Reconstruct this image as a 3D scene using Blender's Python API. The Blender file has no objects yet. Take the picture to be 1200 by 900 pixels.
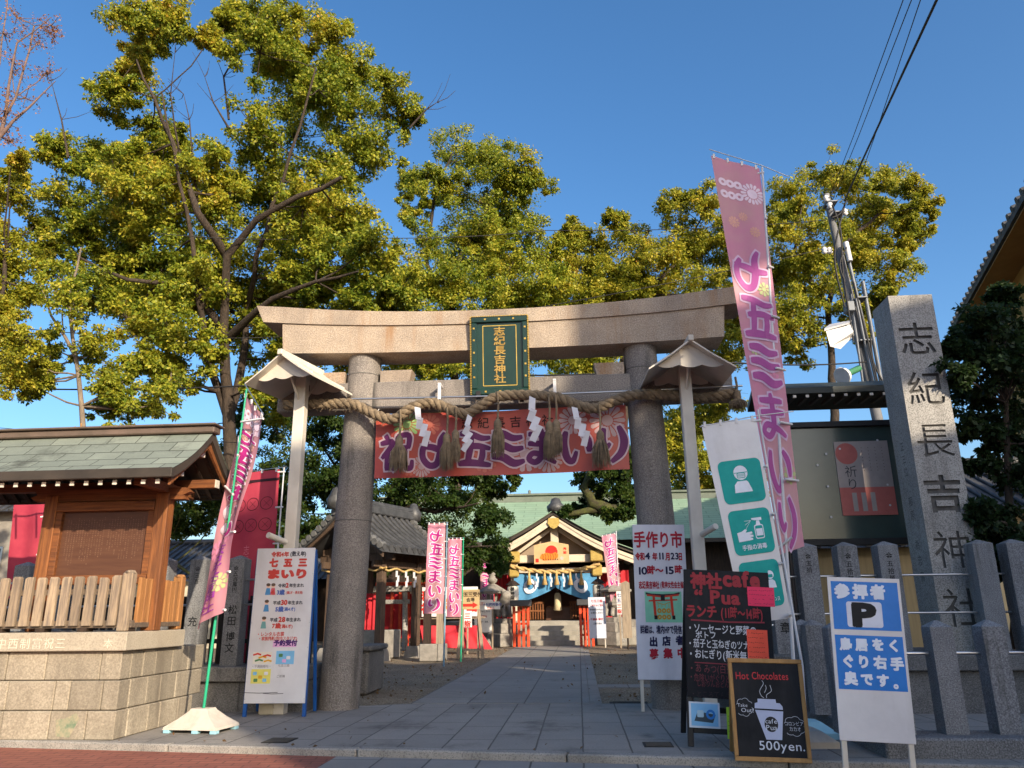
import bpy, bmesh, math, random
from math import sin, cos, pi, radians as R
from mathutils import Vector, Matrix

SC = bpy.context.scene
COL = SC.collection

# ------------------------------------------------------------------ camera, sky, sun, exposure
EYE, PITCH, ROLL, YAW, FPX = 1.15, R(16.6), R(.65), R(4.6), 901.0
cam = bpy.data.objects.new('camera', bpy.data.cameras.new('camera'))
COL.objects.link(cam); SC.camera = cam
cam.data.sensor_width = 36; cam.data.lens = 36*FPX/1200
cam.data.clip_start = .05; cam.data.clip_end = 3000
cam.matrix_world = (Matrix.Translation((0, 0, EYE)) @ Matrix.Rotation(YAW, 4, 'Z') @
                    Matrix.Rotation(pi/2+PITCH, 4, 'X') @ Matrix.Rotation(-ROLL, 4, 'Z'))
SKY_SAT = 1.22
SUN_EL, SUN_AZ = R(22.5), math.atan2(.6, -.8)        # low afternoon sun behind the viewer, a little to the right
W = bpy.data.worlds.new('World'); SC.world = W; W.use_nodes = True
nt = W.node_tree; nt.nodes.clear()
sk = nt.nodes.new('ShaderNodeTexSky'); sk.sky_type = 'NISHITA'; sk.sun_disc = False
sk.sun_elevation = SUN_EL; sk.sun_rotation = SUN_AZ
sk.air_density = 1.0; sk.dust_density = 2.4; sk.ozone_density = 3.0
bgn = nt.nodes.new('ShaderNodeBackground'); bgn.inputs[1].default_value = .15
wo = nt.nodes.new('ShaderNodeOutputWorld')
hsv = nt.nodes.new('ShaderNodeHueSaturation'); hsv.inputs['Saturation'].default_value = SKY_SAT; nt.links.new(sk.outputs[0], hsv.inputs['Color']); nt.links.new(hsv.outputs[0], bgn.inputs[0]); nt.links.new(bgn.outputs[0], wo.inputs[0])
sl = bpy.data.lights.new('sun', 'SUN'); sl.energy = 4.2; sl.angle = R(.55); sl.color = (1, .86, .66)
so = bpy.data.objects.new('sun', sl); COL.objects.link(so)
sd = Vector((sin(SUN_AZ)*cos(SUN_EL), cos(SUN_AZ)*cos(SUN_EL), sin(SUN_EL)))
so.rotation_euler = sd.to_track_quat('Z', 'Y').to_euler(); so.location = sd*60
vs = SC.view_settings
vs.view_transform = 'Standard'; vs.look = 'None'; vs.gamma = 1; vs.use_curve_mapping = False
vs.exposure = .72
SC.cycles.use_denoising = True
SC.cycles.max_bounces = 6; SC.cycles.diffuse_bounces = 3; SC.cycles.glossy_bounces = 2
SC.cycles.transmission_bounces = 4; SC.cycles.transparent_max_bounces = 4
SC.cycles.adaptive_threshold = .02; SC.cycles.caustics_reflective = SC.cycles.caustics_refractive = False

# ------------------------------------------------------------------ survey helpers: pixel of the photo -> point at a known real depth
def ray(px, py):
    a, b = (px-600)/FPX, -(py-450)/FPX
    a, b = a*cos(ROLL)+b*sin(ROLL), -a*sin(ROLL)+b*cos(ROLL)
    f, u = cos(PITCH)-b*sin(PITCH), sin(PITCH)+b*cos(PITCH)
    return Vector((a*cos(YAW)-f*sin(YAW), a*sin(YAW)+f*cos(YAW), u))
def V(px, py, Y):
    r = ray(px, py); t = Y/r.y
    return Vector((r.x*t, Y, EYE+r.z*t))
def VZ(px, py, Z=0.):
    r = ray(px, py); t = (Z-EYE)/r.z
    return Vector((r.x*t, r.y*t, Z))

# ------------------------------------------------------------------ objects
def tag(o, label=None, cat=None, group=None, kind=None):
    if label: o['label'] = label
    if cat: o['category'] = cat
    if group: o['group'] = group
    if kind: o['kind'] = kind
    return o
def thing(name, label, cat, loc=(0, 0, 0), rz=0, group=None, rx=0, ry=0):
    o = bpy.data.objects.new(name, None); COL.objects.link(o)
    o.empty_display_size = .1
    o.location = loc; o.rotation_euler = (rx, ry, rz)
    return tag(o, label, cat, group)
def copy_tree(o, parent=None):
    c = o.copy(); COL.objects.link(c)
    if parent: c.parent = parent
    for ch in list(o.children): copy_tree(ch, c)
    return c

class MB:
    """Collects polygons; build() links them as one mesh object."""
    def __init__(s, off=(0, 0, 0)):
        s.v, s.f, s.mi, s.sm = [], [], [], []; s.off = Vector(off); s.m = 0; s.M = None
    def add(s, vs_, fs, smooth=False):
        n = len(s.v)
        for p in vs_:
            p = Vector(p)
            if s.M: p = s.M @ p
            s.v.append(p-s.off)
        for f in fs:
            s.f.append([i+n for i in f]); s.mi.append(s.m); s.sm.append(smooth)
        return s
    def box(s, x0, y0, z0, x1, y1, z1, b=0, rz=0, c=None):
        if b <= 0:
            vv = [(x, y, z) for z in (z0, z1) for y in (y0, y1) for x in (x0, x1)]
            ff = [(0, 2, 3, 1), (4, 5, 7, 6), (0, 1, 5, 4), (2, 6, 7, 3), (0, 4, 6, 2), (1, 3, 7, 5)]
        else:
            bm = bmesh.new(); bmesh.ops.create_cube(bm, size=1)
            for v in bm.verts:
                v.co = Vector(((x0+x1)/2+v.co.x*(x1-x0), (y0+y1)/2+v.co.y*(y1-y0), (z0+z1)/2+v.co.z*(z1-z0)))
            bmesh.ops.bevel(bm, geom=list(bm.edges), offset=b, segments=1, affect='EDGES')
            bm.verts.index_update()
            vv = [v.co.copy() for v in bm.verts]; ff = [[v.index for v in f.verts] for f in bm.faces]; bm.free()
        if rz:
            m = Matrix.Translation(Vector(c)) @ Matrix.Rotation(rz, 4, 'Z') @ Matrix.Translation(-Vector(c))
            vv = [m @ Vector(p) for p in vv]
        return s.add(vv, ff)
    def loft(s, loops, smooth=False, caps=True, closed=True):
        n = len(loops[0]); vv = [p for l in loops for p in l]; ff = []
        for i in range(len(loops)-1):
            for j in range(n if closed else n-1):
                k = (j+1) % n
                ff.append((i*n+j, i*n+k, (i+1)*n+k, (i+1)*n+j))
        s.add(vv, ff, smooth)
        if caps:
            s.add(loops[0], [list(range(n))[::-1]]); s.add(loops[-1], [list(range(n))])
        return s
    def tube(s, pts, r, n=8, smooth=True, caps=True):
        pts = [Vector(p) for p in pts]
        rs = r if isinstance(r, (list, tuple)) else [r]*len(pts)
        t0 = (pts[1]-pts[0]).normalized()
        u = t0.cross(Vector((0, 0, 1)))
        if u.length < 1e-3: u = t0.cross(Vector((0, 1, 0)))
        u.normalize(); loops = []
        for i, p in enumerate(pts):
            t = (pts[min(i+1, len(pts)-1)]-pts[max(i-1, 0)])
            t = t.normalized() if t.length > 1e-9 else t0
            u = (u-t*u.dot(t))
            u = u.normalized() if u.length > 1e-6 else t.orthogonal().normalized()
            w = t.cross(u)
            loops.append([p+(u*cos(2*pi*k/n)+w*sin(2*pi*k/n))*rs[i] for k in range(n)])
        return s.loft(loops, smooth, caps)
    def lathe(s, prof, c=(0, 0, 0), n=16, smooth=True, caps=True):
        c = Vector(c)
        return s.loft([[c+Vector((r*cos(2*pi*k/n), r*sin(2*pi*k/n), z)) for k in range(n)] for r, z in prof], smooth, caps)
    def prism(s, poly, o, ax, up, n, t):
        o, ax, up, n = Vector(o), Vector(ax), Vector(up), Vector(n)
        a = [o+ax*x+up*z for x, z in poly]; b = [p+n*t for p in a]
        return s.loft([a, b])
    def sheet(s, fn, nu, nv, smooth=True):
        vv = [fn(i/nu, j/nv) for j in range(nv+1) for i in range(nu+1)]
        ff = [(j*(nu+1)+i, j*(nu+1)+i+1, (j+1)*(nu+1)+i+1, (j+1)*(nu+1)+i) for j in range(nv) for i in range(nu)]
        return s.add(vv, ff, smooth)
    def disc(s, x, z, r, y=-.003, r2=0, n=24, rx=None):
        rx = rx or r
        if r2 <= 0:
            return s.add([(x+rx*cos(2*pi*k/n), y, z+r*sin(2*pi*k/n)) for k in range(n)], [list(range(n))])
        vv = [(x+q*cos(2*pi*k/n), y, z+q*sin(2*pi*k/n)) for q in (r, r2) for k in range(n)]
        return s.add(vv, [(k, (k+1) % n, n+(k+1) % n, n+k) for k in range(n)])
    def rect(s, x0, z0, x1, z1, y=-.002, rad=0):
        if rad <= 0: return s.add([(x0, y, z0), (x1, y, z0), (x1, y, z1), (x0, y, z1)], [(0, 1, 2, 3)])
        p = []
        for cx, cz, a0 in ((x1-rad, z0+rad, -pi/2), (x1-rad, z1-rad, 0), (x0+rad, z1-rad, pi/2), (x0+rad, z0+rad, pi)):
            for k in range(6): p.append((cx+rad*cos(a0+k*pi/10), y, cz+rad*sin(a0+k*pi/10)))
        return s.add(p, [list(range(len(p)))])
    def stroke(s, pts, w, y=-.003):
        P = [Vector((p[0], p[1])) for p in pts]; a = []; b = []
        for i, p in enumerate(P):
            t = (P[min(i+1, len(P)-1)]-P[max(i-1, 0)]).normalized(); q = Vector((-t.y, t.x))*w/2
            a.append((p.x+q.x, y, p.y+q.y)); b.append((p.x-q.x, y, p.y-q.y))
        n = len(P)
        return s.add(a+b, [(n+i, n+i+1, i+1, i) for i in range(n-1)])
    # --- lettering
    def text(s, t, x, z, size, bold=.015, align='c', vert=False, y=-.003, sx=1., fn=None, gap=1.0, jit=0):
        b0 = min(bold, .014); ex = max(0, bold-b0)*1.15
        sh = [(0, 0)] if ex < .006 else [(0, 0), (ex, ex*.3), (-ex, -ex*.3), (ex*.3, -ex), (-ex*.3, ex), (ex*.75, ex*.75), (-ex*.75, -ex*.75), (ex*.75, -ex*.75), (-ex*.75, ex*.75)]
        G = [glyph(ch, b0, fn is not None) for ch in t]
        cur = 0 if vert else x-({'c': .5, 'l': 0, 'r': 1}[align])*sum(g[2] for g in G)*size*sx*gap
        for i, (vv, ff, adv) in enumerate(G):
            if vert: ox, oz = x-.5*size*sx*(1 if ord(t[i]) > 0x2e80 else adv), z-(i+1)*size*gap+.12*size
            else: ox, oz = cur, z+random.uniform(-jit, jit)*size; cur += adv*size*sx*gap
            for k, (dx, dz) in enumerate(sh):
                e = k*.00022
                if fn: s.add([fn(ox+(a+dx)*size*sx, oz+(b+dz)*size)-Vector((0, e, 0)) for a, b in vv], ff)
                else: s.add([(ox+(a+dx)*size*sx, y-e, oz+(b+dz)*size) for a, b in vv], ff)
        return s
    def brush(s, ch, fn, extra=0., wk=1.):
        for k, st in enumerate(BRUSH[ch]):
            P = [Vector(p) for p in st]; P = cr(P, 5); A, B = [], []
            for i, p in enumerate(P):
                t = (P[min(i+1, len(P)-1)]-P[max(i-1, 0)]); t = Vector((t.x, t.y)); t = t.normalized() if t.length > 1e-6 else Vector((1, 0))
                w_ = p.z*wk*.5*(.72 if i in (0, len(P)-1) else 1)+extra; q = Vector((-t.y, t.x))*w_; e = t*(extra if i == len(P)-1 else -extra if i == 0 else 0)
                A.append(fn(p.x+q.x+e.x, p.y+q.y+e.y)-Vector((0, k*.0003, 0))); B.append(fn(p.x-q.x+e.x, p.y-q.y+e.y)-Vector((0, k*.0003, 0)))
            n = len(P); s.add(A+B, [(n+i, n+i+1, i+1, i) for i in range(n-1)])
        return s
    def build(s, name, mats, parent=None, loc=None):
        me = bpy.data.meshes.new(name)
        me.from_pydata([tuple(v) for v in s.v], [], s.f)
        if not isinstance(mats, (list, tuple)): mats = [mats]
        for m in mats: me.materials.append(m)
        me.polygons.foreach_set('material_index', s.mi); me.polygons.foreach_set('use_smooth', s.sm)
        me.update()
        o = bpy.data.objects.new(name, me); COL.objects.link(o)
        if parent: o.parent = parent
        if loc is not None: o.location = loc
        return o

def cr(P, n):
    o = []
    for i in range(len(P)-1):
        p0, p1, p2, p3 = P[max(i-1, 0)], P[i], P[i+1], P[min(i+2, len(P)-1)]
        for j in range(n):
            t = j/n; o.append(.5*((2*p1)+(p2-p0)*t+(2*p0-5*p1+4*p2-p3)*t*t+(3*p1-p0-3*p2+p3)*t**3))
    return o+[P[-1]]
# flowing brush characters of the festival flags: strokes of (x, y, width) in a unit square
BRUSH = {
 '七': [[(.04, .62, .11), (.35, .60, .15), (.66, .50, .15), (.95, .50, .11)], [(.74, 1.0, .09), (.63, .78, .16), (.61, .45, .18), (.50, .14, .16), (.28, .10, .15), (.10, .30, .15), (.10, .56, .15), (.24, .78, .11)]],
 '五': [[(.08, .94, .12), (.4, .92, .15), (.72, .80, .14), (.97, .82, .09)], [(.42, .90, .13), (.38, .5, .16), (.30, .1, .14)], [(.20, .56, .12), (.6, .58, .15), (.97, .50, .10)], [(.74, .52, .13), (.73, .3, .15), (.66, .1, .13)], [(.03, .10, .12), (.4, .12, .17), (.98, .04, .11)]],
 '三': [[(.08, .93, .12), (.36, .92, .17), (.66, .78, .16), (.95, .80, .10)], [(.06, .62, .12), (.36, .60, .17), (.66, .47, .16), (.97, .50, .10)], [(.04, .28, .13), (.36, .26, .19), (.68, .08, .18), (1.0, .14, .10)]],
 'ま': [[(.12, .86, .11), (.45, .84, .14), (.88, .80, .10)], [(.10, .60, .11), (.45, .58, .14), (.90, .55, .10)], [(.50, 1.0, .11), (.52, .6, .16), (.48, .24, .15), (.30, .08, .14), (.12, .18, .14), (.26, .33, .13), (.6, .22, .14), (.9, .04, .09)]],
 'い': [[(.22, .90, .12), (.14, .55, .18), (.22, .16, .17), (.38, .08, .14), (.50, .34, .09)], [(.66, .86, .11), (.84, .62, .18), (.86, .30, .12)]],
 'り': [[(.24, .94, .12), (.18, .62, .17), (.26, .40, .14), (.40, .52, .08)], [(.66, 1.0, .12), (.80, .62, .19), (.70, .26, .17), (.40, .0, .10)]],
 '祝': [[(.18, 1.0, .12), (.27, .86, .11)], [(.03, .76, .12), (.42, .78, .14), (.08, .34, .11)], [(.25, .58, .14), (.25, .0, .14)], [(.56, .96, .12), (.56, .58, .13)], [(.54, .94, .12), (.90, .95, .14), (.88, .58, .12)], [(.56, .62, .11), (.88, .62, .11)], [(.64, .58, .13), (.57, .25, .14), (.40, .0, .10)], [(.79, .58, .13), (.79, .12, .14), (.96, .05, .13), (1.0, .27, .09)]]}
_fc = bpy.data.curves.new('glyph_source', 'FONT'); _fc.size = 1; _fc.resolution_u = 3
_fo = bpy.data.objects.new('glyph_source', _fc); _gc = {}
def cut_polys(vv, ff, step=.14):
    """Cut flat polygons by a grid so that they can follow a waving cloth."""
    bm = bmesh.new(); q = [bm.verts.new((a, b, 0)) for a, b in vv]
    for f in ff:
        try: bm.faces.new([q[i] for i in f])
        except ValueError: pass
    for ax in (0, 1):
        c = [p[ax] for p in vv]; n = int((max(c)-min(c))/step)
        for i in range(1, n+1):
            co = [0, 0, 0]; no = [0, 0, 0]; co[ax] = min(c)+i*step; no[ax] = 1
            bmesh.ops.bisect_plane(bm, geom=bm.verts[:]+bm.edges[:]+bm.faces[:], plane_co=co, plane_no=no)
    bm.verts.index_update(); r = ([(v.co.x, v.co.y) for v in bm.verts], [tuple(v.index for v in f.verts) for f in bm.faces]); bm.free()
    return r
def glyph(ch, bold, cut=False):
    k = (ch, bold, cut)
    if k not in _gc:
        if ch in ' \u3000': _gc[k] = ([], [], .3)
        else:
            _fc.body = ch; _fc.offset = bold
            m = _fo.to_mesh()
            vv = [(v.co.x, v.co.y) for v in m.vertices]; ff = [tuple(p.vertices) for p in m.polygons]
            adv = 1.0 if ord(ch) > 0x2e80 else (max((a for a, b in vv), default=.3)+.07)
            _fo.to_mesh_clear()
            if cut and vv: vv, ff = cut_polys(vv, ff)
            _gc[k] = (vv, ff, adv)
    return _gc[k]

# ------------------------------------------------------------------ materials
def S(h):
    h = h.lstrip('#'); c = [int(h[i:i+2], 16)/255 for i in (0, 2, 4)]
    return tuple(x/12.92 if x <= .04045 else ((x+.055)/1.055)**2.4 for x in c)
def node(t, typ, **kw):
    n = t.nodes.new(typ)
    for k, v in kw.items(): setattr(n, k, v)
    return n
def mixc(t, fac, a, b, mode='MIX'):
    n = t.nodes.new('ShaderNodeMix'); n.data_type = 'RGBA'; n.blend_type = mode
    for sock, val in ((n.inputs[0], fac), (n.inputs[6], a), (n.inputs[7], b)):
        if hasattr(val, 'is_linked'): t.links.new(val, sock)
        elif isinstance(val, (int, float)): sock.default_value = val
        else: sock.default_value = (*val, 1)
    return n.outputs[2]
def ramp(t, x, p0, p1, c0=0, c1=1):
    n = t.nodes.new('ShaderNodeMapRange'); n.clamp = True
    n.inputs[1].default_value = p0; n.inputs[2].default_value = p1
    n.inputs[3].default_value = c0; n.inputs[4].default_value = c1
    t.links.new(x, n.inputs[0]); return n.outputs[0]
def coords(t, stretch=None, rand=True):
    tc = t.nodes.new('ShaderNodeTexCoord'); out = tc.outputs['Object']
    if rand:
        oi = t.nodes.new('ShaderNodeObjectInfo'); mu = node(t, 'ShaderNodeMath', operation='MULTIPLY')
        t.links.new(oi.outputs['Random'], mu.inputs[0]); mu.inputs[1].default_value = 37.
        va = node(t, 'ShaderNodeVectorMath', operation='ADD')
        t.links.new(out, va.inputs[0]); t.links.new(mu.outputs[0], va.inputs[1]); out = va.outputs[0]
    if stretch:
        mp = t.nodes.new('ShaderNodeMapping'); mp.inputs['Scale'].default_value = stretch
        t.links.new(out, mp.inputs[0]); out = mp.outputs[0]
    return out
def noise(t, co, sc, det=5, rough=.6, out=0, dist=0):
    n = t.nodes.new('ShaderNodeTexNoise'); n.inputs['Scale'].default_value = sc
    n.inputs['Detail'].default_value = det; n.inputs['Roughness'].default_value = rough
    n.inputs['Distortion'].default_value = dist
    t.links.new(co, n.inputs['Vector']); return n.outputs[out]
def newmat(name):
    m = bpy.data.materials.new(name); m.use_nodes = True
    return m, m.node_tree, m.node_tree.nodes['Principled BSDF']
def bump(t, p, h, strength, dist=.02):
    b = t.nodes.new('ShaderNodeBump'); b.inputs['Strength'].default_value = strength
    b.inputs['Distance'].default_value = dist
    t.links.new(h, b.inputs['Height']); t.links.new(b.outputs[0], p.inputs['Normal'])
def mat(name, c, c2=None, sc=5, rough=.75, bmp=0, bsc=40, metal=0, spec=.35, stretch=None, speck=None, dirt=None, bd=.01, transl=0, island=0, streak=None):
    m, t, p = newmat(name)
    p.inputs['Roughness'].default_value = rough; p.inputs['Metallic'].default_value = metal
    p.inputs['Specular IOR Level'].default_value = spec
    co = coords(t, stretch)
    if c2 is None: c2 = tuple(x*.82 for x in c)
    col = mixc(t, ramp(t, noise(t, co, sc), .35, .65), c, c2)
    if speck:                                   # (scale, dark colour, amount, light colour)
        n1 = noise(t, coords(t), speck[0], 2, .5)
        col = mixc(t, ramp(t, n1, .5, .62, 0, speck[2]), col, speck[1])
        if len(speck) > 3:
            col = mixc(t, ramp(t, n1, .45, .34, 0, speck[2]), col, speck[3])
    if dirt:                                    # (colour, amount, scale)
        col = mixc(t, ramp(t, noise(t, coords(t, (1, 1, .35)), dirt[2], 6, .65), .5, .75, 0, dirt[1]), col, dirt[0])
    t.links.new(col, p.inputs['Base Color'])
    if streak:                                  # rain streaks running down: (colour, amount, scale)
        n1 = ramp(t, noise(t, coords(t, (1, 1, .09)), streak[2], 5, .7), .5, .68, 0, streak[1])
        n2 = node(t, 'ShaderNodeMath', operation='MULTIPLY'); t.links.new(n1, n2.inputs[0]); t.links.new(ramp(t, noise(t, coords(t), .9, 3), .4, .6), n2.inputs[1])
        col = mixc(t, n2.outputs[0], col, streak[0]); t.links.new(col, p.inputs['Base Color'])
    if island:
        ge = t.nodes.new('ShaderNodeNewGeometry'); col = mixc(t, ramp(t, ge.outputs['Random Per Island'], 0, 1, 0, island), col, tuple(x*.42 for x in c2))
        t.links.new(col, p.inputs['Base Color'])
    if bmp: bump(t, p, noise(t, coords(t, stretch), bsc, 4), bmp, bd)
    if transl:
        tr = t.nodes.new('ShaderNodeBsdfTranslucent'); t.links.new(col, tr.inputs[0])
        mx = t.nodes.new('ShaderNodeMixShader'); mx.inputs[0].default_value = transl
        t.links.new(p.outputs[0], mx.inputs[1]); t.links.new(tr.outputs[0], mx.inputs[2])
        t.links.new(mx.outputs[0], t.nodes['Material Output'].inputs[0])
    return m
_ink = {}
def ink(h, rough=.6):
    if h not in _ink:
        c = S(h); _ink[h] = mat('ink_'+h.strip('#'), c, tuple(min(1, x*1.1+.004) for x in c), 9, rough, spec=.3)
    return _ink[h]
def brickmat(name, c1, c2, mortar, bw, rh, ms, off=.5, rough=.85, nsc=3, stain=None, bmp=.4, fine=60, rot=0, squash=None, grit=.12):
    m, t, p = newmat(name); p.inputs['Roughness'].default_value = rough; p.inputs['Specular IOR Level'].default_value = .3
    tc = t.nodes.new('ShaderNodeTexCoord'); mp = t.nodes.new('ShaderNodeMapping'); mp.inputs['Rotation'].default_value = (0, 0, rot)
    t.links.new(tc.outputs['Object'], mp.inputs[0])
    b = t.nodes.new('ShaderNodeTexBrick'); b.offset = off
    for k, v in (('Scale', 1), ('Mortar Size', ms), ('Mortar Smooth', .3), ('Brick Width', bw), ('Row Height', rh), ('Bias', 0)):
        b.inputs[k].default_value = v
    b.inputs['Color1'].default_value = (*c1, 1); b.inputs['Color2'].default_value = (*c2, 1); b.inputs['Mortar'].default_value = (*mortar, 1)
    # a little wander so that the joints are not ruler-straight
    nv = noise(t, mp.outputs[0], 4, 3, out=1); va = node(t, 'ShaderNodeVectorMath', operation='MULTIPLY_ADD')
    t.links.new(nv, va.inputs[0]); va.inputs[1].default_value = (ms*1.3,)*3; t.links.new(mp.outputs[0], va.inputs[2])
    t.links.new(va.outputs[0], b.inputs['Vector'])
    col = b.outputs['Color']
    n1 = noise(t, mp.outputs[0], nsc, 7, .65)
    col = mixc(t, ramp(t, n1, .3, .7, 0, .5), col, tuple(x*.62 for x in c2))
    if stain: col = mixc(t, ramp(t, noise(t, mp.outputs[0], stain[2], 6, .7), .55, .72, 0, stain[1]), col, stain[0])
    nf = noise(t, mp.outputs[0], fine, 3)
    col = mixc(t, ramp(t, nf, .35, .7, 0, grit*2), col, tuple(x*.5 for x in c2))
    t.links.new(col, p.inputs['Base Color'])
    h = node(t, 'ShaderNodeMath', operation='MULTIPLY_ADD'); t.links.new(nf, h.inputs[0]); h.inputs[1].default_value = .25
    iv = node(t, 'ShaderNodeMath', operation='SUBTRACT'); iv.inputs[0].default_value = 1; t.links.new(b.outputs['Fac'], iv.inputs[1])
    t.links.new(iv.outputs[0], h.inputs[2]); bump(t, p, h.outputs[0], bmp, .012)
    return m

GRANITE = mat('granite_warm', (.44, .345, .25), (.34, .265, .195), 3, .8, .25, 60, speck=(70, (.13, .11, .10), .55, (.55, .48, .42)), dirt=((.16, .13, .11), .65, 1.2), streak=((.30, .16, .07), .8, 3.5))
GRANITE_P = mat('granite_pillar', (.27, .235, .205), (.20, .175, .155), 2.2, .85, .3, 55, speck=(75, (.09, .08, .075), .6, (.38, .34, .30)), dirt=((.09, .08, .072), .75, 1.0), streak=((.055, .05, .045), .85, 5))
GRANITE_G = mat('granite_grey', (.27, .27, .275), (.20, .20, .21), 4, .85, .25, 60, speck=(95, (.07, .07, .075), .6, (.40, .40, .41)), dirt=((.09, .088, .08), .7, 1.6), streak=((.07, .068, .06), .8, 9), island=.3)
GRANITE_D = mat('granite_weathered', (.20, .19, .18), (.12, .115, .11), 2.5, .9, .35, 40, speck=(70, (.05, .05, .05), .5, (.28, .27, .26)), dirt=((.05, .05, .045), .6, .9))
CARVE = mat('groove_shade_tone', (.13, .122, .112), (.09, .085, .08), 14, .95)  # groove shade put into the colour; joint rings share this dark tone
LANTERN_ST = mat('lantern_stone', (.33, .30, .26), (.22, .20, .175), 6, .9, .4, 25, dirt=((.10, .10, .08), .5, 3))
WHITE = mat('white_paint', (.72, .66, .56), (.60, .54, .45), 2, .5, .05, 20, dirt=((.36, .31, .25), .5, 1.6))
SHEET = mat('white_sheet', (.70, .69, .70), (.60, .59, .61), 2, .3, .25, 5, spec=.5, dirt=((.45, .43, .42), .5, 4), bd=.012)
CORRU = mat('white_plastic_board', (.68, .67, .71), (.58, .57, .62), 2.5, .4, .15, 5, dirt=((.42, .40, .42), .45, 4))
WOOD_O = mat('cedar_orange', (.29, .105, .03), (.13, .045, .016), 3, .62, .45, 18, stretch=(14, 14, .7), dirt=((.09, .04, .02), .5, 1.5))
WOOD_H = mat('cedar_lengthwise', (.24, .085, .026), (.11, .038, .015), 3, .62, .45, 18, stretch=(.7, 14, 14))
WOOD_B = mat('brown_board', (.115, .05, .027), (.085, .036, .02), 2, .45, .08, 12, stretch=(1, 6, 12))
WOOD_D = mat('dark_old_timber', (.05, .03, .02), (.025, .016, .012), 4, .75, .2, 20, stretch=(6, 6, .8))
WOOD_P = mat('pavilion_timber', (.12, .075, .048), (.06, .038, .026), 4, .75, .2, 20, stretch=(6, 6, .8))
PICKET = mat('picket_wood', (.50, .37, .24), (.22, .17, .13), 5, .85, .4, 22, stretch=(10, 10, .7), dirt=((.12, .10, .085), .7, 3), island=.5)
PICKET_N = mat('newer_picket_wood', (.45, .21, .07), (.30, .13, .045), 5, .7, .3, 22, stretch=(10, 10, .7), dirt=((.16, .09, .05), .4, 3), island=.3)
WOOD_GREY = mat('grey_dry_wood', (.40, .31, .22), (.24, .19, .14), 5, .85, .3, 22, stretch=(9, 9, .6))
COPPER = brickmat('copper_shingle', (.27, .30, .245), (.19, .215, .18), (.05, .05, .04), .34, .17, .007, nsc=1.5, stain=((.03, .028, .024), .95, 1.1), bmp=.6)
COPPER_EDGE = mat('roof_edge_brown', (.055, .043, .033), (.035, .028, .022), 3, .6, metal=0)
GREENROOF = brickmat('verdigris_roof', (.30, .42, .29), (.25, .37, .26), (.15, .23, .16), 1.1, .32, .02, nsc=.6, bmp=.4, grit=.05)
TILE = mat('roof_tile', (.075, .075, .078), (.04, .04, .042), 5, .5, .2, 20, spec=.5)
IVORY = mat('ivory_timber', (.66, .56, .43), (.54, .45, .34), 2, .6, dirt=((.35, .28, .2), .35, 1.3))
GOLD = mat('gilt', (.75, .50, .12), (.55, .34, .07), 5, .35, metal=.7)
BRASS = mat('gilt_paint', (.50, .36, .10), (.40, .27, .07), 8, .5, metal=.2)
GREENLAC = mat('green_lacquer', (.006, .035, .025), (.004, .024, .018), 2, .3, spec=.5)
STEEL = mat('steel', (.55, .56, .58), (.45, .46, .48), 3, .3, metal=.9)
POLE_W = mat('white_pole', (.70, .70, .72), (.6, .6, .62), 3, .4)
POLE_G = mat('green_pole', (.02, .36, .19), (.02, .30, .16), 3, .35)
POLE_B = mat('blue_pole', (.20, .33, .42), (.16, .27, .36), 3, .35)
CLIP = mat('white_clip', (.75, .73, .72), None, 5, .5)
BLUEMET = mat('blue_painted_frame', (.012, .10, .36), (.01, .075, .28), 4, .45)
BLACK = mat('black_paint', (.015, .014, .014), (.024, .022, .022), 4, .6)
BLACKBOARD = mat('blackboard', (.009, .010, .013), (.017, .018, .022), 3, .7, .04, 8, spec=.2, dirt=((.035, .035, .038), .5, 5))
PINE = mat('pine_frame', (.42, .23, .08), (.33, .17, .055), 4, .6, .1, 18, stretch=(5, 5, 1.5))
STRAW = mat('straw', (.27, .20, .125), (.15, .112, .072), 12, .95, .5, 60, dirt=((.10, .08, .06), .5, 5))
STRAW_G = mat('pale_straw', (.62, .42, .17), (.45, .29, .11), 9, .95, .4, 50)
PAPER = mat('white_paper', (.78, .77, .80), (.72, .71, .75), 3, .7, transl=.2)
PINK = mat('pink_cloth', (.68, .24, .34), (.62, .33, .33), 1.6, .7, .15, 9, transl=.18)
PINKB = mat('pink_cloth_pale', (.70, .24, .40), (.66, .36, .37), 1.1, .7, .15, 9, transl=.18)
RED_CL = mat('crimson_cloth', (.50, .055, .085), (.40, .035, .065), 2, .75, .25, 7, transl=.15)
RED_C2 = mat('red_cloth', (.62, .04, .05), (.50, .02, .035), 2, .75, .2, 8, transl=.1)
RED_P = mat('vermilion_paint', (.72, .085, .03), (.58, .06, .02), 4, .5)
ORANGE_B = mat('banner_red', (.50, .085, .05), (.42, .06, .05), 1.6, .45, .12, 6, spec=.45, transl=.1)
NOREN = mat('noren_blue', (.10, .32, .55), (.08, .26, .47), 3, .8, transl=.1)
CONC = mat('concrete', (.36, .35, .33), (.27, .26, .25), 3, .9, .2, 30)
RUBBERW = mat('weathered_white_plastic', (.62, .55, .47), (.50, .44, .37), 3, .6, .1, 14, dirt=((.28, .2, .13), .5, 3))
CYANPL = mat('pale_cyan_plastic', (.33, .58, .66), (.28, .52, .60), 3, .45)
PLASTER = mat('ochre_plaster', (.50, .30, .10), (.42, .25, .085), 1.5, .9, .15, 30)
PLASTER2 = mat('cream_plaster', (.62, .55, .42), (.53, .47, .36), 1.5, .9)
BARK = mat('bark', (.07, .05, .036), (.035, .026, .02), 5, .95, .9, 14, stretch=(3, 3, .8), bd=.03)
BARK_L = mat('pale_bark', (.24, .19, .14), (.14, .11, .085), 5, .95, .5, 20, stretch=(3, 3, .8))
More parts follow.
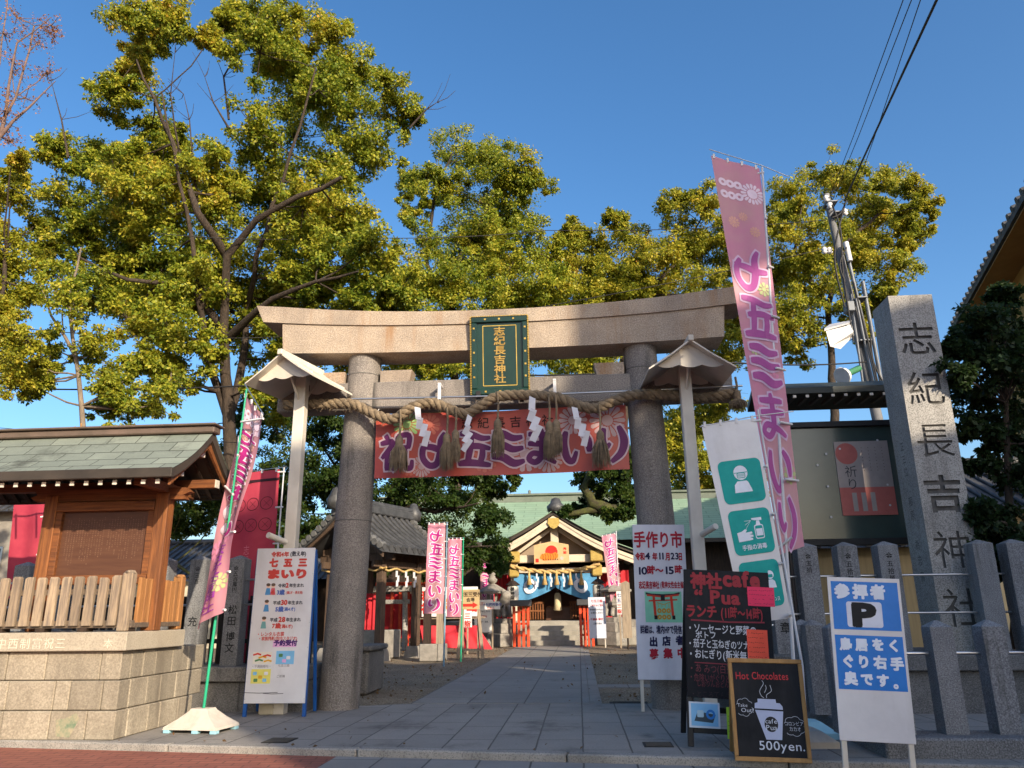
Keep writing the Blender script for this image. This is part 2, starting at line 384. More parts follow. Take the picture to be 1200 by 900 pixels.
MOSS = mat('mossy_bark', (.075, .08, .018), (.045, .038, .02), 6, .95, .8, 18, bd=.03)
DARK = mat('dark_interior', (.012, .009, .008), (.02, .015, .012), 3, .9)
GREYROOF = mat('slate_roof', (.10, .10, .10), (.065, .065, .068), 3, .7)
GLASS = mat('window_glass', (.05, .06, .07), (.03, .035, .04), 2, .1, spec=.6)

def leafmat(name, stops):
    m, t, p = newmat(name); p.inputs['Roughness'].default_value = .5; p.inputs['Specular IOR Level'].default_value = .3
    g = t.nodes.new('ShaderNodeNewGeometry'); cr = t.nodes.new('ShaderNodeValToRGB')
    el = cr.color_ramp.elements
    while len(el) < len(stops): el.new(.5)
    for e, (q, c) in zip(el, stops): e.position = q; e.color = (*c, 1)
    co = coords(t, rand=False); n = noise(t, co, .55, 3)
    a = node(t, 'ShaderNodeMath', operation='MULTIPLY_ADD'); t.links.new(g.outputs['Random Per Island'], a.inputs[0]); a.inputs[1].default_value = .55
    mr = ramp(t, n, .3, .7, 0, .45); t.links.new(mr, a.inputs[2]); t.links.new(a.outputs[0], cr.inputs[0])
    t.links.new(cr.outputs[0], p.inputs['Base Color'])
    tr = t.nodes.new('ShaderNodeBsdfTranslucent'); t.links.new(cr.outputs[0], tr.inputs[0])
    mx = t.nodes.new('ShaderNodeMixShader'); mx.inputs[0].default_value = .45
    t.links.new(p.outputs[0], mx.inputs[1]); t.links.new(tr.outputs[0], mx.inputs[2])
    t.links.new(mx.outputs[0], t.nodes['Material Output'].inputs[0])
    return m
LEAF_A = leafmat('camphor_leaf', [(0, (0.050, 0.095, .012)), (.3, (0.154, 0.213, .018)), (.58, (0.341, 0.353, .03)), (.85, (0.550, 0.470, .048)), (1, (0.616, 0.336, .045))])
LEAF_Y = leafmat('yellowing_leaf', [(0, (0.066, 0.112, .014)), (.3, (0.198, 0.230, .018)), (.58, (0.396, 0.375, .033)), (.85, (0.572, 0.448, .045)), (1, (0.605, 0.258, .04))])
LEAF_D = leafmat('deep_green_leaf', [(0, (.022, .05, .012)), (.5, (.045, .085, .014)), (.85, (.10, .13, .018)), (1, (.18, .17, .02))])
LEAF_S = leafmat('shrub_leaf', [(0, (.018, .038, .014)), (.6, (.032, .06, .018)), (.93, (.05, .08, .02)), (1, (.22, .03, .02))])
LEAF_R = leafmat('russet_leaf', [(0, (.30, .12, .06)), (.6, (.42, .20, .09)), (1, (.45, .26, .14))])
LEAF_G = leafmat('fallen_leaf', [(0, (.10, .06, .03)), (.6, (.20, .12, .055)), (1, (.28, .11, .045))])

# ================================================================== GROUND
def ykerb(x): return 7.10-.1254*x
def poly(name, pts, z, m, kind='structure'):
    mb = MB(); mb.add([(x, y, z) for x, y in pts], [list(range(len(pts)))])
    return tag(mb.build(name, m), kind=kind)
EARTH = mat('earth', (.16, .14, .11), (.11, .10, .08), .3, .95)
GRAVEL = mat('gravel', (.30, .225, .14), (.20, .15, .095), 1.2, .95, .7, 55, speck=(45, (.07, .06, .045), .7, (.44, .38, .30)), dirt=((.12, .09, .06), .6, .7), bd=.03)
SLAB = brickmat('entry_slabs', (.37, .335, .295), (.30, .275, .245), (.075, .065, .055), .88, .42, .009, off=.37, nsc=1.3, stain=((.10, .09, .08), .8, 1.3), fine=45, rot=pi/2, bmp=.5, grit=.2)
PATHS = brickmat('path_slabs', (.35, .325, .29), (.285, .265, .24), (.08, .07, .06), 1.3, .76, .010, off=.5, nsc=1.1, stain=((.11, .10, .09), .75, 1.2), fine=45, rot=pi/2, bmp=.5, grit=.2)
STRIP = brickmat('pavement_slabs', (.34, .32, .29), (.28, .26, .24), (.07, .065, .055), .8, .44, .01, off=0, nsc=1.4, fine=70, rot=pi/2, bmp=.35)
REDP = brickmat('red_paving', (.38, .135, .09), (.30, .105, .075), (.16, .07, .05), .22, .11, .008, nsc=2.2, fine=50, rot=-.125, bmp=.5)
KERBM = mat('kerb_stone', (.36, .33, .29), (.27, .25, .22), 3, .85, .3, 50, speck=(80, (.08, .075, .07), .5), dirt=((.09, .085, .08), .5, 2))
ASPH = mat('asphalt', (.05, .05, .052), (.04, .04, .042), 2, .9, .4, 90, speck=(120, (.09, .09, .09), .5))
poly('ground', [(-600, -600), (600, -600), (600, 900), (-600, 900)], -.35, EARTH)
poly('road', [(-60, -8.5), (60, -8.5), (60, -3), (-60, -3)], -.19, ASPH)
poly('far_pavement', [(-60, -40), (60, -40), (60, -8.5), (-60, -8.5)], -.10, REDP)
poly('red_pavement', [(-60, -3), (60, -3), (60, ykerb(60)-2), (40, ykerb(40)-.0), (-40, ykerb(-40)), (-60, ykerb(-60))], -.06, REDP)
poly('slab_pavement', [(-2.25, -3), (1.55, -3), (1.75, ykerb(1.75)-.01), (-2.2, ykerb(-2.2)-.01)], -.056, STRIP)
poly('precinct_ground', [(-40, ykerb(-40)+.12), (30, ykerb(30)+.12), (60, 40), (60, 120), (-60, 120), (-60, 40)], -.012, GRAVEL)
poly('pavement', [(-14, ykerb(-14)+.13), (9, ykerb(9)+.13), (9, 10.95), (.22, 10.95), (-2.35, 10.95), (-2.8, 10.75), (-3.9, 10.75), (-14, 10.75)], 0, SLAB)
pp = MB()
pp.box(-2.3, 10.955, -.05, .1, 29.6, .004); pp.box(.105, 10.955, -.05, .26, 26, .004); pp.box(.265, 13.2, -.05, 2.6, 13.75, .0)
tag(pp.build('stone_path', PATHS), kind='structure')
k = MB(); x = -16.
random.seed(3)
while x < 16:
    l = random.uniform(1.3, 2.2); x2 = x+l
    a, b_ = Vector((x+.006, ykerb(x), 0)), Vector((x2-.006, ykerb(x2), 0))
    ang = math.atan2(b_.y-a.y, b_.x-a.x)
    k.M = Matrix.Translation(a) @ Matrix.Rotation(ang, 4, 'Z')
    k.box(0, 0, -.3, (b_-a).length, .13, .003+random.uniform(0, .006), b=.012); x = x2
tag(k.build('kerb', KERBM), kind='structure')
# small iron covers and a drain grating let into the paving
def iron_cover(loc, w, d, label):
    t = thing('drain_cover', label, 'drain cover', loc)
    m = MB(); m.box(-w/2, -d/2, -.02, w/2, d/2, .007, b=.003); m.build('frame', mat('iron', (.05, .045, .04), (.03, .028, .025), 8, .7, metal=.5), t)
    m = MB()
    for i in range(7): m.box(-w*.42, -d*.4+i*d*.8/7, .0072, w*.42, -d*.4+i*d*.8/7+d*.05, .013)
    m.build('grid', mat('worn_iron', (.10, .09, .08), (.06, .055, .05), 8, .7, metal=.4), t)
iron_cover(VZ(328, 868), .26, .3, 'flat iron cover in the paving by the white flag base')
iron_cover(VZ(771, 873), .26, .26, 'flat iron cover in the paving by the cafe blackboard legs')
iron_cover(VZ(738, 826)+Vector((0, .25, .0)), .5, .16, 'steel drain grating between the handmade market sign and the path')

# ================================================================== TREES
import numpy as np
RNG = np.random.default_rng(11)
def leaf_mesh(name, cen, rad, num, size, m, parent, off, flat=.7, gauss=.5, kind=None):
    cen = np.asarray(cen, float); rad = np.asarray(rad, float)
    idx = np.repeat(np.arange(len(cen)), num); N = len(idx)
    d = RNG.normal(size=(N, 3)); d /= np.linalg.norm(d, axis=1)[:, None]
    rr = RNG.random(N)**gauss
    dz = d*rr[:, None]*rad[idx][:, None]; dz[:, 2] *= flat
    p = cen[idx]+dz-np.array(off)
    nrm = RNG.normal(size=(N, 3))*.75+d*.5+np.array([.1, -.25, .55]); nrm /= np.linalg.norm(nrm, axis=1)[:, None]
    t = RNG.normal(size=(N, 3))+d*.8+np.array([0, 0, -.55])
    t -= nrm*(t*nrm).sum(1)[:, None]; t /= np.linalg.norm(t, axis=1)[:, None]
    b = np.cross(nrm, t); L = size*RNG.uniform(.55, 1.45, N)[:, None]; Wd = L*RNG.uniform(.24, .36, N)[:, None]
    fold = nrm*Wd*.35
    q = np.stack([p, p+t*L*.5+b*Wd+fold, p+t*L, p+t*L*.5-b*Wd+fold], 1).reshape(-1, 3)
    me = bpy.data.meshes.new(name); me.vertices.add(4*N); me.vertices.foreach_set('co', q.ravel())
    me.loops.add(4*N); me.loops.foreach_set('vertex_index', np.arange(4*N, dtype=np.int32))
    me.polygons.add(N); me.polygons.foreach_set('loop_start', np.arange(0, 4*N, 4, dtype=np.int32))
    me.update(calc_edges=True); me.materials.append(m)
    o = bpy.data.objects.new(name, me); COL.objects.link(o)
    if parent: o.parent = parent
    return o
def tree(label, base, trunks, blobs, Y, depth, m, bark=BARK, leaf=.12, sub=9, per=60, r0=.3, seed=1, fill=1., group=None, jitter=1., cat='tree', name='tree', bare=(), limbr=.45, flat=.75, fillin=.75):
    """trunks: polylines in world space; blobs: (px,py,rpx[,dY]) crown masses surveyed on the photo at depth Y."""
    rnd = random.Random(seed); base = Vector(base)
    t = thing(name, label, cat, base, group=group)
    w = MB(off=base); nodes = []
    def wob(a, b, n, amp):
        o = []
        for i in range(n+1):
            f = i/n; o.append(a.lerp(b, f)+Vector((rnd.uniform(-1, 1), rnd.uniform(-1, 1), rnd.uniform(-.6, .6)))*amp*(1 if 0 < i < n else 0))
        return o
    for ti, tr in enumerate(trunks):
        pts = []
        for a, b in zip(tr, tr[1:]):
            a, b = Vector(a), Vector(b); pts += wob(a, b, max(2, int((b-a).length/.6)), .045)[:-1]
        pts.append(Vector(tr[-1]))
        rr = r0*(1 if ti == 0 else limbr); n = len(pts)
        rad = [rr*(1-.82*(i/(n-1))**.7)*(1.25 if i == 0 and ti == 0 else 1) for i in range(n)]
        w.tube(pts, rad, 9); nodes += list(zip(pts, rad))
    C, Rr = [], []; centres = []
    for bl in blobs:
        px, py, r = bl[:3]; y = Y+(bl[3] if len(bl) > 3 else rnd.uniform(-depth, depth)*jitter)
        centres.append((V(px, py, y), r*y/FPX*1.0))
    B = list(blobs)
    for _ in range(int(len(B)*fillin)):                # masses between the surveyed ones close the crown
        a = rnd.choice(B); near = [q for q in B if q is not a and (q[0]-a[0])**2+(q[1]-a[1])**2 < (1.25*(a[2]+q[2]))**2]
        if near:
            q = rnd.choice(near); y = Y+rnd.uniform(-.6, 1)*depth
            centres.append((V((a[0]+q[0])/2+rnd.uniform(-6, 6), (a[1]+q[1])/2+rnd.uniform(-6, 6), y), .82*min(a[2], q[2])*y/FPX))
    lo = nodes[len(nodes)//3][0]
    for c, r in sorted(centres, key=lambda q: (q[0]-lo).length):
        best = min(nodes, key=lambda nn: (nn[0]-c).length+max(0, nn[0].z-c.z)*1.5+(0 if nn[1] > .03 else 1))
        a, ra = best; d = (c-a).length
        mid = a.lerp(c, .5)+Vector((0, 0, -.08*d))+Vector((rnd.uniform(-1, 1), rnd.uniform(-1, 1), rnd.uniform(-1, 1)))*.08*d
        n = max(3, int(d/.4)); pts = []
        for i in range(n+1):
            f = i/n; pts.append(a*(1-f)**2+mid*2*f*(1-f)+c*f*f+Vector((rnd.uniform(-1, 1), rnd.uniform(-1, 1), rnd.uniform(-1, 1)))*.035*(0 < i < n))
        r1 = min(ra*.5, .014+.018*d); rad = [r1+(max(.012, r1*.3)-r1)*i/n for i in range(n+1)]
        w.tube(pts, rad, 6); nodes += list(zip(pts[1:], rad[1:]))
        for q in range(int(sub*1.55)):
            dv = Vector((rnd.gauss(0, 1), rnd.gauss(0, 1), rnd.gauss(0, .8))).normalized()*r*min(1.35, abs(rnd.gauss(.8, .4)))
            e = c+dv; C.append(e); Rr.append(r*rnd.uniform(.22, .55))
            if q % 2 == 0: w.tube([c, c.lerp(e, .5)+Vector((0, 0, -.05*r)), e], [.014, .010, .005], 4)
    for pts in bare:                                   # leafless twigs that stand out against the sky
        P = [V(*p) for p in pts]; w.tube(P, [.03-.024*i/(len(P)-1) for i in range(len(P))], 5)
        for i in range(1, len(P)):
            for _ in range(3):
                e = P[i]+Vector((rnd.uniform(-.5, .5), rnd.uniform(-.4, .4), rnd.uniform(.1, .6)))
                w.tube([P[i], P[i].lerp(e, .5)+Vector((.03, 0, -.04)), e], [.009, .007, .004], 4)
    w.build('trunk', bark, t)
    leaf_mesh('crown', C, Rr, int(per*1.55), leaf*.62, m, t, base, flat=flat, gauss=.62)
    return t
YA_ = 16.0
def tv(*p): return [V(a, b, c) for a, b, c in p]
bA = VZ(300, 790, 0); bA = Vector((V(283, 700, 16).x, 16, 0))
trunkA = [[bA, V(268, 490, 16), V(264, 440, 16), V(262, 385, 15.8), V(266, 300, 15.3), V(300, 258, 14.9), V(350, 230, 14.5), V(400, 208, 14.3)],
          [V(268, 490, 16), V(246, 430, 16.2), V(238, 375, 15.6), V(225, 280, 15.0), V(205, 180, 14.7), V(190, 110, 14.6)],
          [V(268, 490, 16), V(285, 420, 16.6), V(287, 370, 17), V(300, 300, 15.6), V(340, 180, 15.0), V(370, 80, 14.8)],
          [V(262, 385, 16), V(225, 335, 15.2), V(150, 328, 14.6), V(90, 300, 14.4)],
          [V(264, 400, 16), V(320, 350, 14.9), V(370, 330, 14.5), V(420, 318, 14.2)],
          [V(266, 300, 15.8), V(232, 250, 14.8), V(215, 200, 15.2), V(190, 140, 15), V(160, 70, 15)]]
blobA = [(150, 22, 30), (205, 22, 28), (185, 45, 22), (245, 45, 22), (290, 12, 36), (345, 18, 40), (390, 42, 32), (420, 85, 34), (455, 108, 28), (478, 135, 20), (305, 62, 34), (350, 90, 42), (400, 130, 40), (440, 172, 34),
         (395, 190, 42), (345, 160, 44), (300, 150, 36), (150, 85, 26), (132, 112, 30), (178, 150, 32), (95, 185, 34), (140, 190, 42), (190, 205, 42), (240, 190, 36), (62, 178, 24), (75, 235, 36), (130, 250, 42),
         (60, 290, 26), (185, 262, 42), (245, 250, 42), (300, 225, 42), (355, 242, 42), (405, 250, 36), (430, 288, 32), (380, 298, 38), (430, 325, 28), (330, 300, 38), (280, 310, 36), (225, 318, 42), (170, 322, 42), (118, 308, 32),
         (148, 372, 34), (200, 385, 40), (98, 350, 26), (260, 385, 34), (320, 350, 36), (375, 348, 30), (205, 440, 28), (170, 425, 26), (232, 330, 36), (415, 350, 24), (440, 360, 26), (472, 335, 22), (455, 400, 24), (415, 415, 26), (365, 415, 26), (300, 450, 22), (330, 470, 22), (240, 410, 26), (130, 340, 28), (300, 190, 36), (350, 60, 34), (320, 415, 30), (345, 390, 30), (190, 300, 36), (150, 225, 34),
         (260, 225, 34, 1.8), (330, 250, 40, 2), (200, 350, 40, 2), (290, 350, 40, 2), (380, 230, 40, 2), (350, 120, 40, 1.8), (140, 290, 36, 2), (240, 290, 40, 2.2)]
bareA = [[(215, 200, 15.2), (205, 150, 15), (200, 110, 15), (205, 62, 15)], [(232, 240, 15.3), (226, 190, 15), (222, 140, 15), (215, 110, 15)], [(268, 140, 15.2), (262, 90, 15.2), (285, 50, 15.2), (300, 20, 15.2)],
         [(268, 150, 15.2), (250, 120, 15), (240, 90, 15)], [(80, 185, 14.8), (72, 140, 14.8), (60, 95, 14.8)], [(480, 150, 15), (500, 128, 15), (512, 120, 15)]]
tree('tall camphor tree with a broad yellow green crown behind the roofed notice board', bA, trunkA, blobA, YA_, 1.5, LEAF_A, leaf=.13, sub=13, per=125, r0=.25, seed=4, bare=bareA)
bB = Vector((V(95, 640, 13.5).x, 13.5, 0))
tree('slim tree with a pale trunk and loose leaves rising over the notice board roof', bB, [[bB, V(98, 510, 13.5), V(92, 440, 13.5), V(85, 395, 13.5), V(82, 340, 13.4), V(95, 290, 13.4)], [V(90, 420, 13.5), V(60, 370, 13.3), V(40, 320, 13.2)]],
     [(60, 410, 22), (45, 455, 18), (120, 440, 22), (75, 350, 28), (110, 400, 22), (150, 470, 24), (180, 475, 22), (145, 505, 14), (60, 320, 26), (105, 330, 26), (30, 440, 16), (200, 450, 22), (125, 478, 16)], 13.5, .8, LEAF_A, leaf=.10, sub=10, per=80, r0=.10, seed=9, bark=BARK_L)
bC = Vector((V(-40, 700, 13).x, 13, 0))
tree('yellowing leafy tree beyond the notice board, cut by the edge of the view', bC, [[bC, V(-30, 520, 13), V(-10, 420, 13), V(5, 330, 13), V(10, 260, 13)]],
     [(12, 230, 26), (20, 285, 30), (5, 345, 32), (28, 395, 28), (8, 440, 28), (-20, 300, 40), (-20, 390, 40), (40, 340, 22), (2, 395, 26), (15, 185, 16), (45, 260, 16), (-30, 230, 34)], 13, .8, LEAF_Y, leaf=.10, sub=11, per=100, r0=.16, seed=12)
bR = Vector((V(-70, 700, 17).x, 17, 0))
tree('nearly bare cherry tree with russet leftover leaves high against the sky', bR, [[bR, V(-60, 400, 17), V(-30, 250, 17), V(0, 160, 17), V(25, 90, 17), V(40, 30, 17)], [V(-30, 250, 17), V(-10, 120, 17), V(5, 30, 17), V(10, -40, 17)], [V(0, 160, 17), V(35, 125, 17), V(65, 95, 17)], [V(0, 160, 17), V(20, 50, 16.5), V(60, 20, 16.5)]],
     [(20, 20, 26), (45, 50, 22), (15, 75, 26), (55, 85, 16), (30, 115, 22), (5, 130, 22), (12, 165, 18), (5, 40, 24), (60, 30, 14)], 17, .6, LEAF_R, leaf=.10, sub=10, per=9, r0=.13, fillin=.3, seed=21, bark=mat('cherry_bark', (.20, .13, .11), (.12, .08, .07), 5, .9), fill=1)
bD = Vector((V(535, 690, 42).x, 42, 0))
tree('big camphor tree behind the torii with orange tinged top leaves', bD, [[bD, V(533, 430, 42), V(528, 370, 42), V(540, 300, 42), V(575, 240, 42), V(600, 200, 42)], [V(528, 370, 42), V(500, 310, 42), V(510, 220, 42), V(530, 180, 42)], [V(533, 400, 42), V(580, 345, 42), V(610, 290, 42), V(640, 300, 42)]],
     [(532, 172, 26), (565, 185, 28), (602, 190, 32), (628, 215, 20), (500, 208, 24), (540, 225, 36), (590, 240, 38), (620, 272, 28), (480, 250, 18), (500, 280, 32), (545, 285, 38), (600, 310, 38), (640, 322, 26), (520, 330, 34), (475, 330, 26), (565, 345, 34), (620, 350, 30),
      (458, 300, 18), (460, 362, 30), (510, 380, 32), (480, 210, 12), (560, 395, 30), (610, 395, 28), (500, 425, 30), (560, 430, 26), (450, 400, 24), (640, 380, 24), (570, 260, 34, 3), (540, 310, 40, 3.5), (610, 330, 36, 3), (490, 350, 36, 3), (645, 420, 26), (690, 425, 26), (600, 430, 26), (470, 405, 26), (520, 425, 26), (585, 425, 24), (470, 440, 22), (655, 340, 24), (650, 300, 18)], 42, 2.6, LEAF_A, leaf=.24, sub=13, per=115, r0=.5, seed=31,
     bare=[[(512, 230, 41), (508, 200, 41), (520, 165, 41)], [(560, 240, 41), (585, 205, 41), (600, 175, 41)]])
bE = Vector((V(735, 690, 44).x, 44, 0))
tree('yellow green camphor tree seen above the lintel beside the tall pink flag', bE, [[bE, V(730, 430, 44), V(735, 370, 44), V(740, 310, 44), V(760, 270, 44)], [V(735, 370, 44), V(690, 320, 44), V(665, 290, 44)], [V(735, 370, 44), V(790, 310, 44), V(825, 250, 44)]],
     [(665, 300, 26), (700, 290, 28), (735, 278, 26), (690, 332, 34), (742, 310, 32), (782, 300, 32), (655, 345, 28), (720, 350, 30), (770, 340, 30), (800, 262, 26), (825, 235, 22), (830, 290, 30), (790, 232, 16), (830, 335, 28), (850, 260, 24), (860, 310, 26), (668, 268, 16), (720, 255, 12),
      (700, 395, 30), (760, 390, 30), (800, 380, 28), (840, 395, 26), (690, 425, 26), (870, 365, 24), (730, 330, 36), (790, 320, 36), (820, 500, 28), (830, 545, 26), (800, 540, 26), (790, 500, 26), (845, 470, 24), (812, 455, 22), (850, 520, 24), (840, 590, 24), (870, 560, 24), (800, 585, 20), (850, 420, 24), (830, 630, 20)], 44, 2.4, LEAF_Y, leaf=.25, sub=13, per=115, r0=.5, seed=37)
bF = Vector((V(985, 690, 38).x, 38, 0))
tree('yellowing camphor tree behind the utility pole', bF, [[bF, V(975, 430, 38), V(970, 360, 38), V(985, 290, 38), V(1030, 250, 38)], [V(970, 360, 38), V(930, 300, 38), V(940, 240, 38)], [V(975, 400, 38), V(1020, 345, 38), V(1060, 300, 38)]],
     [(925, 225, 22), (965, 205, 24), (1000, 220, 24), (1040, 212, 22), (1070, 215, 22), (1085, 240, 14), (950, 268, 32), (1000, 262, 34), (1040, 255, 32), (1075, 275, 18), (930, 310, 32), (965, 330, 32), (1010, 310, 34), (1050, 305, 26), (920, 360, 28), (952, 382, 28), (935, 408, 18), (1000, 360, 26), (1040, 345, 16),
      (905, 265, 24), (900, 320, 24), (1012, 395, 10), (905, 400, 14), (985, 300, 30, 2.6), (940, 340, 28, 2.6)], 38, 2.2, LEAF_Y, leaf=.22, sub=13, per=115, r0=.42, seed=41)
bG = Vector((V(425, 700, 27).x, 27, 0))
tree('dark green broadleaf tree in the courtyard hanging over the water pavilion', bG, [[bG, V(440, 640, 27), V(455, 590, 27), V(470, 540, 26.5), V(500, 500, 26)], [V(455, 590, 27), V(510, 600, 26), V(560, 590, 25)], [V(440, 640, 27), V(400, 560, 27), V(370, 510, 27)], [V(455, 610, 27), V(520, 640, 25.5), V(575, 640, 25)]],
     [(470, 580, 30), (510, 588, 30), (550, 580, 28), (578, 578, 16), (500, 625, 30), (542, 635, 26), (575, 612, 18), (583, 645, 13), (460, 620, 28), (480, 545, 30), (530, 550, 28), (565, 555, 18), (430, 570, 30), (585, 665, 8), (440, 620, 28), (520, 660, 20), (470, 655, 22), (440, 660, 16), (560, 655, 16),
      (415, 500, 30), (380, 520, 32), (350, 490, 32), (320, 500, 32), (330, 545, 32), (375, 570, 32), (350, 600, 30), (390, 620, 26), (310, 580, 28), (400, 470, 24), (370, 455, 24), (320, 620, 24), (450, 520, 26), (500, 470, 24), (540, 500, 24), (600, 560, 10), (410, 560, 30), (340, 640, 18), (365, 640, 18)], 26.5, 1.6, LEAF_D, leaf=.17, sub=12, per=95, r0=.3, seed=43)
bH = Vector((V(758, 700, 22).x, 22, 0))
tree('leaning old tree whose mossy limb crosses in front of the shrine roof', bH, [[bH, V(760, 640, 22), V(752, 600, 22), V(720, 596, 21.8), V(690, 598, 21.6), V(668, 602, 21.5), V(655, 606, 21.5)], [V(712, 598, 21.7), V(694, 590, 21.6), V(684, 572, 21.6), V(690, 556, 21.8), V(706, 530, 22), V(722, 495, 22)]],
     [(702, 572, 18), (722, 560, 20), (740, 575, 16), (685, 562, 12), (735, 540, 22), (700, 550, 10), (720, 520, 22), (725, 594, 10), (705, 592, 9), (745, 590, 11), (690, 594, 8), (676, 597, 7), (662, 600, 6), (735, 600, 9), (715, 602, 7)], 22, .9, LEAF_D, leaf=.14, sub=11, per=70, r0=.27, limbr=.75, fillin=.3, seed=47, bark=MOSS)
bI = Vector((V(150, 690, 21).x, 21, 0))
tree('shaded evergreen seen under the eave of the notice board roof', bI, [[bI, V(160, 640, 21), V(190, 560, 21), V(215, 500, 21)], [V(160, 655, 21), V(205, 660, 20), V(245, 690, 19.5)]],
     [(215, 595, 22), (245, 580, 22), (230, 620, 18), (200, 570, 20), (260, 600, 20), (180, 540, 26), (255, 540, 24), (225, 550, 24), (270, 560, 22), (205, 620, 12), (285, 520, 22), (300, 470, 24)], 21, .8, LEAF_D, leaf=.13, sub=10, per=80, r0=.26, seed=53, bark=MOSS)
# evergreen shrub in front of the ochre house
bS = Vector((V(1190, 760, 10.9).x, 10.9, 0))
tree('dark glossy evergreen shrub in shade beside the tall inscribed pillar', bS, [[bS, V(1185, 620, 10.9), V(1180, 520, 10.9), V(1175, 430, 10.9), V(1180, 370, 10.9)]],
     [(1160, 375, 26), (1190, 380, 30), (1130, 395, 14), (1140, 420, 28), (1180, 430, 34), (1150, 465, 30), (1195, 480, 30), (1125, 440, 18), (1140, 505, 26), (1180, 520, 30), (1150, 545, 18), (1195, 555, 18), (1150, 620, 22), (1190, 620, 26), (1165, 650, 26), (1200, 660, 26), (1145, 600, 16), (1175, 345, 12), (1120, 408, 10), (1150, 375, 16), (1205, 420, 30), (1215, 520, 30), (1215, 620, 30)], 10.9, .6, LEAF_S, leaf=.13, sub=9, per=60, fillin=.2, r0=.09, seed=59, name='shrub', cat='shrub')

# ================================================================== SHRINE HALL
SH = Vector((-.88, 32, 0))
hall = thing('shrine_hall', 'shrine hall with pale green copper roof and ivory gabled porch behind blue curtain', 'shrine hall', SH)
def part(name, fn, m, parent=hall, off=SH):
    mb = MB(off=off); fn(mb); return mb.build(name, m, parent)
X0 = SH.x
def f(mb):
    # main roof: ridge at Y 40, front eave at Y 34.2
    def fr(u, v):
        x_ = X0-10+20*u; s = v
        return Vector((x_, 34.0+6.2*s, 4.15+2.62*(s**1.12)))
    mb.sheet(fr, 20, 8, False)
    mb.sheet(lambda u, v: Vector((X0+10-20*u, 46.4-6.2*v, 4.15+2.62*(v**1.12))), 20, 8, False)
roof = part('roof', f, GREENROOF)
part('ridge', lambda mb: (mb.box(X0-9.6, 40.0, 6.6, X0+9.6, 40.5, 6.98, b=.03), mb.box(X0-9.8, 39.9, 7.0, X0+9.8, 40.6, 7.12, b=.03), mb.lathe([(.06, 7.1), (.08, 7.3), (.0, 7.36)], (X0-1.5, 40.25, 0), 8)), mat('ridge_green', (.17, .19, .15), (.12, .14, .11), 2, .7), roof)
part('eave_board', lambda mb: (mb.box(X0-10, 33.95, 3.98, X0-3.25, 34.15, 4.14), mb.box(X0+3.25, 33.95, 3.98, X0+10, 34.15, 4.14)), COPPER_EDGE)
part('wall', lambda mb: (mb.box(X0-9, 35.2, .0, X0-2.6, 35.5, 4.3), mb.box(X0+2.6, 35.2, 0, X0+9, 35.5, 4.3), mb.box(X0-2.6, 37.5, 0, X0+2.6, 37.7, 4.6), mb.box(X0-2.75, 32.2, .85, X0-2.6, 37.5, 3.2), mb.box(X0+2.6, 32.2, .85, X0+2.75, 37.5, 3.2)), WOOD_D)
part('platform', lambda mb: mb.box(X0-4.6, 31.0, 0, X0+4.6, 35.19, .86, b=.03), LANTERN_ST)
# porch roof
def slope(mb, dz, th, ya, yb, half=3.35, apex=4.86, drop=1.66, m=0):
    for s_ in (-1, 1):
        pts = []
        for i in range(9):
            f_ = i/8; pts.append((half*f_, -drop*(f_+.16*sin(pi*f_)*.55)))
        up = [Vector((X0+s_*a, 0, apex+dz+b)) for a, b in pts]; dn = [p-Vector((0, 0, th)) for p in up]
        loop = up+dn[::-1]
        A = [p+Vector((0, ya, 0)) for p in loop]; B = [p+Vector((0, yb, 0)) for p in loop]
        mb.loft([A, B] if s_ > 0 else [B, A])
part('porch_roof', lambda mb: slope(mb, .14, .13, 30.55, 37.2), mat('porch_roof_edge', (.065, .05, .04), (.04, .032, .028), 3, .7))
pr = part('porch_roof_cover', lambda mb: slope(mb, .175, .03, 30.45, 37.2), GREENROOF)
part('bargeboard', lambda mb: slope(mb, -.02, .30, 30.62, 30.74, half=3.2), IVORY)
part('barge_trim', lambda mb: slope(mb, -.06, .06, 30.585, 30.617, half=3.1), IVORY)
part('porch_soffit', lambda mb: slope(mb, -.03, .04, 30.75, 37.0, half=3.15), IVORY)
part('ridge_end', lambda mb: (mb.lathe([(.0, 4.95), (.34, 5.0), (.36, 5.2), (.22, 5.34), (.16, 5.5), (0, 5.56)], (X0+.1, 30.7, 0), 10), mb.box(X0-.2, 30.55, 4.9, X0+.2, 37, 5.14, b=.05)), TILE, pr)
part('gable_pendant', lambda mb: mb.prism([(-.2, .0), (.2, 0), (.24, -.2), (.12, -.36), (0, -.42), (-.12, -.36), (-.24, -.2)], (X0, 30.58, 4.72), (1, 0, 0), (0, 0, 1), (0, -1, 0), .05), BRASS)
part('beam', lambda mb: (mb.box(X0-2.1, 31.1, 3.05, X0+2.1, 31.35, 3.35, b=.02), mb.box(X0-2.5, 31.15, 2.62, X0+2.5, 31.33, 2.84, b=.02), mb.box(X0-.16, 31.05, 3.352, X0+.16, 31.3, 4.5, b=.02),
     mb.loft([[(X0-1.7, 31.1, 3.36), (X0-1.5, 31.1, 3.36), (X0-.17, 31.1, 4.25), (X0-.17, 31.1, 4.42)], [(X0-1.7, 31.28, 3.36), (X0-1.5, 31.28, 3.36), (X0-.17, 31.28, 4.25), (X0-.17, 31.28, 4.42)]]),
     mb.loft([[(X0+1.5, 31.1, 3.36), (X0+1.7, 31.1, 3.36), (X0+.17, 31.1, 4.42), (X0+.17, 31.1, 4.25)], [(X0+1.5, 31.28, 3.36), (X0+1.7, 31.28, 3.36), (X0+.17, 31.28, 4.42), (X0+.17, 31.28, 4.25)]])), IVORY)
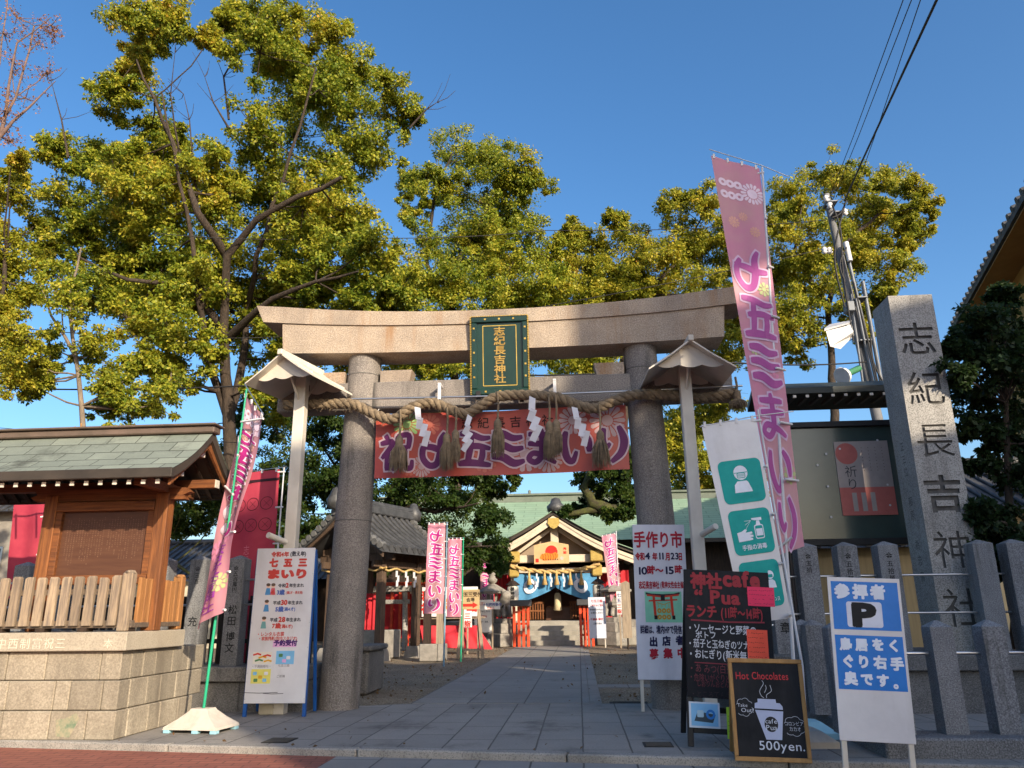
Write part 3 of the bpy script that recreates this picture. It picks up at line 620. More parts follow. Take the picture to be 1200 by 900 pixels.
part('gable_wall', lambda mb: mb.prism([(-3.0, 3.12), (3.0, 3.12), (2.2, 3.55), (0, 4.7), (-2.2, 3.55)], (X0, 31.6, 0), (1, 0, 0), (0, 0, 1), (0, 1, 0), .08), mat('gable_board', (.36, .27, .19), (.28, .21, .15), 2, .8))
for s_ in (-1, 1):
    part('porch_post', lambda mb: mb.box(X0+s_*1.62-.13, 31.05, .86, X0+s_*1.62+.13, 31.31, 3.04, b=.02), IVORY)
    part('post_cap', lambda mb: (mb.box(X0+s_*1.62-.24, 30.8, 3.06, X0+s_*1.62+.24, 31.04, 3.48, b=.03), mb.box(X0+s_*1.62-.2, 30.84, 2.5, X0+s_*1.62+.2, 31.03, 2.95, b=.05)), BRASS)
def f(mb):
    for s_ in (-1, 1):
        for i in range(11):
            a = X0+s_*(.55+i*.1); mb.box(a-.022, 31.9, .9, a+.022, 31.94, 1.55)
        mb.box(min(X0+s_*.5, X0+s_*1.62), 31.88, 1.5, max(X0+s_*.5, X0+s_*1.62), 31.96, 1.58); mb.box(min(X0+s_*.5, X0+s_*1.62), 31.88, 1.2, max(X0+s_*.5, X0+s_*1.62), 31.899, 1.26)
part('lattice', f, WOOD_O)
part('inner_door', lambda mb: [mb.box(X0-2.2+i*.37, 34.2, .87, X0-2.2+i*.37+.05, 34.26, 3.1) for i in range(13)]+[mb.box(X0-2.2, 34.27, .87, X0+2.2, 34.33, 3.1)]+[mb.box(X0-2.2, 34.16, .9+j*.5, X0+2.2, 34.19, .94+j*.5) for j in range(5)], WOOD_B)
# stone steps
st = MB(off=(X0, 30, 0))
for i in range(5): st.box(X0-2.5, 29.65+i*.28, 0 if i == 0 else .0, X0+2.5, 31.0, .17*(i+1), b=.012)
for s_ in (-1, 1):
    st.box(X0+s_*2.75-.22, 29.9, 0, X0+s_*2.75+.22, 31.2, .62, b=.02); st.box(X0+s_*2.75-.24, 29.5, 0, X0+s_*2.75+.24, 29.89, .3, b=.02)
tag(st.build('stone_steps', mat('step_stone', (.36, .33, .28), (.27, .25, .21), 3, .9, .3, 20, dirt=((.12, .11, .09), .5, 1.5)), loc=(X0, 30, 0)), 'wide pale stone steps leading up to the shrine hall porch', 'steps')
# side hall with dark roof left of the shrine, low houses beyond the precinct
def house(label, x0, x1, y0, y1, h, rh, wm, rm, ax='x', name='house', over=.5, win=()):
    t = thing(name, label, 'building', ((x0+x1)/2, y0, 0)); off = ((x0+x1)/2, y0, 0)
    part('wall', lambda mb: mb.box(x0, y0, -.3, x1, y1, h), wm, t, off)
    def rf(mb):
        if ax == 'x':
            yc = (y0+y1)/2
            L = [[(x0-over, y0-over, h-.12), (x0-over, yc, h+rh), (x0-over, y1+over, h-.12), (x0-over, yc, h+rh-.16)], [(x1+over, y0-over, h-.12), (x1+over, yc, h+rh), (x1+over, y1+over, h-.12), (x1+over, yc, h+rh-.16)]]
        else:
            xc = (x0+x1)/2
            L = [[(x0-over, y0-over, h-.12), (xc, y0-over, h+rh-.16), (x1+over, y0-over, h-.12), (xc, y0-over, h+rh)], [(x0-over, y1+over, h-.12), (xc, y1+over, h+rh-.16), (x1+over, y1+over, h-.12), (xc, y1+over, h+rh)]]
        mb.loft(L)
        if ax == 'x':
            n = int((x1-x0+2*over)/.3)
            for i in range(n+1):
                a = x0-over+i*.3; mb.tube([(a, y0-over, h-.09), (a, (y0+y1)/2, h+rh+.03)], .05, 5)
            mb.tube([(x0-over, (y0+y1)/2, h+rh+.08), (x1+over, (y0+y1)/2, h+rh+.08)], .13, 7)
    part('roof', rf, rm, t, off)
    for (wx0, wz0, wx1, wz1) in win:
        w_ = part('window', lambda mb: (mb.box(wx0, y0-.05, wz0, wx1, y0-.003, wz0+.06), mb.box(wx0, y0-.05, wz1-.06, wx1, y0-.003, wz1), mb.box(wx0, y0-.05, wz0+.061, wx0+.06, y0-.003, wz1-.061), mb.box(wx1-.06, y0-.05, wz0+.061, wx1, y0-.003, wz1-.061)), STEEL, t, off)
        part('pane', lambda mb: mb.box(wx0+.06, y0-.03, wz0+.06, wx1-.06, y0-.004, wz1-.06), GLASS, w_, off)
    return t
house('low dark side hall with grey roof between the courtyard tree and the shrine hall', -14.5, -5.0, 37, 42, 2.9, 1.5, WOOD_D, GREYROOF, name='side_hall', over=.8)
house('small low shop with green roof far behind the water pavilion', -22, -9.5, 44, 49, 2.6, 1.0, PLASTER2, GREENROOF, name='shop')
house('grey tiled house behind the crimson flag beyond the notice board', V(-60, 600, 24).x, V(28, 600, 24).x, 24, 30, 4.6, 1.8, mat('weathered_boards', (.30, .27, .23), (.2, .18, .16), 3, .9), TILE, win=[(V(-5, 600, 24).x, 2.2, V(12, 600, 24).x, 3.4)])
house('long low tiled house seen between the fence posts under the notice board eave', V(60, 600, 30).x, V(300, 600, 30).x, 30, 36, 2.7, 1.5, PLASTER2, TILE, win=[(V(205, 600, 30).x, 1.1, V(222, 600, 30).x, 2.0)])
house('grey tiled cream house seen through the dark shrub', V(1125, 600, 17).x, V(1330, 600, 17).x, 17.2, 22, 3.2, 1.3, mat('sunny_plaster', (.62, .48, .26), (.54, .41, .22), 1.5, .9), TILE)
house('cream shed behind the green notice case', V(925, 600, 15).x, V(1075, 600, 15).x, 15, 18, 2.35, .35, mat('cream_boarding', (.50, .38, .20), (.40, .30, .16), 3, .9, stretch=(6, 1, .3)), GREYROOF, name='shed', over=.2)
# ochre house whose eave runs away along the side street
ZE = 12.0; e0, e1 = VZ(1119, 380, ZE), VZ(1222, 190, ZE)
oh = thing('ochre_house', 'ochre walled house with dark tiled eave rising behind the dark shrub', 'house', (e0.x, e0.y, -.1)); OO = (e0.x, e0.y, -.1)
du = (e1-e0).normalized(); dn = Vector((-du.y, du.x, 0)); dn = dn if dn.x > 0 else -dn; eE = e0+du*((e1-e0).length-.3)
def f(mb):
    P = [e0+dn*1.1, eE+dn*1.1, eE+dn*12, e0+dn*12]
    mb.loft([[Vector((p.x, p.y, -.3)) for p in P], [Vector((p.x, p.y, ZE+.05)) for p in P]])
part('wall', f, PLASTER, oh, OO)
part('soffit', lambda mb: mb.loft([[e0-du*.3+dn*.02+Vector((0, 0, -.22)), eE+dn*.02+Vector((0, 0, -.22)), eE+dn*1.099+Vector((0, 0, -.06)), e0-du*.3+dn*1.099+Vector((0, 0, -.06))], [p+Vector((0, 0, .03)) for p in (e0-du*.3+dn*.02+Vector((0, 0, -.22)), eE+dn*.02+Vector((0, 0, -.22)), eE+dn*1.099+Vector((0, 0, -.06)), e0-du*.3+dn*1.099+Vector((0, 0, -.06)))]]), mat('ochre_dark', (.34, .18, .055), (.28, .145, .045), 2, .9), oh, OO)
def f(mb):
    a, b = e0-du*.4, eE
    up = dn*6.6+Vector((0, 0, 1.8))
    mb.loft([[a-Vector((0, 0, .05)), b-Vector((0, 0, .05)), b+up-Vector((0, 0, .05)), a+up-Vector((0, 0, .05))], [p+Vector((0, 0, .16)) for p in (a, b, b+up, a+up)]])
    a2, b2 = a+dn*13.2, b+dn*13.2
    mb.loft([[a+up-Vector((0, 0, .05)), b+up-Vector((0, 0, .05)), b2-Vector((0, 0, .05)), a2-Vector((0, 0, .05))], [p+Vector((0, 0, .16)) for p in (a+up, b+up, b2, a2)]])
    n = int((b-a).length/.5)
    for i in range(n): 
        c = a+(b-a)*(i/n); mb.tube([c-dn*.03+Vector((0, 0, .16)), c+up+Vector((0, 0, .19))], .13, 6)
part('roof', f, GREYROOF, oh, OO)

# block of flats across the street, behind the viewer: it shades the gate as in the photo
bk = thing('apartment_block', 'plain concrete apartment block across the street with roof edge gaps shaped to throw sun patches', 'apartment block', (11.4, -11.5, -.1), rz=math.atan2(.6, .8))
part('wall', lambda mb: mb.box(0, -10, 0, 20, 0, 12.4), CONC, bk, (0, 0, 0))
part('light_shaping_parapet', lambda mb: [mb.box(a, -.3, b, c, -.001, d) for a, b, c, d in ((0, 12.401, 7.35, 13.25), (8.45, 12.401, 20, 13.25), (0, 13.251, 20, 13.5), (0, 13.501, 4.15, 13.95), (4.6, 13.501, 20, 13.95), (0, 13.951, 20, 14.3), (3.9, 14.301, 6.0, 15.7))], CONC, bk, (0, 0, 0))  # gaps added for sun patches on pillar and flag, raised piece added for shade
for fl in range(4):
    for i in range(5):
        w_ = part('window', lambda mb: mb.box(1+i*3.8, 0.001, 1+fl*3, 3+i*3.8, .05, 2.6+fl*3), STEEL, bk, (0, 0, 0))
        part('pane', lambda mb: mb.box(1.08+i*3.8, .051, 1.08+fl*3, 2.92+i*3.8, .06, 2.52+fl*3), GLASS, w_, (0, 0, 0))

# ================================================================== STONE TORII
TX, TY = -1.0, 10.45
to = thing('stone_torii', 'tall weathered granite torii gate spanning the shrine approach', 'torii gate', (TX, TY, 0))
TO = Vector((TX, TY, 0))
def tpart(name, fn, m, parent=to, off=TO):
    mb = MB(off=off); fn(mb); return mb.build(name, m, parent)
for s_ in (-1, 1):
    def f(mb):
        L = []
        for i in range(15):
            q = i/14; z = -.05+4.8*q; r_ = .262-.028*q; c = Vector((TX+s_*(2.13-.15*q), TY, z))
            L.append([c+Vector((r_*cos(a*pi/14), r_*sin(a*pi/14), 0)) for a in range(28)])
        mb.loft(L, True)
    tpart('pillar', f, GRANITE_P)
def beam(mb, xa, xb, zt, zb, y0, y1, slant=0, ridge=0, n=36):
    L = []
    for i in range(n+1):
        q = -1+2*i/n; x_ = (xa+xb)/2+(xb-xa)/2*q; t_, b_ = zt(abs(q)), zb(abs(q))
        sl = slant*max(0, abs(q)-.9)/.1*(1 if q > 0 else -1)
        L.append([Vector((x_, y0, b_)), Vector((x_, y1, b_)), Vector((x_+sl, y1, t_)), Vector((x_+sl, (y0+y1)/2, t_+ridge)), Vector((x_+sl, y0, t_))])
    mb.loft(L)
tpart('top_lintel', lambda mb: beam(mb, TX-3.44, TX+3.44, lambda q: 5.30+.215*q**2.2, lambda q: 5.10+.155*q**2.2, TY-.31, TY+.31, .12, .06), GRANITE)
tpart('under_lintel', lambda mb: beam(mb, TX-3.12, TX+3.12, lambda q: 5.098+.125*q**2.2, lambda q: 4.71+.06*q**2.2, TY-.285, TY+.285, .04), GRANITE)
tpart('tie_beam', lambda mb: mb.box(TX-3.2, TY-.15, 3.93, TX+3.2, TY+.15, 4.33, b=.015), GRANITE_P)
for xa, xb, fl in ((-2.56, -2.24, -1), (-1.72, -1.30, 1), (1.36, 1.74, -1), (2.26, 2.6, 1)):
    tpart('wedge', lambda mb: mb.prism([(xa+(-.04 if fl < 0 else .0), .17), (xa, 0), (xb, 0), (xb+(.04 if fl > 0 else 0), .17)], (TX, TY-.13, 4.332), (1, 0, 0), (0, 0, 1), (0, 1, 0), .26), GRANITE)
# old joint of the two-piece pillar and the thin iron bands near the tops
for s_, zj, rj in ((-1, 2.38, .2495), (-1, 4.45, .2375), (1, 4.40, .2378)):
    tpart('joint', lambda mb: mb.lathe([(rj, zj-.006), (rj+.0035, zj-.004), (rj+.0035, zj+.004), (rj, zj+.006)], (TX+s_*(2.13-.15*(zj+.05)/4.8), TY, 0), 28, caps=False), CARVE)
# name plaque
pc = V(585.5, 460, 10.12)
pq = thing('name_plaque', 'dark green lacquered plaque with gilt frame and gilt characters on the torii', 'plaque', (-.985, 10.235, 4.06), rx=R(6))
mb = MB(); mb.box(-.34, -.01, .05, .34, .02, 1.07); mb.build('panel', GREENLAC, pq)
mb = MB(); mb.box(-.40, -.05, 0, .40, -.002, .085, b=.01); mb.box(-.40, -.05, 1.035, .40, -.002, 1.12, b=.01); mb.box(-.40, -.05, .086, -.32, -.002, 1.034, b=.01); mb.box(.32, -.05, .086, .40, -.002, 1.034, b=.01); fr_ = mb.build('frame', GREENLAC, pq)
mb = MB()
for i in range(46):
    z = .012+i*1.096/45
    for x_ in (-.405, .405): mb.box(x_-.011, -.06, z-.008, x_+.011, -.03, z+.008, b=.003)
for i in range(30):
    x_ = -.39+i*.78/29
    for z in (1.122,): mb.box(x_-.009, -.06, z-.008, x_+.009, -.03, z+.008, b=.003)
for x_ in (-.36, .36):
    for z in (.25, .42, .6, .78, .95): mb.box(x_-.014, -.057, z-.014, x_+.014, -.0505, z+.014, b=.003)
for x_ in (-.2, 0, .2):
    for z in (.042, 1.078): mb.box(x_-.014, -.057, z-.014, x_+.014, -.0505, z+.014, b=.003)
mb.build('gilt_stud', GOLD, fr_)
mb = MB(); 
for a in (((-.235, .13), (.235, .13)), ((.235, .13), (.235, .99)), ((.235, .99), (-.235, .99)), ((-.235, .99), (-.235, .13))): mb.stroke(a, .011, -.014)
mb.build('gilt_line', GOLD, pq)
mb = MB(); mb.text('志紀長吉神社', 0, .975, .136, .02, vert=True, y=-.017, sx=1.25); mb.build('lettering', mat('dull_gold', (.42, .27, .07), (.33, .2, .05), 6, .55, metal=.3), pq)
mb = MB(); mb.box(-.33, -.07, -.12, -.27, -.051, .05); mb.box(.27, -.07, -.12, .33, -.051, .05); mb.build('strap', BLACK, pq)

# rod with white clips
ra, rb = V(392, 468, 10.14), V(870, 452, 10.14)
rod = thing('steel_rod', 'long steel rod fixed across the torii tie beam by white clips', 'rod', ra)
mb = MB(off=ra); mb.tube([ra.lerp(rb, i/10)+Vector((0, 0, -.03*sin(pi*i/10))) for i in range(11)], .014, 8); mb.build('bar', STEEL, rod)
for px in (515, 650):
    c = V(px, 455, 10.14); mb = MB(off=ra); mb.box(c.x-.022, 10.11, 3.99, c.x+.022, 10.16, 4.2, b=.004); mb.box(c.x-.022, 10.11, 4.201, c.x+.022, 10.31, 4.23, b=.004); mb.build('clip', CLIP, rod)
# shimenawa
RP = [(334, 475), (360, 474), (395, 473), (415, 474), (440, 486), (462, 491), (482, 478), (505, 472), (525, 479), (545, 485), (562, 477), (580, 466), (605, 463), (640, 464), (660, 468), (680, 476), (700, 478), (722, 469), (742, 463), (765, 462), (790, 464), (815, 467), (848, 463), (862, 460)]
P_ = [V(a, b, 10.07) for a, b in RP]
path = cr(P_, 9)
rp = MB(off=P_[0]); d = 0
cums = [0]
for a, b in zip(path, path[1:]): cums.append(cums[-1]+(b-a).length)
for k_ in range(3):
    pts = []
    for i, p in enumerate(path):
        t = (path[min(i+1, len(path)-1)]-path[max(i-1, 0)]).normalized(); u = t.cross(Vector((0, 1, 0))).normalized(); w_ = t.cross(u)
        a = cums[i]*2*pi/.30+k_*2*pi/3; pts.append(p+(u*cos(a)+w_*sin(a))*.035)
    rp.tube(pts, .043, 8)
rnd = random.Random(5)
for i in range(1300):
    j = rnd.randrange(len(path)-1); p = path[j]; d_ = Vector((rnd.uniform(-.8, .8), rnd.uniform(-1, 0), rnd.uniform(-1, .4))).normalized()
    a = p+d_*.06; rp.tube([a, a+d_*rnd.uniform(.02, .085)+Vector((rnd.uniform(-.04, .04), 0, -.01))], .0018, 3)
sh_ = rp.build('straw_rope', STRAW, loc=P_[0]); tag(sh_, 'thick twisted straw rope looped across the torii below the plaque', 'straw rope')
def tassel(label, px, y0, y1, dx=0, w=.115, m=STRAW, Y=9.99, group='straw tassels hanging from the torii rope', name='straw_tassel', sd=1):
    a, b = V(px, y0, Y), V(px+dx, y1, Y); L = (a-b).length; t = thing(name, label, 'tassel', a, group=group)
    r2 = random.Random(sd+int(px)); hz = -L*.45
    mb = MB(); mb.tube([(0, 0, .05), (.01, 0, hz*.4), (.0, 0, hz)], .016, 6); mb.build('cord', m, t)
    mb = MB(); mb.lathe([(.02, hz+.04), (.05, hz), (.055, hz-.06), (.045, hz-.10), (.06, hz-.13)], (0, 0, 0), 12)
    for q in (hz-.085, hz-.105): mb.lathe([(.05, q), (.055, q-.006), (.05, q-.012)], (0, 0, 0), 12)
    mb.build('binding', m, t)
    mb = MB()
    for i in range(240):
        an = r2.uniform(0, 2*pi); rr = w*r2.random()**.5; rt = .05*r2.random()**.5
        e = Vector((1.08*rr*cos(an), 1.08*rr*sin(an), -L*r2.uniform(.86, 1.06)))
        s0 = Vector((rt*cos(an), rt*sin(an), hz-.09))
        mb.tube([s0, s0.lerp(e, .45)+Vector((rr*.25*cos(an), rr*.25*sin(an), 0)), e], [.005, .0045, .002], 4)
    mb.lathe([(.045, hz-.1), (w*.5, hz-.2), (w*.62, -L*.86), (w*.4, -L*.9)], (0, 0, 0), 14)
    mb.build('skirt', m, t)
    return t
tassel('wide straw tassel hanging before the green flower at the red banner end', 469, 484, 551, dx=-2, w=.125)
tassel('straw tassel on a long cord hanging beside the first zigzag paper streamer pair', 524, 481, 548, w=.09)
tassel('short straw tassel tied close against a longer one on the torii rope', 534, 481, 539, w=.07)
tassel('straw tassel hanging at the middle of the red banner under the plaque', 583, 463, 533, w=.085)
tassel('straw tassel hanging under the last character of the shrine name', 643, 466, 536, w=.085)
tassel('small straw tassel paired with a longer one under the shrine name', 651, 466, 531, w=.07)
tassel('wide straw tassel hanging before the pale flower near the granite pillar', 702, 478, 545, w=.12)
tassel('frayed rope end tassel beside the white gabled post roof', 862, 446, 478, w=.12)
def shide(label, px, y0, y1, lean=0):
    a = V(px, y0, 9.97); L = a.z-V(px, y1, 9.97).z; k_ = L/.62
    o = MB(off=a); M0 = Matrix.Translation(a) @ Matrix.Rotation(lean, 4, 'Y'); o.M = M0
    w_ = .085*k_
    segs = [((0, 0, 0), (0, -.03, -.2*k_)), ((.03*k_, -.03, -.17*k_), (-.02*k_, .0, -.33*k_)), ((.085*k_, -.0, -.27*k_), (.02*k_, -.035, -.46*k_)), ((.12*k_, -.03, -.39*k_), (.03*k_, .0, -.60*k_))]
    for (a0, b0) in segs:
        a0, b0 = Vector(a0), Vector(b0)
        o.add([a0+Vector((-w_*.5, 0, 0)), a0+Vector((w_*.5, 0, -.035*k_)), b0+Vector((w_*.5, 0, -.035*k_)), b0+Vector((-w_*.5, 0, 0))], [(0, 1, 2, 3)])
        o.add([a0+Vector((-w_*.5, .003, 0)), a0+Vector((w_*.5, .003, -.035*k_)), b0+Vector((w_*.5, .003, -.035*k_)), b0+Vector((-w_*.5, .003, 0))], [(3, 2, 1, 0)])
    t = o.build('paper_streamer', PAPER, loc=a); tag(t, label, 'paper streamer', 'white zigzag paper streamers on the torii rope')
shide('crisp white zigzag paper streamer over the green flower of the red banner', 489, 476, 524, R(-8))
shide('twisted white paper streamer before the 五 character of the red banner', 551, 486, 529, R(14))
shide('thin crumpled white paper streamer between the middle tassel and the 社 character', 624, 464, 517, R(4))
shide('crisp white zigzag paper streamer over the い character of the red banner', 673, 476, 524, R(-8))

# ------------------------------------------------------------------ red banner
def flower(mb, x, z, r, n=16, y=-.003, fn=None, r0=.35):
    for k_ in range(n):
        a = 2*pi*k_/n; pts = []
        for (q, w_) in ((r0, -.5), (.7, -.9), (.93, -.7), (1, 0), (.93, .7), (.7, .9), (r0, .5)):
            an = a+w_*pi/n*.92; pts.append((x+r*q*cos(an), z+r*q*sin(an)))
        mb.add([fn(*p) if fn else (p[0], y, p[1]) for p in pts], [list(range(len(pts)))])
    pts = [(x+r*r0*.9*cos(k_*pi/8), z+r*r0*.9*sin(k_*pi/8)) for k_ in range(16)]
    mb.add([fn(*p) if fn else (p[0], y, p[1]) for p in pts], [list(range(16))])
ba = V(444, 561, 10.3); bt = thing('festival_banner', 'wide red cloth banner with purple characters hanging under the torii rope', 'banner', (-1.0, 10.27, 2.96), ry=R(-.6))
BW, BH = 3.48, .90
def bfn(d):
    return lambda x, z: Vector((x, .018*sin(x*3.3+z*2)+.012*sin(x*7+1.3)-d, z))
mb = MB(); b0 = bfn(0); mb.sheet(lambda u, v: b0(-BW/2+BW*u, BH*v-.015*sin(pi*u)), 60, 6); mb.build('cloth', ORANGE_B, bt)
mb = MB(); b1 = bfn(.006)
flower(mb, -BW/2+.13*BW, .74, .20, 16, fn=b1); mb.m = 1; flower(mb, -BW/2+.19*BW, .14, .15, 18, fn=b1); flower(mb, BW*.425, .68, .25, 16, fn=b1); flower(mb, BW*.29, .70, .20, 14, fn=b1); flower(mb, BW*.10, .26, .25, 14, fn=b1); flower(mb, BW*.19, .19, .2, 16, fn=b1)
mb.m = 2; flower(mb, -BW*.28, .72, .16, 12, fn=b1); flower(mb, BW*.06, .42, .16, 12, fn=b1); flower(mb, -BW*.06, .2, .18, 12, fn=b1); flower(mb, -BW*.36, .13, .12, 10, fn=b1)
mb.build('printed_flower', [ink('#8fb070'), ink('#b99a98'), ink('#c06a58')], bt)
bf2 = bfn(.0085); bf3 = bfn(.012)
mo = MB(); mi_ = MB()
for ch, u in zip('祝七五三まいり', (.085, .25, .40, .53, .665, .80, .945)):
    x_ = -BW/2+BW*u
    g_ = lambda x, z, d: (bf2 if d else bf3)(x_+(x-.5)*.47, .10+z*.50)
    mo.brush(ch, lambda x, z: g_(x, z, 1), .045, 1.2); mi_.brush(ch, lambda x, z: g_(x, z, 0), .0, 1.2)
mo.build('letter_outline', ink('#c9aeb4'), bt); mi_.build('lettering', ink('#632658'), bt)
mb = MB(); mb.text('志紀長吉神社', BW*.04, .655, .165, .012, fn=bf2, gap=1.35); mb.build('shrine_name', ink('#3a1410'), bt)
mb = MB()
for x_ in (-BW/2+.03, -.6, .5, BW/2-.03): mb.tube([(x_, -.02, BH-.02), (x_, .0, BH+.06), (x_, .1, BH+.11)], .006, 5)
mb.build('tie_cord', CLIP, bt)

# ------------------------------------------------------------------ white gabled posts
def gable_post(label, base, rz, hw, apex, roofdz, peg):
    t = thing('gabled_post', label, 'lamp post', base, rz=0, group=None)
    mb = MB(); mb.box(-.075, -.075, 0, .075, .075, apex-.2, b=.008); mb.box(-.045, -.044, apex-.2, .045, .044, apex-.03)
    mb.build('post', WHITE, t)
    mb = MB(); mb.M = Matrix.Rotation(rz, 4, 'Z')
    dl = .44; dr = hw*.80
    for s_ in (-1, 1):
        a = [(0, 0, apex), (s_*hw*.5, 0, apex-dr*.46), (s_*hw, 0, apex-dr*.86)]
        up = [Vector(p) for p in a]; dn = [p-Vector((0, 0, .022)) for p in up]; loop = up+dn[::-1]
        A, B = [p+Vector((0, -dl-.1, 0)) for p in loop], [p+Vector((0, dl, 0)) for p in loop]
        mb.loft([A, B] if s_ > 0 else [B, A])
    rf = mb.build('roof', WHITE, t)
    mb = MB(); mb.M = Matrix.Rotation(rz, 4, 'Z'); mb.box(-.035, -dl-.13, apex-.03, .035, dl+.03, apex+.045, b=.006); mb.build('ridge', WHITE, rf)
    for y_ in (-dl+.02, dl-.06):
        hb = hw*.80; n = 30; bot = []
        for i in range(n+1):
            q = i/n; bot.append((-hb+2*hb*q, apex-dr*.70-.035*abs(sin(pi*q*3))+.0+.05*abs(2*q-1)*0))
        poly_ = bot+[(hb, apex-dr*.64), (0, apex-.03), (-hb, apex-dr*.64)]
        mb = MB(); mb.M = Matrix.Rotation(rz, 4, 'Z'); mb.prism(poly_, (0, y_, 0), (1, 0, 0), (0, 0, 1), (0, 1, 0), .02); mb.build('gable_board', WHITE, rf)
    mb = MB(); mb.M = Matrix.Rotation(rz, 4, 'Z'); 
    for s_ in (-1, 1): mb.tube([(0, s_*.05, apex-.55), (0, s_*.42, apex-.07)], .018, 6)
    mb.build('brace', WHITE, t)
    mb = MB(); mb.tube([(peg*.05, -.05, 2.06), (peg*.18, -.34, 2.13)], .038, 10); mb.build('peg', WHITE, t)
    return t
gable_post('white wooden post with scalloped gable roof behind the green flag pole', (-3.70, 9.9, 0), R(-14), .53, 4.50, .5, -1)
gable_post('white wooden post with scalloped gable roof behind the cafe blackboard', (1.50, 9.9, 0), R(3), .55, 4.47, .5, 1)

# ------------------------------------------------------------------ plinth, picket fence, roofed notice board
PLO = Vector((-5, 7.83, 0))
pl = thing('stone_plinth', 'pale block stone plinth carrying the wooden picket fence and notice board', 'plinth', PLO)
BLK = mat('plinth_block', (.41, .35, .265), (.31, .265, .20), 1.6, .9, .35, 35, speck=(60, (.20, .16, .11), .45, (.55, .47, .35)), dirt=((.20, .165, .12), .8, 2.2), island=.5, streak=((.16, .13, .10), .7, 4))
mb = MB(off=PLO); r2 = random.Random(8)
zs = [0, .27, .55, .828]
for j in range(3):
    z0, z1 = zs[j]+.003, zs[j+1]-.003; bt_ = .015*j
    x_ = -4.58-bt_; first = True
    while x_ > -9:
        w_ = r2.choice((.16, .22, .34, .38, .42, .5, .58)) if not first else (.30, .17, .22)[j]
        mb.box(x_-w_+.003, 7.83+bt_+r2.uniform(0, .008), z0, x_-.003, 8.05, z1, b=.009); x_ -= w_; first = False
    y_ = 8.055
    while y_ < 9.4:
        d_ = r2.uniform(.22, .4); mb.box(-4.9, y_+.003, z0, -4.58-bt_-r2.uniform(0, .006), y_+d_-.003, z1, b=.009); y_ += d_
mb.box(-9, 8.02, .0, -4.7, 9.4, .825)
mb.build('block_courses', BLK, pl)
mb = MB(off=PLO); mb.box(-9, 7.80, .83, -4.55, 9.0, 1.012, b=.008); cp_ = mb.build('cap_stone', mat('cap_stone', (.44, .38, .29), (.35, .30, .23), 2, .85, .25, 45, speck=(70, (.2, .17, .13), .4)), pl)
mb = MB(); mb.text('中西制富祝三', -.55, .865, .115, -.004, y=7.794-7.83, gap=1.1); mb.text('本', .265, .865, .1, -.004, y=7.794-7.83); mb.build('inscription', mat('inscription', (.68, .62, .50), None, 8), cp_)
mb = MB(off=PLO); mb.add([(-5.17, 7.8285, .04), (-5.03, 7.8285, .03), (-4.95, 7.8285, .20), (-4.99, 7.8285, .25), (-5.1, 7.8285, .20), (-5.19, 7.8285, .19)], [(0, 1, 2, 3, 4, 5)]); mb.build('paint_stain', mat('faded_green_stain', (.13, .19, .12), (.36, .30, .20), 14, .9), pl)
FO = Vector((-5, 7.93, 1.012))
fe = thing('picket_fence', 'low weathered picket fence round the notice board on the stone plinth', 'fence', FO)
r2 = random.Random(2)
mb = MB(off=FO); x_ = -4.80
while x_ > -8.6:
    h = 1.565+r2.uniform(-.012, .012); a = r2.uniform(-.012, .012)
    mb.loft([[(x_-.046+q, y_, z) for q, y_ in ((0, 7.90), (.092, 7.90), (.092, 7.935), (0, 7.935))] for z in (1.075, h-.02)]+[[(x_-.034+a+q, y_, h) for q, y_ in ((0, 7.905), (.068, 7.905), (.068, 7.93), (0, 7.93))]]); x_ -= .137
mb.build('picket_panel', PICKET, fe)
mb = MB(off=FO); y_ = 8.04
while y_ < 8.86:
    h = 1.55+r2.uniform(-.01, .01); mb.box(-4.645, y_, 1.085, -4.605, y_+.075, h, b=.006); y_ += .105
mb.build('side_picket_panel', PICKET_N, fe)
mb = MB(off=FO); mb.box(-8.6, 7.937, 1.05, -4.6, 8.0, 1.125, b=.005); mb.box(-8.6, 7.937, 1.38, -4.7, 7.985, 1.44, b=.005); mb.box(-4.68, 8.0, 1.05, -4.6, 8.95, 1.1, b=.005)
mb.build('rail', mat('rail_wood', (.16, .115, .08), (.09, .07, .055), 4, .85, .3, 22, stretch=(.8, 9, 9)), fe)
mb = MB(off=FO)
for i in range(9): mb.box(-8.4+i*.46, 7.94, 1.013, -8.3+i*.46, 8.06, 1.049)
mb.build('foot_block', WOOD_D, fe)
for x_, y_, m_ in ((-4.68, 7.89, PICKET), (-4.66, 8.9, PICKET_N), (-6.3, 7.89, PICKET)):
    mb = MB(off=FO); mb.box(x_-.055, y_, 1.015, x_+.055, y_+.1, 1.60, b=.01); mb.lathe([(.07, 1.6), (.05, 1.625), (0, 1.632)], (x_, y_+.05, 0), 4, False); mb.build('fence_post', m_, fe)
NB = Vector((-5.3, 8.35, 1.012))
nb = thing('notice_board', 'brown wooden notice board under a green copper gable roof', 'notice board', NB)
def npart(name, fn, m, parent=nb):
    mb = MB(off=NB); fn(mb); return mb.build(name, m, parent)
for x_ in (-4.62, -5.93): npart('post', lambda mb: mb.box(x_-.075, 8.28, 1.013, x_+.075, 8.43, 2.49, b=.008), WOOD_O)
npart('frame', lambda mb: (mb.box(-5.853, 8.27, 1.50, -4.697, 8.40, 1.60, b=.008), mb.box(-5.853, 8.27, 2.30, -4.697, 8.40, 2.41, b=.008), mb.box(-5.853, 8.29, 1.601, -5.78, 8.39, 2.299, b=.005), mb.box(-4.77, 8.29, 1.601, -4.697, 8.39, 2.299, b=.005)), WOOD_H)
bp = npart('panel', lambda mb: mb.box(-5.78, 8.335, 1.60, -4.77, 8.365, 2.30), WOOD_B)
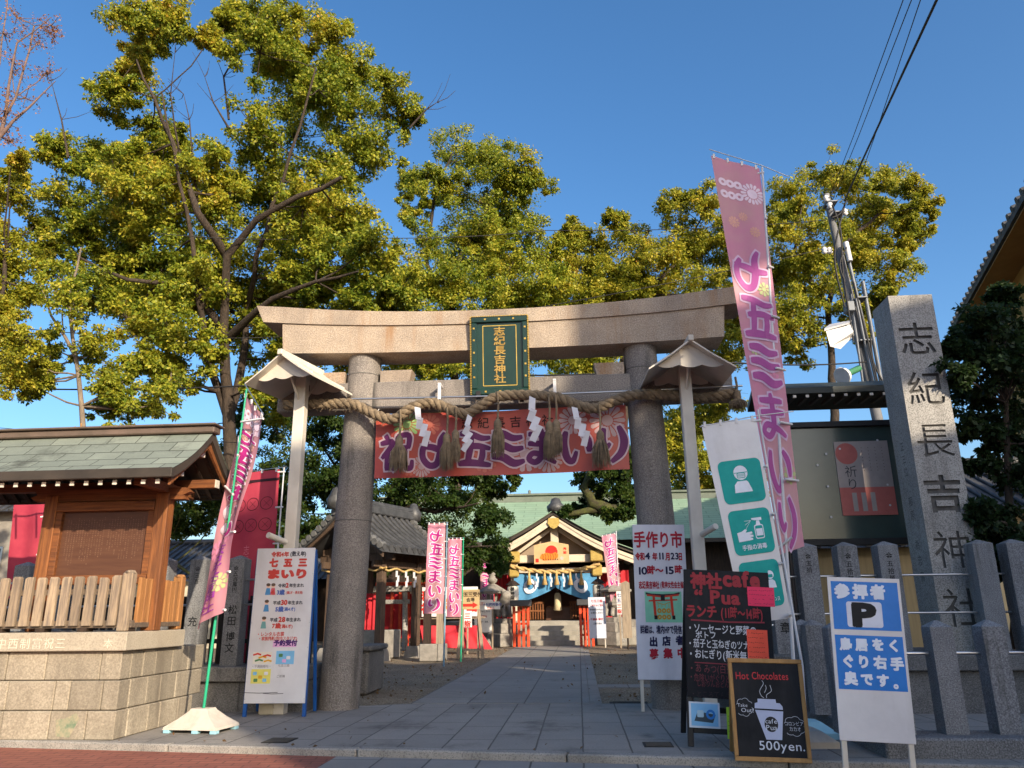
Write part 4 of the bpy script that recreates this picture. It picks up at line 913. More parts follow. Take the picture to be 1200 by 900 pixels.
mb = MB(off=NB); r2 = random.Random(6)
for i in range(30):                              # small columns of worn, unreadable writing
    x_ = -4.83-i*.0305; z = 2.20
    if r2.random() < .12: continue
    top = 2.235 if i > 3 else 2.22
    z = 2.21 if i % 5 else 2.235
    zend = 1.72+r2.uniform(-.02, .25)
    while z > zend:
        h = r2.uniform(.008, .015)
        if r2.random() > .12: mb.add([(x_-.006, 8.331, z-h), (x_+.006, 8.331, z-h), (x_+.006, 8.331, z), (x_-.006, 8.331, z)], [(0, 1, 2, 3)])
        z -= .021
mb.build('worn_writing', mat('worn_writing', (.19, .105, .07), (.12, .055, .032), 30, .6), bp)
npart('tie_beam', lambda mb: (mb.prism([(-6.12, 2.42), (-6.2, 2.47), (-6.12, 2.5), (-6.16, 2.55), (-4.37, 2.55), (-4.31, 2.5), (-4.39, 2.47), (-4.36, 2.42)], (0, 8.3, 0), (1, 0, 0), (0, 0, 1), (0, 1, 0), .1),
     mb.box(-6.5, 8.28, 2.90, -4.25, 8.42, 3.02, b=.006), mb.box(-8, 7.82, 2.60, -4.22, 7.92, 2.70, b=.005), mb.box(-8, 8.68, 2.60, -4.22, 8.78, 2.70, b=.005), mb.box(-4.66, 7.75, 2.5, -4.56, 8.9, 2.6, b=.006), mb.box(-4.65, 8.3, 2.601, -4.57, 8.4, 2.899)), WOOD_H)
npart('beam_end', lambda mb: (mb.box(-4.249, 8.29, 2.905, -4.235, 8.41, 3.015), mb.box(-4.219, 7.825, 2.605, -4.205, 7.915, 2.695), mb.box(-4.219, 8.685, 2.605, -4.205, 8.775, 2.695)), WHITE)
RE, RL = -4.12, -8.4
def rz_(y): 
    q = abs(y-8.35)/.80; return 3.20-.56*q+.05*sin(pi*q)*-1
def f(mb):
    mb.sheet(lambda u, v: Vector((RL+(RE-RL)*u, 7.53+.8*v, rz_(7.53+.8*v))), 2, 6); mb.sheet(lambda u, v: Vector((RE+(RL-RE)*u, 9.17-.8*v, rz_(9.17-.8*v))), 2, 6)
rf = npart('roof', f, COPPER)
def f(mb):
    for ya, yb in ((7.535, 8.35), (8.35, 9.165)):
        L = [(ya+(yb-ya)*i/6) for i in range(7)]
        A = [Vector((RE-.012, y, rz_(y)-.006)) for y in L]+[Vector((RE-.012, y, rz_(y)-.11)) for y in L[::-1]]
        mb.loft([[p-Vector((.05, 0, 0)) for p in A], A])
        A2 = [Vector((RE-.06, y, rz_(y)-.05)) for y in L]+[Vector((RE-.06, y, rz_(y)-.09)) for y in L[::-1]]
        mb.loft([[Vector((RL, p.y, p.z)) for p in A2], A2])
    mb.box(RL, 7.5, 2.53, RE, 7.55, 2.63, b=.006); mb.box(RL, 9.15, 2.53, RE, 9.2, 2.63, b=.006)
npart('roof_edge', f, COPPER_EDGE, rf)
npart('ridge', lambda mb: (mb.box(RL, 8.26, 3.17, RE+.03, 8.44, 3.25, b=.012), mb.box(RL, 8.22, 3.251, RE+.06, 8.48, 3.275, b=.008)), mat('ridge_copper', (.16, .11, .085), (.11, .08, .06), 3, .6), rf)
npart('gable_board', lambda mb: [mb.prism([(y0_-8.35, rz_(y0_)-.112), (0, rz_(8.35)-.112), (0, rz_(8.35)-.2), (y0_-8.35, rz_(y0_)-.20)], (RE-.05, 8.35, 0), (0, 1, 0), (0, 0, 1), (-1, 0, 0), .03) for y0_ in (7.6, 9.1)], WOOD_O, rf)
def f(mb, ends):
    x_ = -4.3
    while x_ > -8.3:
        if ends: mb.box(x_-.022, 7.575, 2.475, x_+.022, 7.585, 2.522)
        else:
            for (ya, yb) in ((7.586, 8.3), (9.1, 8.4)):
                mb.loft([[Vector((x_+a, y, rz_(y)-.10-b)) for a, b in ((-.02, .042), (.02, .042), (.02, 0), (-.02, 0))] for y in (ya, yb)])
        x_ -= .155
npart('rafter', lambda mb: f(mb, 0), WOOD_D, rf); npart('rafter_end', lambda mb: f(mb, 1), WHITE, rf)
npart('ceiling_board', lambda mb: mb.loft([[Vector((x_, y, rz_(y)-.095)) for y in (7.6, 8.35, 9.1)]+[Vector((x_, y, rz_(y)-.092)) for y in (9.1, 8.35, 7.6)] for x_ in (RL, RE-.07)]), WOOD_D, rf)

# ------------------------------------------------------------------ precinct walls and inscribed posts
def base_wall(label, x0, x1, y0, y1, top):
    t = thing('stone_base_wall', label, 'stone wall', ((x0+x1)/2, y0, 0)); off = ((x0+x1)/2, y0, 0)
    r3 = random.Random(int(x0*10)); mb = MB(off=off); x_ = x0
    while x_ < x1-.05:
        w_ = min(r3.uniform(.8, 1.4), x1-x_); mb.box(x_+.003, y0+.08, -.1, x_+w_-.003, y1, top-.185, b=.012); x_ += w_
    mb.build('wall_course', GRANITE_D, t)
    mb = MB(off=off); x_ = x0
    while x_ < x1-.05:
        w_ = min(r3.uniform(1.2, 1.9), x1-x_); mb.box(x_+.002, y0, top-.18, x_+w_-.002, y1+.05, top, b=.014); x_ += w_
    mb.build('cap_stone', GRANITE_D, t)
base_wall('dark weathered base wall under the inscribed posts near the notice board', -10, -3.45, 10.0, 10.7, .54)
base_wall('weathered granite base wall under the tall inscribed pillar', 1.75, 9.0, 9.75, 11.6, .64)
def stone_post(label, c, z0, h, w, text=None, tsz=.1, group=None, m=GRANITE_G, rz=0, side=None, head=None):
    t = thing('stone_post', label, 'stone post', (c[0], c[1], z0), group=group, rz=rz) if text else None
    mb = MB(); q = w/2; b_ = .006
    mb.loft([[(a*(q-i), b*(q-i), z) for a, b in ((-1, -1), (1, -1), (1, 1), (-1, 1))] for z, i in ((0, 0), (h-.055, 0), (h-.05, .004))]+[[(a*.012, b*.012, h) for a, b in ((-1, -1), (1, -1), (1, 1), (-1, 1))]])
    if not text: return tag(mb.build('stone_post', m, loc=(c[0], c[1], z0)), label, 'stone post', group)
    mb.build('shaft', m, t)
    if text:
        mb = MB()
        z = h-.14
        for ch, sz in text:
            if ch: mb.text(ch, 0, z, sz, .012, vert=True, y=-q-.002)
            z -= sz*1.12*max(1, len(ch))
        mb.build('inscription', ink('#17181b'), t)
    return t
FG = 'inscribed granite posts on the base wall'
for i, (px, lab, tx) in enumerate(((278, 'granite post with a long column of black characters beside the crimson flag', [('金五百萬円', .07), ('', .1), ('松', .125), ('田', .125), ('', .05), ('博', .125), ('文', .125)]),
                       (233, 'granite post inscribed 充 partly behind the green pole flag', [('金', .075), ('三', .07), ('百', .07), ('', .36), ('充', .13)]),
                       (190, 'granite post just behind the orange notice board post', [('金', .075)]))):
    c = V(px, 700, 10.32); stone_post(lab, (c.x, 10.32), .541, 1.40, .22, tx, group=FG)
for px, lab in ((27, 'granite post in front of the sunlit red flag'), (-22, 'granite post cut by the edge of the view beyond the picket fence'), (75, 'granite post hidden mostly behind the notice board frame')):
    c = V(px, 700, 10.32); stone_post(lab, (c.x, 10.32), .541, 1.36, .22, None, group=FG)
for px, lab, tx in ((913, 'granite post inscribed 章 behind the hot chocolate board', [('', .72), ('章', .14)]), (948, 'granite post behind the white flag pole', [('金', .075), ('五', .07), ('拾', .07)]),
                  (995, 'granite post inscribed 金五拾 rising above the parking sign', [('金', .085), ('五', .08), ('拾', .08), ('萬', .08)]), (1043, 'granite post inscribed 金五拾 touching the tall pillar', [('金', .085), ('五', .08), ('拾', .08), ('萬', .08)]),
                  (1155, 'granite post between the tall pillar and the dark shrub', None), (1195, 'granite post before the dark shrub, cut by the edge of the view', None)):
    c = V(px, 690, 10.15); stone_post(lab, (c.x+.0, 10.15), .641, 1.32, .24, tx, group=FG)
# rails through the posts
def rails(label, a, b, zs_, r_=.014):
    t = thing('steel_rail', label, 'rail', (a[0], a[1], zs_[0])); 
    for z in zs_:
        mb = MB(off=(a[0], a[1], zs_[0])); mb.tube([(a[0], a[1], z), (b[0], b[1], z)], r_, 8); mb.build('bar', STEEL, t)
rails('two steel rails through the inscribed posts near the notice board', (-9, 10.32), (-3.5, 10.32), (1.62, 1.30))
rails('two steel rails through the inscribed posts beside the tall pillar', (2.2, 10.2), (8.5, 10.2), (1.55, 1.1))
t = thing('slat_fence', 'black slatted fence behind the inscribed posts', 'fence', (-6, 10.62, .54))
mb = MB(off=(-6, 10.62, .54)); x_ = -9.
while x_ < -3.6: mb.box(x_, 10.6, .541, x_+.06, 10.63, 1.42); x_ += .105
mb.build('slat_panel', BLACK, t)
for z_ in (.8, 1.3): mb = MB(off=(-6, 10.62, .54)); mb.box(-9, 10.632, z_, -3.6, 10.67, z_+.06); mb.build('rail', BLACK, t)
# front low fence at the street corner
fk = MB(off=(5, 7.2, 0)); KB0 = VZ(1060, 862, .15)
fk.M = None
for i in range(5): fk.box(2.42+i*1.5, 6.98, -.3, 3.915+i*1.5, 7.45, .15, b=.015)
fk.box(2.42, 7.455, -.3, 2.78, 9.74, .15, b=.015)
tag(fk.build('kerb_block', mat('kerb_block', (.20, .195, .195), (.14, .135, .135), 2.5, .9, .35, 45, speck=(80, (.05, .05, .05), .6, (.3, .3, .3)), dirt=((.06, .06, .055), .6, 1.3)), loc=(5, 7.2, 0)), 'long grey granite kerb block under the short posts', 'kerb block')
SP = 'short pointed granite posts at the street corner'
for i, lab in enumerate(('short granite post hidden behind the parking sign legs', 'short granite post half behind the edge of the blue parking sign', 'short pointed granite post standing between the parking sign and the next short post', 'short pointed granite post second from the parking sign edge', 'short pointed granite post cut by the edge of the view')):
    c = VZ(1102+(i-2)*64, 861, .15); stone_post(lab, (2.98+(i-2)*.425+.1, 7.27), .151, .90, .185, None, group=SP)
for (px, py), lab in zip(((951, 834), (965, 838)), ('short granite post of the side row farther from the parking sign', 'short granite post of the side row close to the parking sign')):
    c = VZ(px, py, .15); stone_post(lab, (c.x+.02, c.y+.1), .151, .90, .19, None, group=SP)
rails('steel rail joining the short posts at the street corner', (2.2, 7.29), (9, 7.29), (.78,), .016)
# tall inscribed pillar: real cut grooves
PL = Vector((4.79, 10.75, .641)); tp = thing('inscribed_pillar', 'tall square granite pillar carved with the shrine name', 'stone pillar', PL, rz=R(0))
def pillar_mesh():
    """Square shaft with the six characters really cut into the front face, one boolean per character."""
    w_, h = .298, 4.74
    mb = MB(); mb.add([(a*w_, b*w_, z) for z in (0, h) for a, b in ((-1, -1), (1, -1), (1, 1), (-1, 1))], [(0, 1, 5, 4), (1, 2, 6, 5), (2, 3, 7, 6), (3, 0, 4, 7), (4, 5, 6, 7), (3, 2, 1, 0)])
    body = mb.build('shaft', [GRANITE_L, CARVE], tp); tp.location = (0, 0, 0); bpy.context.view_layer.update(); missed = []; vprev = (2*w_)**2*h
    for i, ch in enumerate('志紀長吉神社'):
        zc, sz, done = h-.66-i*.715, .50, False
        for off in (.024, .018, .012, .008, .004, 0):
            c_ = bpy.data.curves.new('cutter', 'FONT'); c_.resolution_u = 2; c_.extrude = .028; c_.offset = off; c_.body = ch
            o_ = bpy.data.objects.new('cutter', c_); b2 = bmesh.new(); b2.from_mesh(o_.to_mesh()); o_.to_mesh_clear(); bpy.data.objects.remove(o_); bpy.data.curves.remove(c_)
            bmesh.ops.remove_doubles(b2, verts=b2.verts, dist=1e-5)
            for v in b2.verts: v.co = Vector(((v.co.x-.5)*sz, -w_-v.co.z, zc+(v.co.y-.36)*sz))
            bmesh.ops.recalc_face_normals(b2, faces=b2.faces)
            bad = any(len(e.link_faces) != 2 for e in b2.edges)
            for f_ in b2.faces: f_.material_index = 1
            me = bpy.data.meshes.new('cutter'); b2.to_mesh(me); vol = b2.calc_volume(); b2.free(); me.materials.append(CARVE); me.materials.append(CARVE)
            if bad or vol <= 0: continue
            cu = bpy.data.objects.new('cutter', me); COL.objects.link(cu)
            md = body.modifiers.new('cut', 'BOOLEAN'); md.object = cu; md.operation = 'DIFFERENCE'; md.solver = 'EXACT'
            bpy.context.view_layer.update()
            nm = bpy.data.meshes.new_from_object(body.evaluated_get(bpy.context.evaluated_depsgraph_get()))
            body.modifiers.clear(); bpy.data.objects.remove(cu)
            b3 = bmesh.new(); b3.from_mesh(nm); v3 = b3.calc_volume(); zs3 = [v.co.z for v in b3.verts] or [0]; op = sum(len(e.link_faces) != 2 for e in b3.edges); b3.free()
            full = (2*w_)**2*h
            if abs(max(zs3)-h) < 1e-3 and abs(min(zs3)) < 1e-3 and .88 < (vprev-v3)/(vol/2) < 1.12:
                body.data = nm; done = True; vprev = v3; break
        if not done: missed.append((i, ch))
    tp.location = PL
    for i, ch in missed:
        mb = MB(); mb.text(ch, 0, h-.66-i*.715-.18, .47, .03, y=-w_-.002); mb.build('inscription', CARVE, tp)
    print('CARVED', 6-len(missed), [m[1] for m in missed])
GRANITE_L = mat('granite_light', (.43, .405, .37), (.34, .32, .295), 2.0, .85, .3, 55, speck=(70, (.10, .10, .095), .6, (.5, .48, .45)), dirt=((.16, .15, .135), .4, 1.1), streak=((.13, .12, .105), .45, 6))
pillar_mesh()
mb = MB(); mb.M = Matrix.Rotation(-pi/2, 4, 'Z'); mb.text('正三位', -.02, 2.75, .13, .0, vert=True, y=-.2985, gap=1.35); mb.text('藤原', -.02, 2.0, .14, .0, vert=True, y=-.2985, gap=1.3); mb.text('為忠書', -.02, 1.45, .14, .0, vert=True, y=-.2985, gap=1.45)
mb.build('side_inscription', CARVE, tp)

# ================================================================== SIGN BOARDS
def lines(parent, name, rows, px0, k, z0, y0px, inks, y=-.004, fn=None):
    """rows: (text, centre px, baseline px, height px, ink index, bold, x-stretch, align) in pixels of a survey crop."""
    mb = MB()
    for row in rows:
        t_, cx, by, hp, ci = row[:5]; bold = row[5] if len(row) > 5 else .02; sx = row[6] if len(row) > 6 else 1; al = row[7] if len(row) > 7 else 'c'
        mb.m = ci; mb.text(t_, (cx-px0)*k, z0-(by-y0px)*k, hp*k*1.12, bold, al, y=y, sx=sx, jit=(.04 if len(row) > 8 else 0))
    return mb.build(name, [ink(h) for h in inks], parent)
# --- handmade market sign
hm = thing('market_sign', 'white plastic sign for the handmade market with a red torii picture', 'sign', (1.0, 10.02, 0), rz=R(2), ry=R(1.0)); hm.scale = (.90, 1, 1)
mb = MB(); mb.box(-.362, -.012, .36, .362, .006, 2.21, b=.003); mb.build('board', CORRU, hm)
for x_ in (-.31, .31): mb = MB(); mb.box(x_-.022, .008, 0, x_+.022, .04, 2.15, b=.004); mb.build('leg', WHITE, hm)
k_ = .724/310
RED_, NAVY = '#a3182e', '#16163f'
lines(hm, 'lettering', [('手作り市', 163, 150, 80, 0, .03, .82), ('令和', 52, 222, 38, 0, .045, .66), ('4', 98, 220, 42, 1, .04, 1.2), ('年', 140, 222, 38, 0, .045, .7), ('11', 176, 220, 42, 1, .04), ('月', 217, 222, 38, 0, .045, .7), ('23', 258, 220, 42, 1, .03), ('日', 291, 222, 38, 0, .045, .6),
    ('10', 62, 300, 48, 1, .03, 1.3), ('時〜', 138, 298, 46, 0, .04, .95), ('15', 220, 297, 48, 1, .03, 1.3), ('時', 275, 292, 42, 0, .04), ('志紀長吉神社', 98, 370, 36, 0, .035, .50), ('(敬神女性会主催)', 235, 368, 34, 0, .03, .48),
    ('詳細は、境内HPで発信し', 168, 598, 40, 1, .03, .52), ('出', 110, 660, 44, 1, .045), ('店', 185, 656, 44, 1, .045), ('者', 263, 652, 44, 1, .045), ('募', 110, 722, 46, 0, .045), ('集', 190, 718, 46, 0, .045), ('中', 268, 716, 46, 0, .045)], 168, k_, 2.19, 45, [RED_, NAVY], y=-.0155)
mb = MB(); z = lambda p: 2.19-(p-45)*k_
mb.rect((70-168)*k_, z(545), (285-168)*k_, z(388), y=-.0135); mb.build('picture', ink('#7fc0a0'), hm)
mb = MB(); X = lambda p: (p-168)*k_
mb.m = 0; mb.stroke([(X(76), z(398)), (X(110), z(404)), (X(175), z(407)), (X(240), z(404)), (X(275), z(396))], .025, y=-.0150)
mb.m = 1; mb.stroke([(X(82), z(407)), (X(175), z(415)), (X(270), z(405))], .02, y=-.0155); mb.stroke([(X(92), z(436)), (X(260), z(430))], .017, y=-.0155)
for a in (128, 230): mb.stroke([(X(a-6), z(412)), (X(a), z(510))], .035, y=-.0160)
mb.m = 2; mb.rect(X(121), z(530), X(140), z(510), y=-.0165); mb.rect(X(225), z(530), X(243), z(510), y=-.0165); mb.rect(X(163), z(435), X(187), z(408), y=-.0165)
mb.m = 3
for j in range(2):
    for i in range(3): mb.disc(X(152+i*27), z(486+j*32), 13*k_, y=-.0160, r2=4*k_, n=16)
mb.stroke([(X(140), z(445)), (X(178), z(455)), (X(215), z(443))], .008, y=-.0163)
for i in range(4): mb.stroke([(X(148+i*20), z(450)), (X(148+i*20), z(468))], .006, y=-.0163)
mb.build('torii_drawing', [ink('#33242a'), ink('#c2361e'), ink('#1d1518'), ink('#b98a2e')], hm)
# --- cafe blackboard
cf = thing('cafe_blackboard', 'black A-frame blackboard with the cafe lunch menu in red and white chalk', 'blackboard', (1.30, 7.42, 0), rz=R(1.5), rx=R(-5), ry=R(3.2))
mb = MB(); mb.box(-.39, -.012, .40, .39, .012, 1.515, b=.004); pn = mb.build('panel', BLACKBOARD, cf)
for x_ in (-.37, .37): mb = MB(); mb.box(x_-.025, -.008, .0, x_+.025, .03, .399, b=.005); mb.build('leg', BLACK, cf)
mb = MB(); mb.box(-.344, .0, .11, .344, .022, .155, b=.004); mb.build('stretcher', BLACK, cf)
mb = MB(); mb.M = Matrix.Translation((0, .03, 1.5)) @ Matrix.Rotation(R(19), 4, 'X') @ Matrix.Translation((0, 0, -1.5))
mb.box(-.38, 0, .42, .38, .02, 1.5, b=.004); mb.box(-.38, 0, .0, -.33, .02, .419, b=.004); mb.box(.33, 0, .0, .38, .02, .419, b=.004); mb.box(-.329, 0, .2, .329, .02, .25, b=.004); mb.build('back_leaf', BLACK, cf)
mb = MB(); mb.tube([(.40, .0, 1.05), (.41, .16, 1.03), (.405, .30, 1.08)], .006, 5); mb.build('hinge_stay', STEEL, cf)
k_ = .78/300
lines(cf, 'lettering', [('神社', 308, 270, 52, 0, .045, .95), ('cafe', 434, 262, 66, 0, .045, .95), ('“ Pua ”', 373, 325, 56, 0, .035, 1.1), ('ランチ', 287, 372, 42, 0, .035, .78), ('(11時〜14時)', 428, 372, 40, 0, .025, .60), ('・ソーセージと野菜の', 234, 425, 30, 1, .012, .72, 'l', 1), ('ポトフ', 300, 444, 24, 1, .012, .9, 'c', 1),
    ('・茄子と玉ねぎのツナアヨ', 234, 474, 28, 1, .012, .68, 'l', 1), ('・おにぎり(新米無農薬)', 234, 510, 30, 1, .012, .72, 'l', 1), ('・あ　みつ(白玉あん)', 236, 556, 28, 2, .0, .72, 'l', 1), ('・危険いがぐりどんべい', 236, 584, 24, 2, .0, .66, 'l', 1), ('しおりんおどんぷん', 262, 602, 20, 2, -.004, .7, 'l', 1), ('・ところてんきなこ', 240, 636, 22, 3, -.004, .8, 'l', 1)], 380, k_, 1.515, 210, ['#8f2430', '#b9bcc4', '#6b3038', '#35262c'], y=-.0155)
mb = MB(); mb.stroke([((250-380)*k_, 1.515-175*k_), ((380-380)*k_, 1.515-177*k_), ((505-380)*k_, 1.515-173*k_)], .013, y=-.0150); mb.stroke([((258-380)*k_, 1.515-316*k_), ((470-380)*k_, 1.515-318*k_)], .008, y=-.0150); mb.build('chalk_rule', ink('#7a2634'), pn)
def note(parent, label, name, x0, z0, x1, z1, col, marks, mcol, y=-.0175, seed=1, tilt=0):
    mb = MB(); mb.box(x0, y, z0, x1, y+.0015, z1); n_ = mb.build(name, ink(col), parent); tag(n_, label)
    mb = MB(); r_ = random.Random(seed)
    for i in range(marks):
        z_ = z1-(i+.8)*(z1-z0)/(marks+.4); x_ = x0+.012
        while x_ < x1-.02:
            w_ = r_.uniform(.006, .016)
            if r_.random() > .15: mb.stroke([(x_, z_+r_.uniform(-.004, .004)), (x_+w_*.5, z_+r_.uniform(-.006, .006)), (x_+w_, z_+r_.uniform(-.004, .004))], .0035, y=y-.0008)
            x_ += w_+.006
    mb.build('scribble', ink(mcol), n_); return n_
zz = lambda p: 1.515-(p-210)*k_
note(cf, 'bright pink note card', 'pink_note', (452-380)*k_, zz(328), (545-380)*k_, zz(262), '#e0305a', 4, '#7d1c38', seed=2)
note(cf, 'orange note card', 'orange_note', (441-380)*k_, zz(508), (512-380)*k_, zz(408), '#e8543c', 6, '#7d2018', seed=3)
note(cf, 'yellow green note card', 'green_note', (358-380)*k_, zz(762), (440-380)*k_, zz(664), '#a9cf3a', 6, '#4b5a20', seed=4)
mb = MB(); mb.box((233-380)*k_, -.0175, zz(733), (336-380)*k_, -.016, zz(652)); ph = mb.build('photo_card', ink('#c9ced6'), cf)
mb = MB(); mb.rect((240-380)*k_, zz(727), (330-380)*k_, zz(657), y=-.0185); mb.m = 1; mb.add([((250-380)*k_, -.0192, zz(712)), ((312-380)*k_, -.0192, zz(716)), ((322-380)*k_, -.0192, zz(690)), ((262-380)*k_, -.0192, zz(682))], [(0, 1, 2, 3)]); mb.m = 2; mb.disc((305-380)*k_, zz(690), .04, y=-.0197, r2=.02); mb.m = 3; mb.rect((260-380)*k_, zz(700), (282-380)*k_, zz(678), y=-.0197, rad=.01)
mb.build('photo_print', [ink('#7fb4d8'), ink('#3a464e'), ink('#2d78c0'), ink('#a9c3cf')], ph)
# --- hot chocolate board
hc = thing('chocolate_board', 'small pine framed blackboard advertising hot chocolate with a chalk cup', 'blackboard', (1.49, 6.83, 0), rz=R(-1), rx=R(-6), ry=R(1.6))
k_ = .58/600
X = lambda p: (p-350)*k_; Zc = lambda p: .02+(850-p)*k_
mb = MB(); mb.box(-.27, -.006, .03, .27, .006, .74); mb.build('panel', BLACKBOARD, hc)
mb = MB(); mb.box(-.297, -.016, .0, .297, .012, .034, b=.004); mb.box(-.297, -.016, .735, .297, .012, .77, b=.004); mb.box(-.297, -.016, .035, -.265, .012, .734, b=.004); mb.box(.265, -.016, .035, .297, .012, .734, b=.004); mb.build('frame', PINE, hc)
mb = MB(); mb.M = Matrix.Translation((0, .02, .75)) @ Matrix.Rotation(R(24), 4, 'X') @ Matrix.Translation((0, 0, -.75)); mb.box(-.28, 0, -.02, .28, .016, .74, b=.004); mb.build('back_leaf', PINE, hc)
cupm = MB()
cupm.add([(X(a), -.0085, Zc(b)) for a, b in ((310, 705), (436, 705), (466, 487), (238, 480))], [(0, 1, 2, 3)])
cupm.add([(X(a), -.0085, Zc(b)) for a, b in ((236, 468), (466, 474), (464, 450), (445, 425), (415, 423), (412, 395), (266, 393), (264, 422), (240, 428))], [tuple(range(9))])
cupm.m = 1; cupm.disc(X(360), Zc(588), .057, y=-.0095, rx=.053)
cupm.build('cup_drawing', [ink('#aab2cc'), ink('#16171c')], hc)
lines(hc, 'lettering', [('Hot', 155, 243, 74, 0, .008, .82), ('Chocolates', 385, 240, 74, 0, .006, .74), ('500yen.', 430, 782, 86, 1, .004, 1.15), ('cafe', 360, 582, 44, 1, .0, 1.1), ('Pua', 360, 632, 50, 1, .0, 1.1), ('Take', 138, 460, 34, 1, -.003, 1.0), ('Out!', 176, 500, 40, 1, -.003, 1.2), ('コロンビア', 542, 592, 32, 1, -.004, .85), ('カカオ', 548, 634, 36, 1, -.004, .8)], 350, k_, .02+850*k_, 0, ['#b53038', '#c3c8d4'], y=-.0105)
mb = MB()
for pts in ([(315, 250), (325, 275), (290, 330), (300, 370), (320, 385)], [(340, 285), (345, 310), (328, 345)], [(378, 285), (385, 330), (345, 360), (342, 385)]): mb.stroke([(X(a), Zc(b)) for a, b in cr([Vector((q[0], q[1], 0)) for q in pts], 4) for a, b in [(a, b)]] if False else [(X(v.x), Zc(v.y)) for v in cr([Vector((q[0], q[1], 0)) for q in pts], 4)], .004, y=-.0085)
def cloud(cx, cy, rx, ry, n):
    pts = []
    for i in range(n*6+1):
        a = 2*pi*i/(n*6); q = 1+.16*abs(sin(a*n/2)); pts.append((X(cx+rx*q*cos(a)), Zc(cy+ry*q*sin(a))))
    mb.stroke(pts[:int(n*6*.42)], .003, y=-.0085); mb.stroke(pts[int(n*6*.55):int(n*6*.97)], .003, y=-.0085)
cloud(152, 462, 62, 62, 7); cloud(545, 598, 78, 66, 7)
mb.build('chalk_line', ink('#b8bdc8'), hc)
# --- parking sign
ps = thing('parking_sign', 'upright sign with blue panels pointing visitors to the parking', 'sign', (2.145, 6.38, -.06), rz=R(-2), ry=R(2.6))
k_ = .535/250
mb = MB(); mb.box(-.268, -.004, .27, .268, .004, 1.445, b=.002); mb.build('board', SHEET, ps)
for x_ in (-.235, .235): mb = MB(); mb.box(x_-.02, .005, 0, x_+.02, .03, 1.43, b=.004); mb.build('leg', WHITE, ps)
mb = MB(); z1 = 1.445
Z = lambda p: z1-(p-240)*k_
BLUE_S = '#0b74c8'
mb.rect(-.245, Z(421), .248, Z(254), y=-.0055); mb.rect(-.245, Z(622), .248, Z(440), y=-.0055); mb.build('blue_panel', ink(BLUE_S, .35), ps)
mb = MB(); mb.rect((258-325)*k_, Z(412), (380-325)*k_, Z(324), y=-.007, rad=.02); mb.build('white_plate', ink('#d6d8e4'), ps)
lines(ps, 'lettering', [('参', 252, 308, 46, 0, .055), ('拝', 315, 308, 46, 0, .055), ('者', 376, 308, 46, 0, .055), ('鳥', 250, 487, 38, 0, .055), ('居', 304, 487, 38, 0, .055), ('を', 360, 485, 38, 0, .055), ('く', 413, 486, 38, 0, .055), ('ぐ', 253, 545, 40, 0, .055), ('り', 306, 545, 40, 0, .055), ('右', 362, 545, 40, 0, .055), ('手', 418, 548, 40, 0, .055), ('奥', 258, 602, 40, 0, .055), ('で', 312, 602, 38, 0, .055), ('す', 365, 604, 38, 0, .055), ('。', 420, 610, 38, 0, .045)], 330, k_, z1, 240, ['#dfe4ee'], y=-.0075)
mb = MB(); mb.text('P', (319-325)*k_, Z(406), .23, .055, sx=1.45, y=-.0085); mb.build('parking_letter', ink('#14161c'), ps)
# --- shichi-go-san sign
sg = thing('festival_sign', 'white festival price sign on blue metal legs before the granite pillar', 'sign', (-3.66, 9.60, 0), rz=R(2), rx=R(-1.5))
k_ = .735/270
mb = MB(); mb.box(-.37, -.008, .15, .37, .008, 1.97, b=.003); mb.build('board', SHEET, sg)
for x_ in (-.36, .36):
    mb = MB(); mb.box(x_-.022, .009, 0, x_+.022, .05, 1.95, b=.004); mb.build('leg', BLUEMET, sg)
    mb = MB(); mb.M = Matrix.Translation((0, .05, 1.9)) @ Matrix.Rotation(R(12), 4, 'X') @ Matrix.Translation((0, 0, -1.9)); mb.box(x_-.02, 0, -.02, x_+.02, .03, 1.9, b=.004); mb.build('rear_leg', BLUEMET, sg)
z1 = 1.97; Z = lambda p: z1-(p-95)*k_; X = lambda p: (p-232)*k_
RD, BK, BL = '#c0413a', '#40404a', '#4a62a8'
lines(sg, 'lettering', [('令和4年', 205, 132, 22, 0, .045, .95), ('(数え年)', 290, 130, 21, 1, .04, .85), ('七', 178, 176, 36, 0, .07), ('五', 245, 176, 36, 0, .07), ('三', 314, 176, 36, 0, .07), ('まいり', 246, 228, 40, 0, .07, 1.45), ('令和', 225, 270, 16, 1, .035), ('2', 250, 272, 24, 0, .05), ('年生まれ', 293, 270, 16, 1, .035, .95), ('4', 185, 303, 26, 0, .05), ('3歳', 222, 302, 22, 2, .045), ('(満2才・男女児)', 285, 300, 12, 0, .03, .8),
   ('平成', 208, 346, 16, 1, .035), ('30', 242, 348, 26, 0, .05), ('年生まれ', 293, 346, 16, 1, .035, .95), ('5歳', 222, 376, 22, 2, .045), ('(満4才)', 266, 374, 16, 2, .03), ('平成', 200, 420, 16, 1, .035), ('28', 238, 422, 26, 0, .05), ('年生まれ', 290, 420, 16, 1, .035, .95), ('7歳', 214, 448, 22, 0, .045), ('(満6才)', 260, 448, 16, 0, .03), ('・レンタル衣裳', 190, 482, 18, 0, .02, .9), ('・家族撮影(院内スタジオ)', 225, 500, 16, 0, .02, .85), ('予約受付', 262, 522, 24, 3, .05)], 232, k_, z1, 95, [RD, BK, BL, '#4a2a6a'], y=-.0095)
mb = MB(); mb.rect(X(205), Z(530), X(312), Z(504), y=-.0088); mb.m = 1
mb.rect(X(120), Z(600), X(205), Z(550), y=-.0088); mb.m = 2; mb.rect(X(224), Z(602), X(306), Z(546), y=-.0088); mb.m = 3; mb.rect(X(118), Z(682), X(206), Z(622), y=-.0088); mb.m = 4
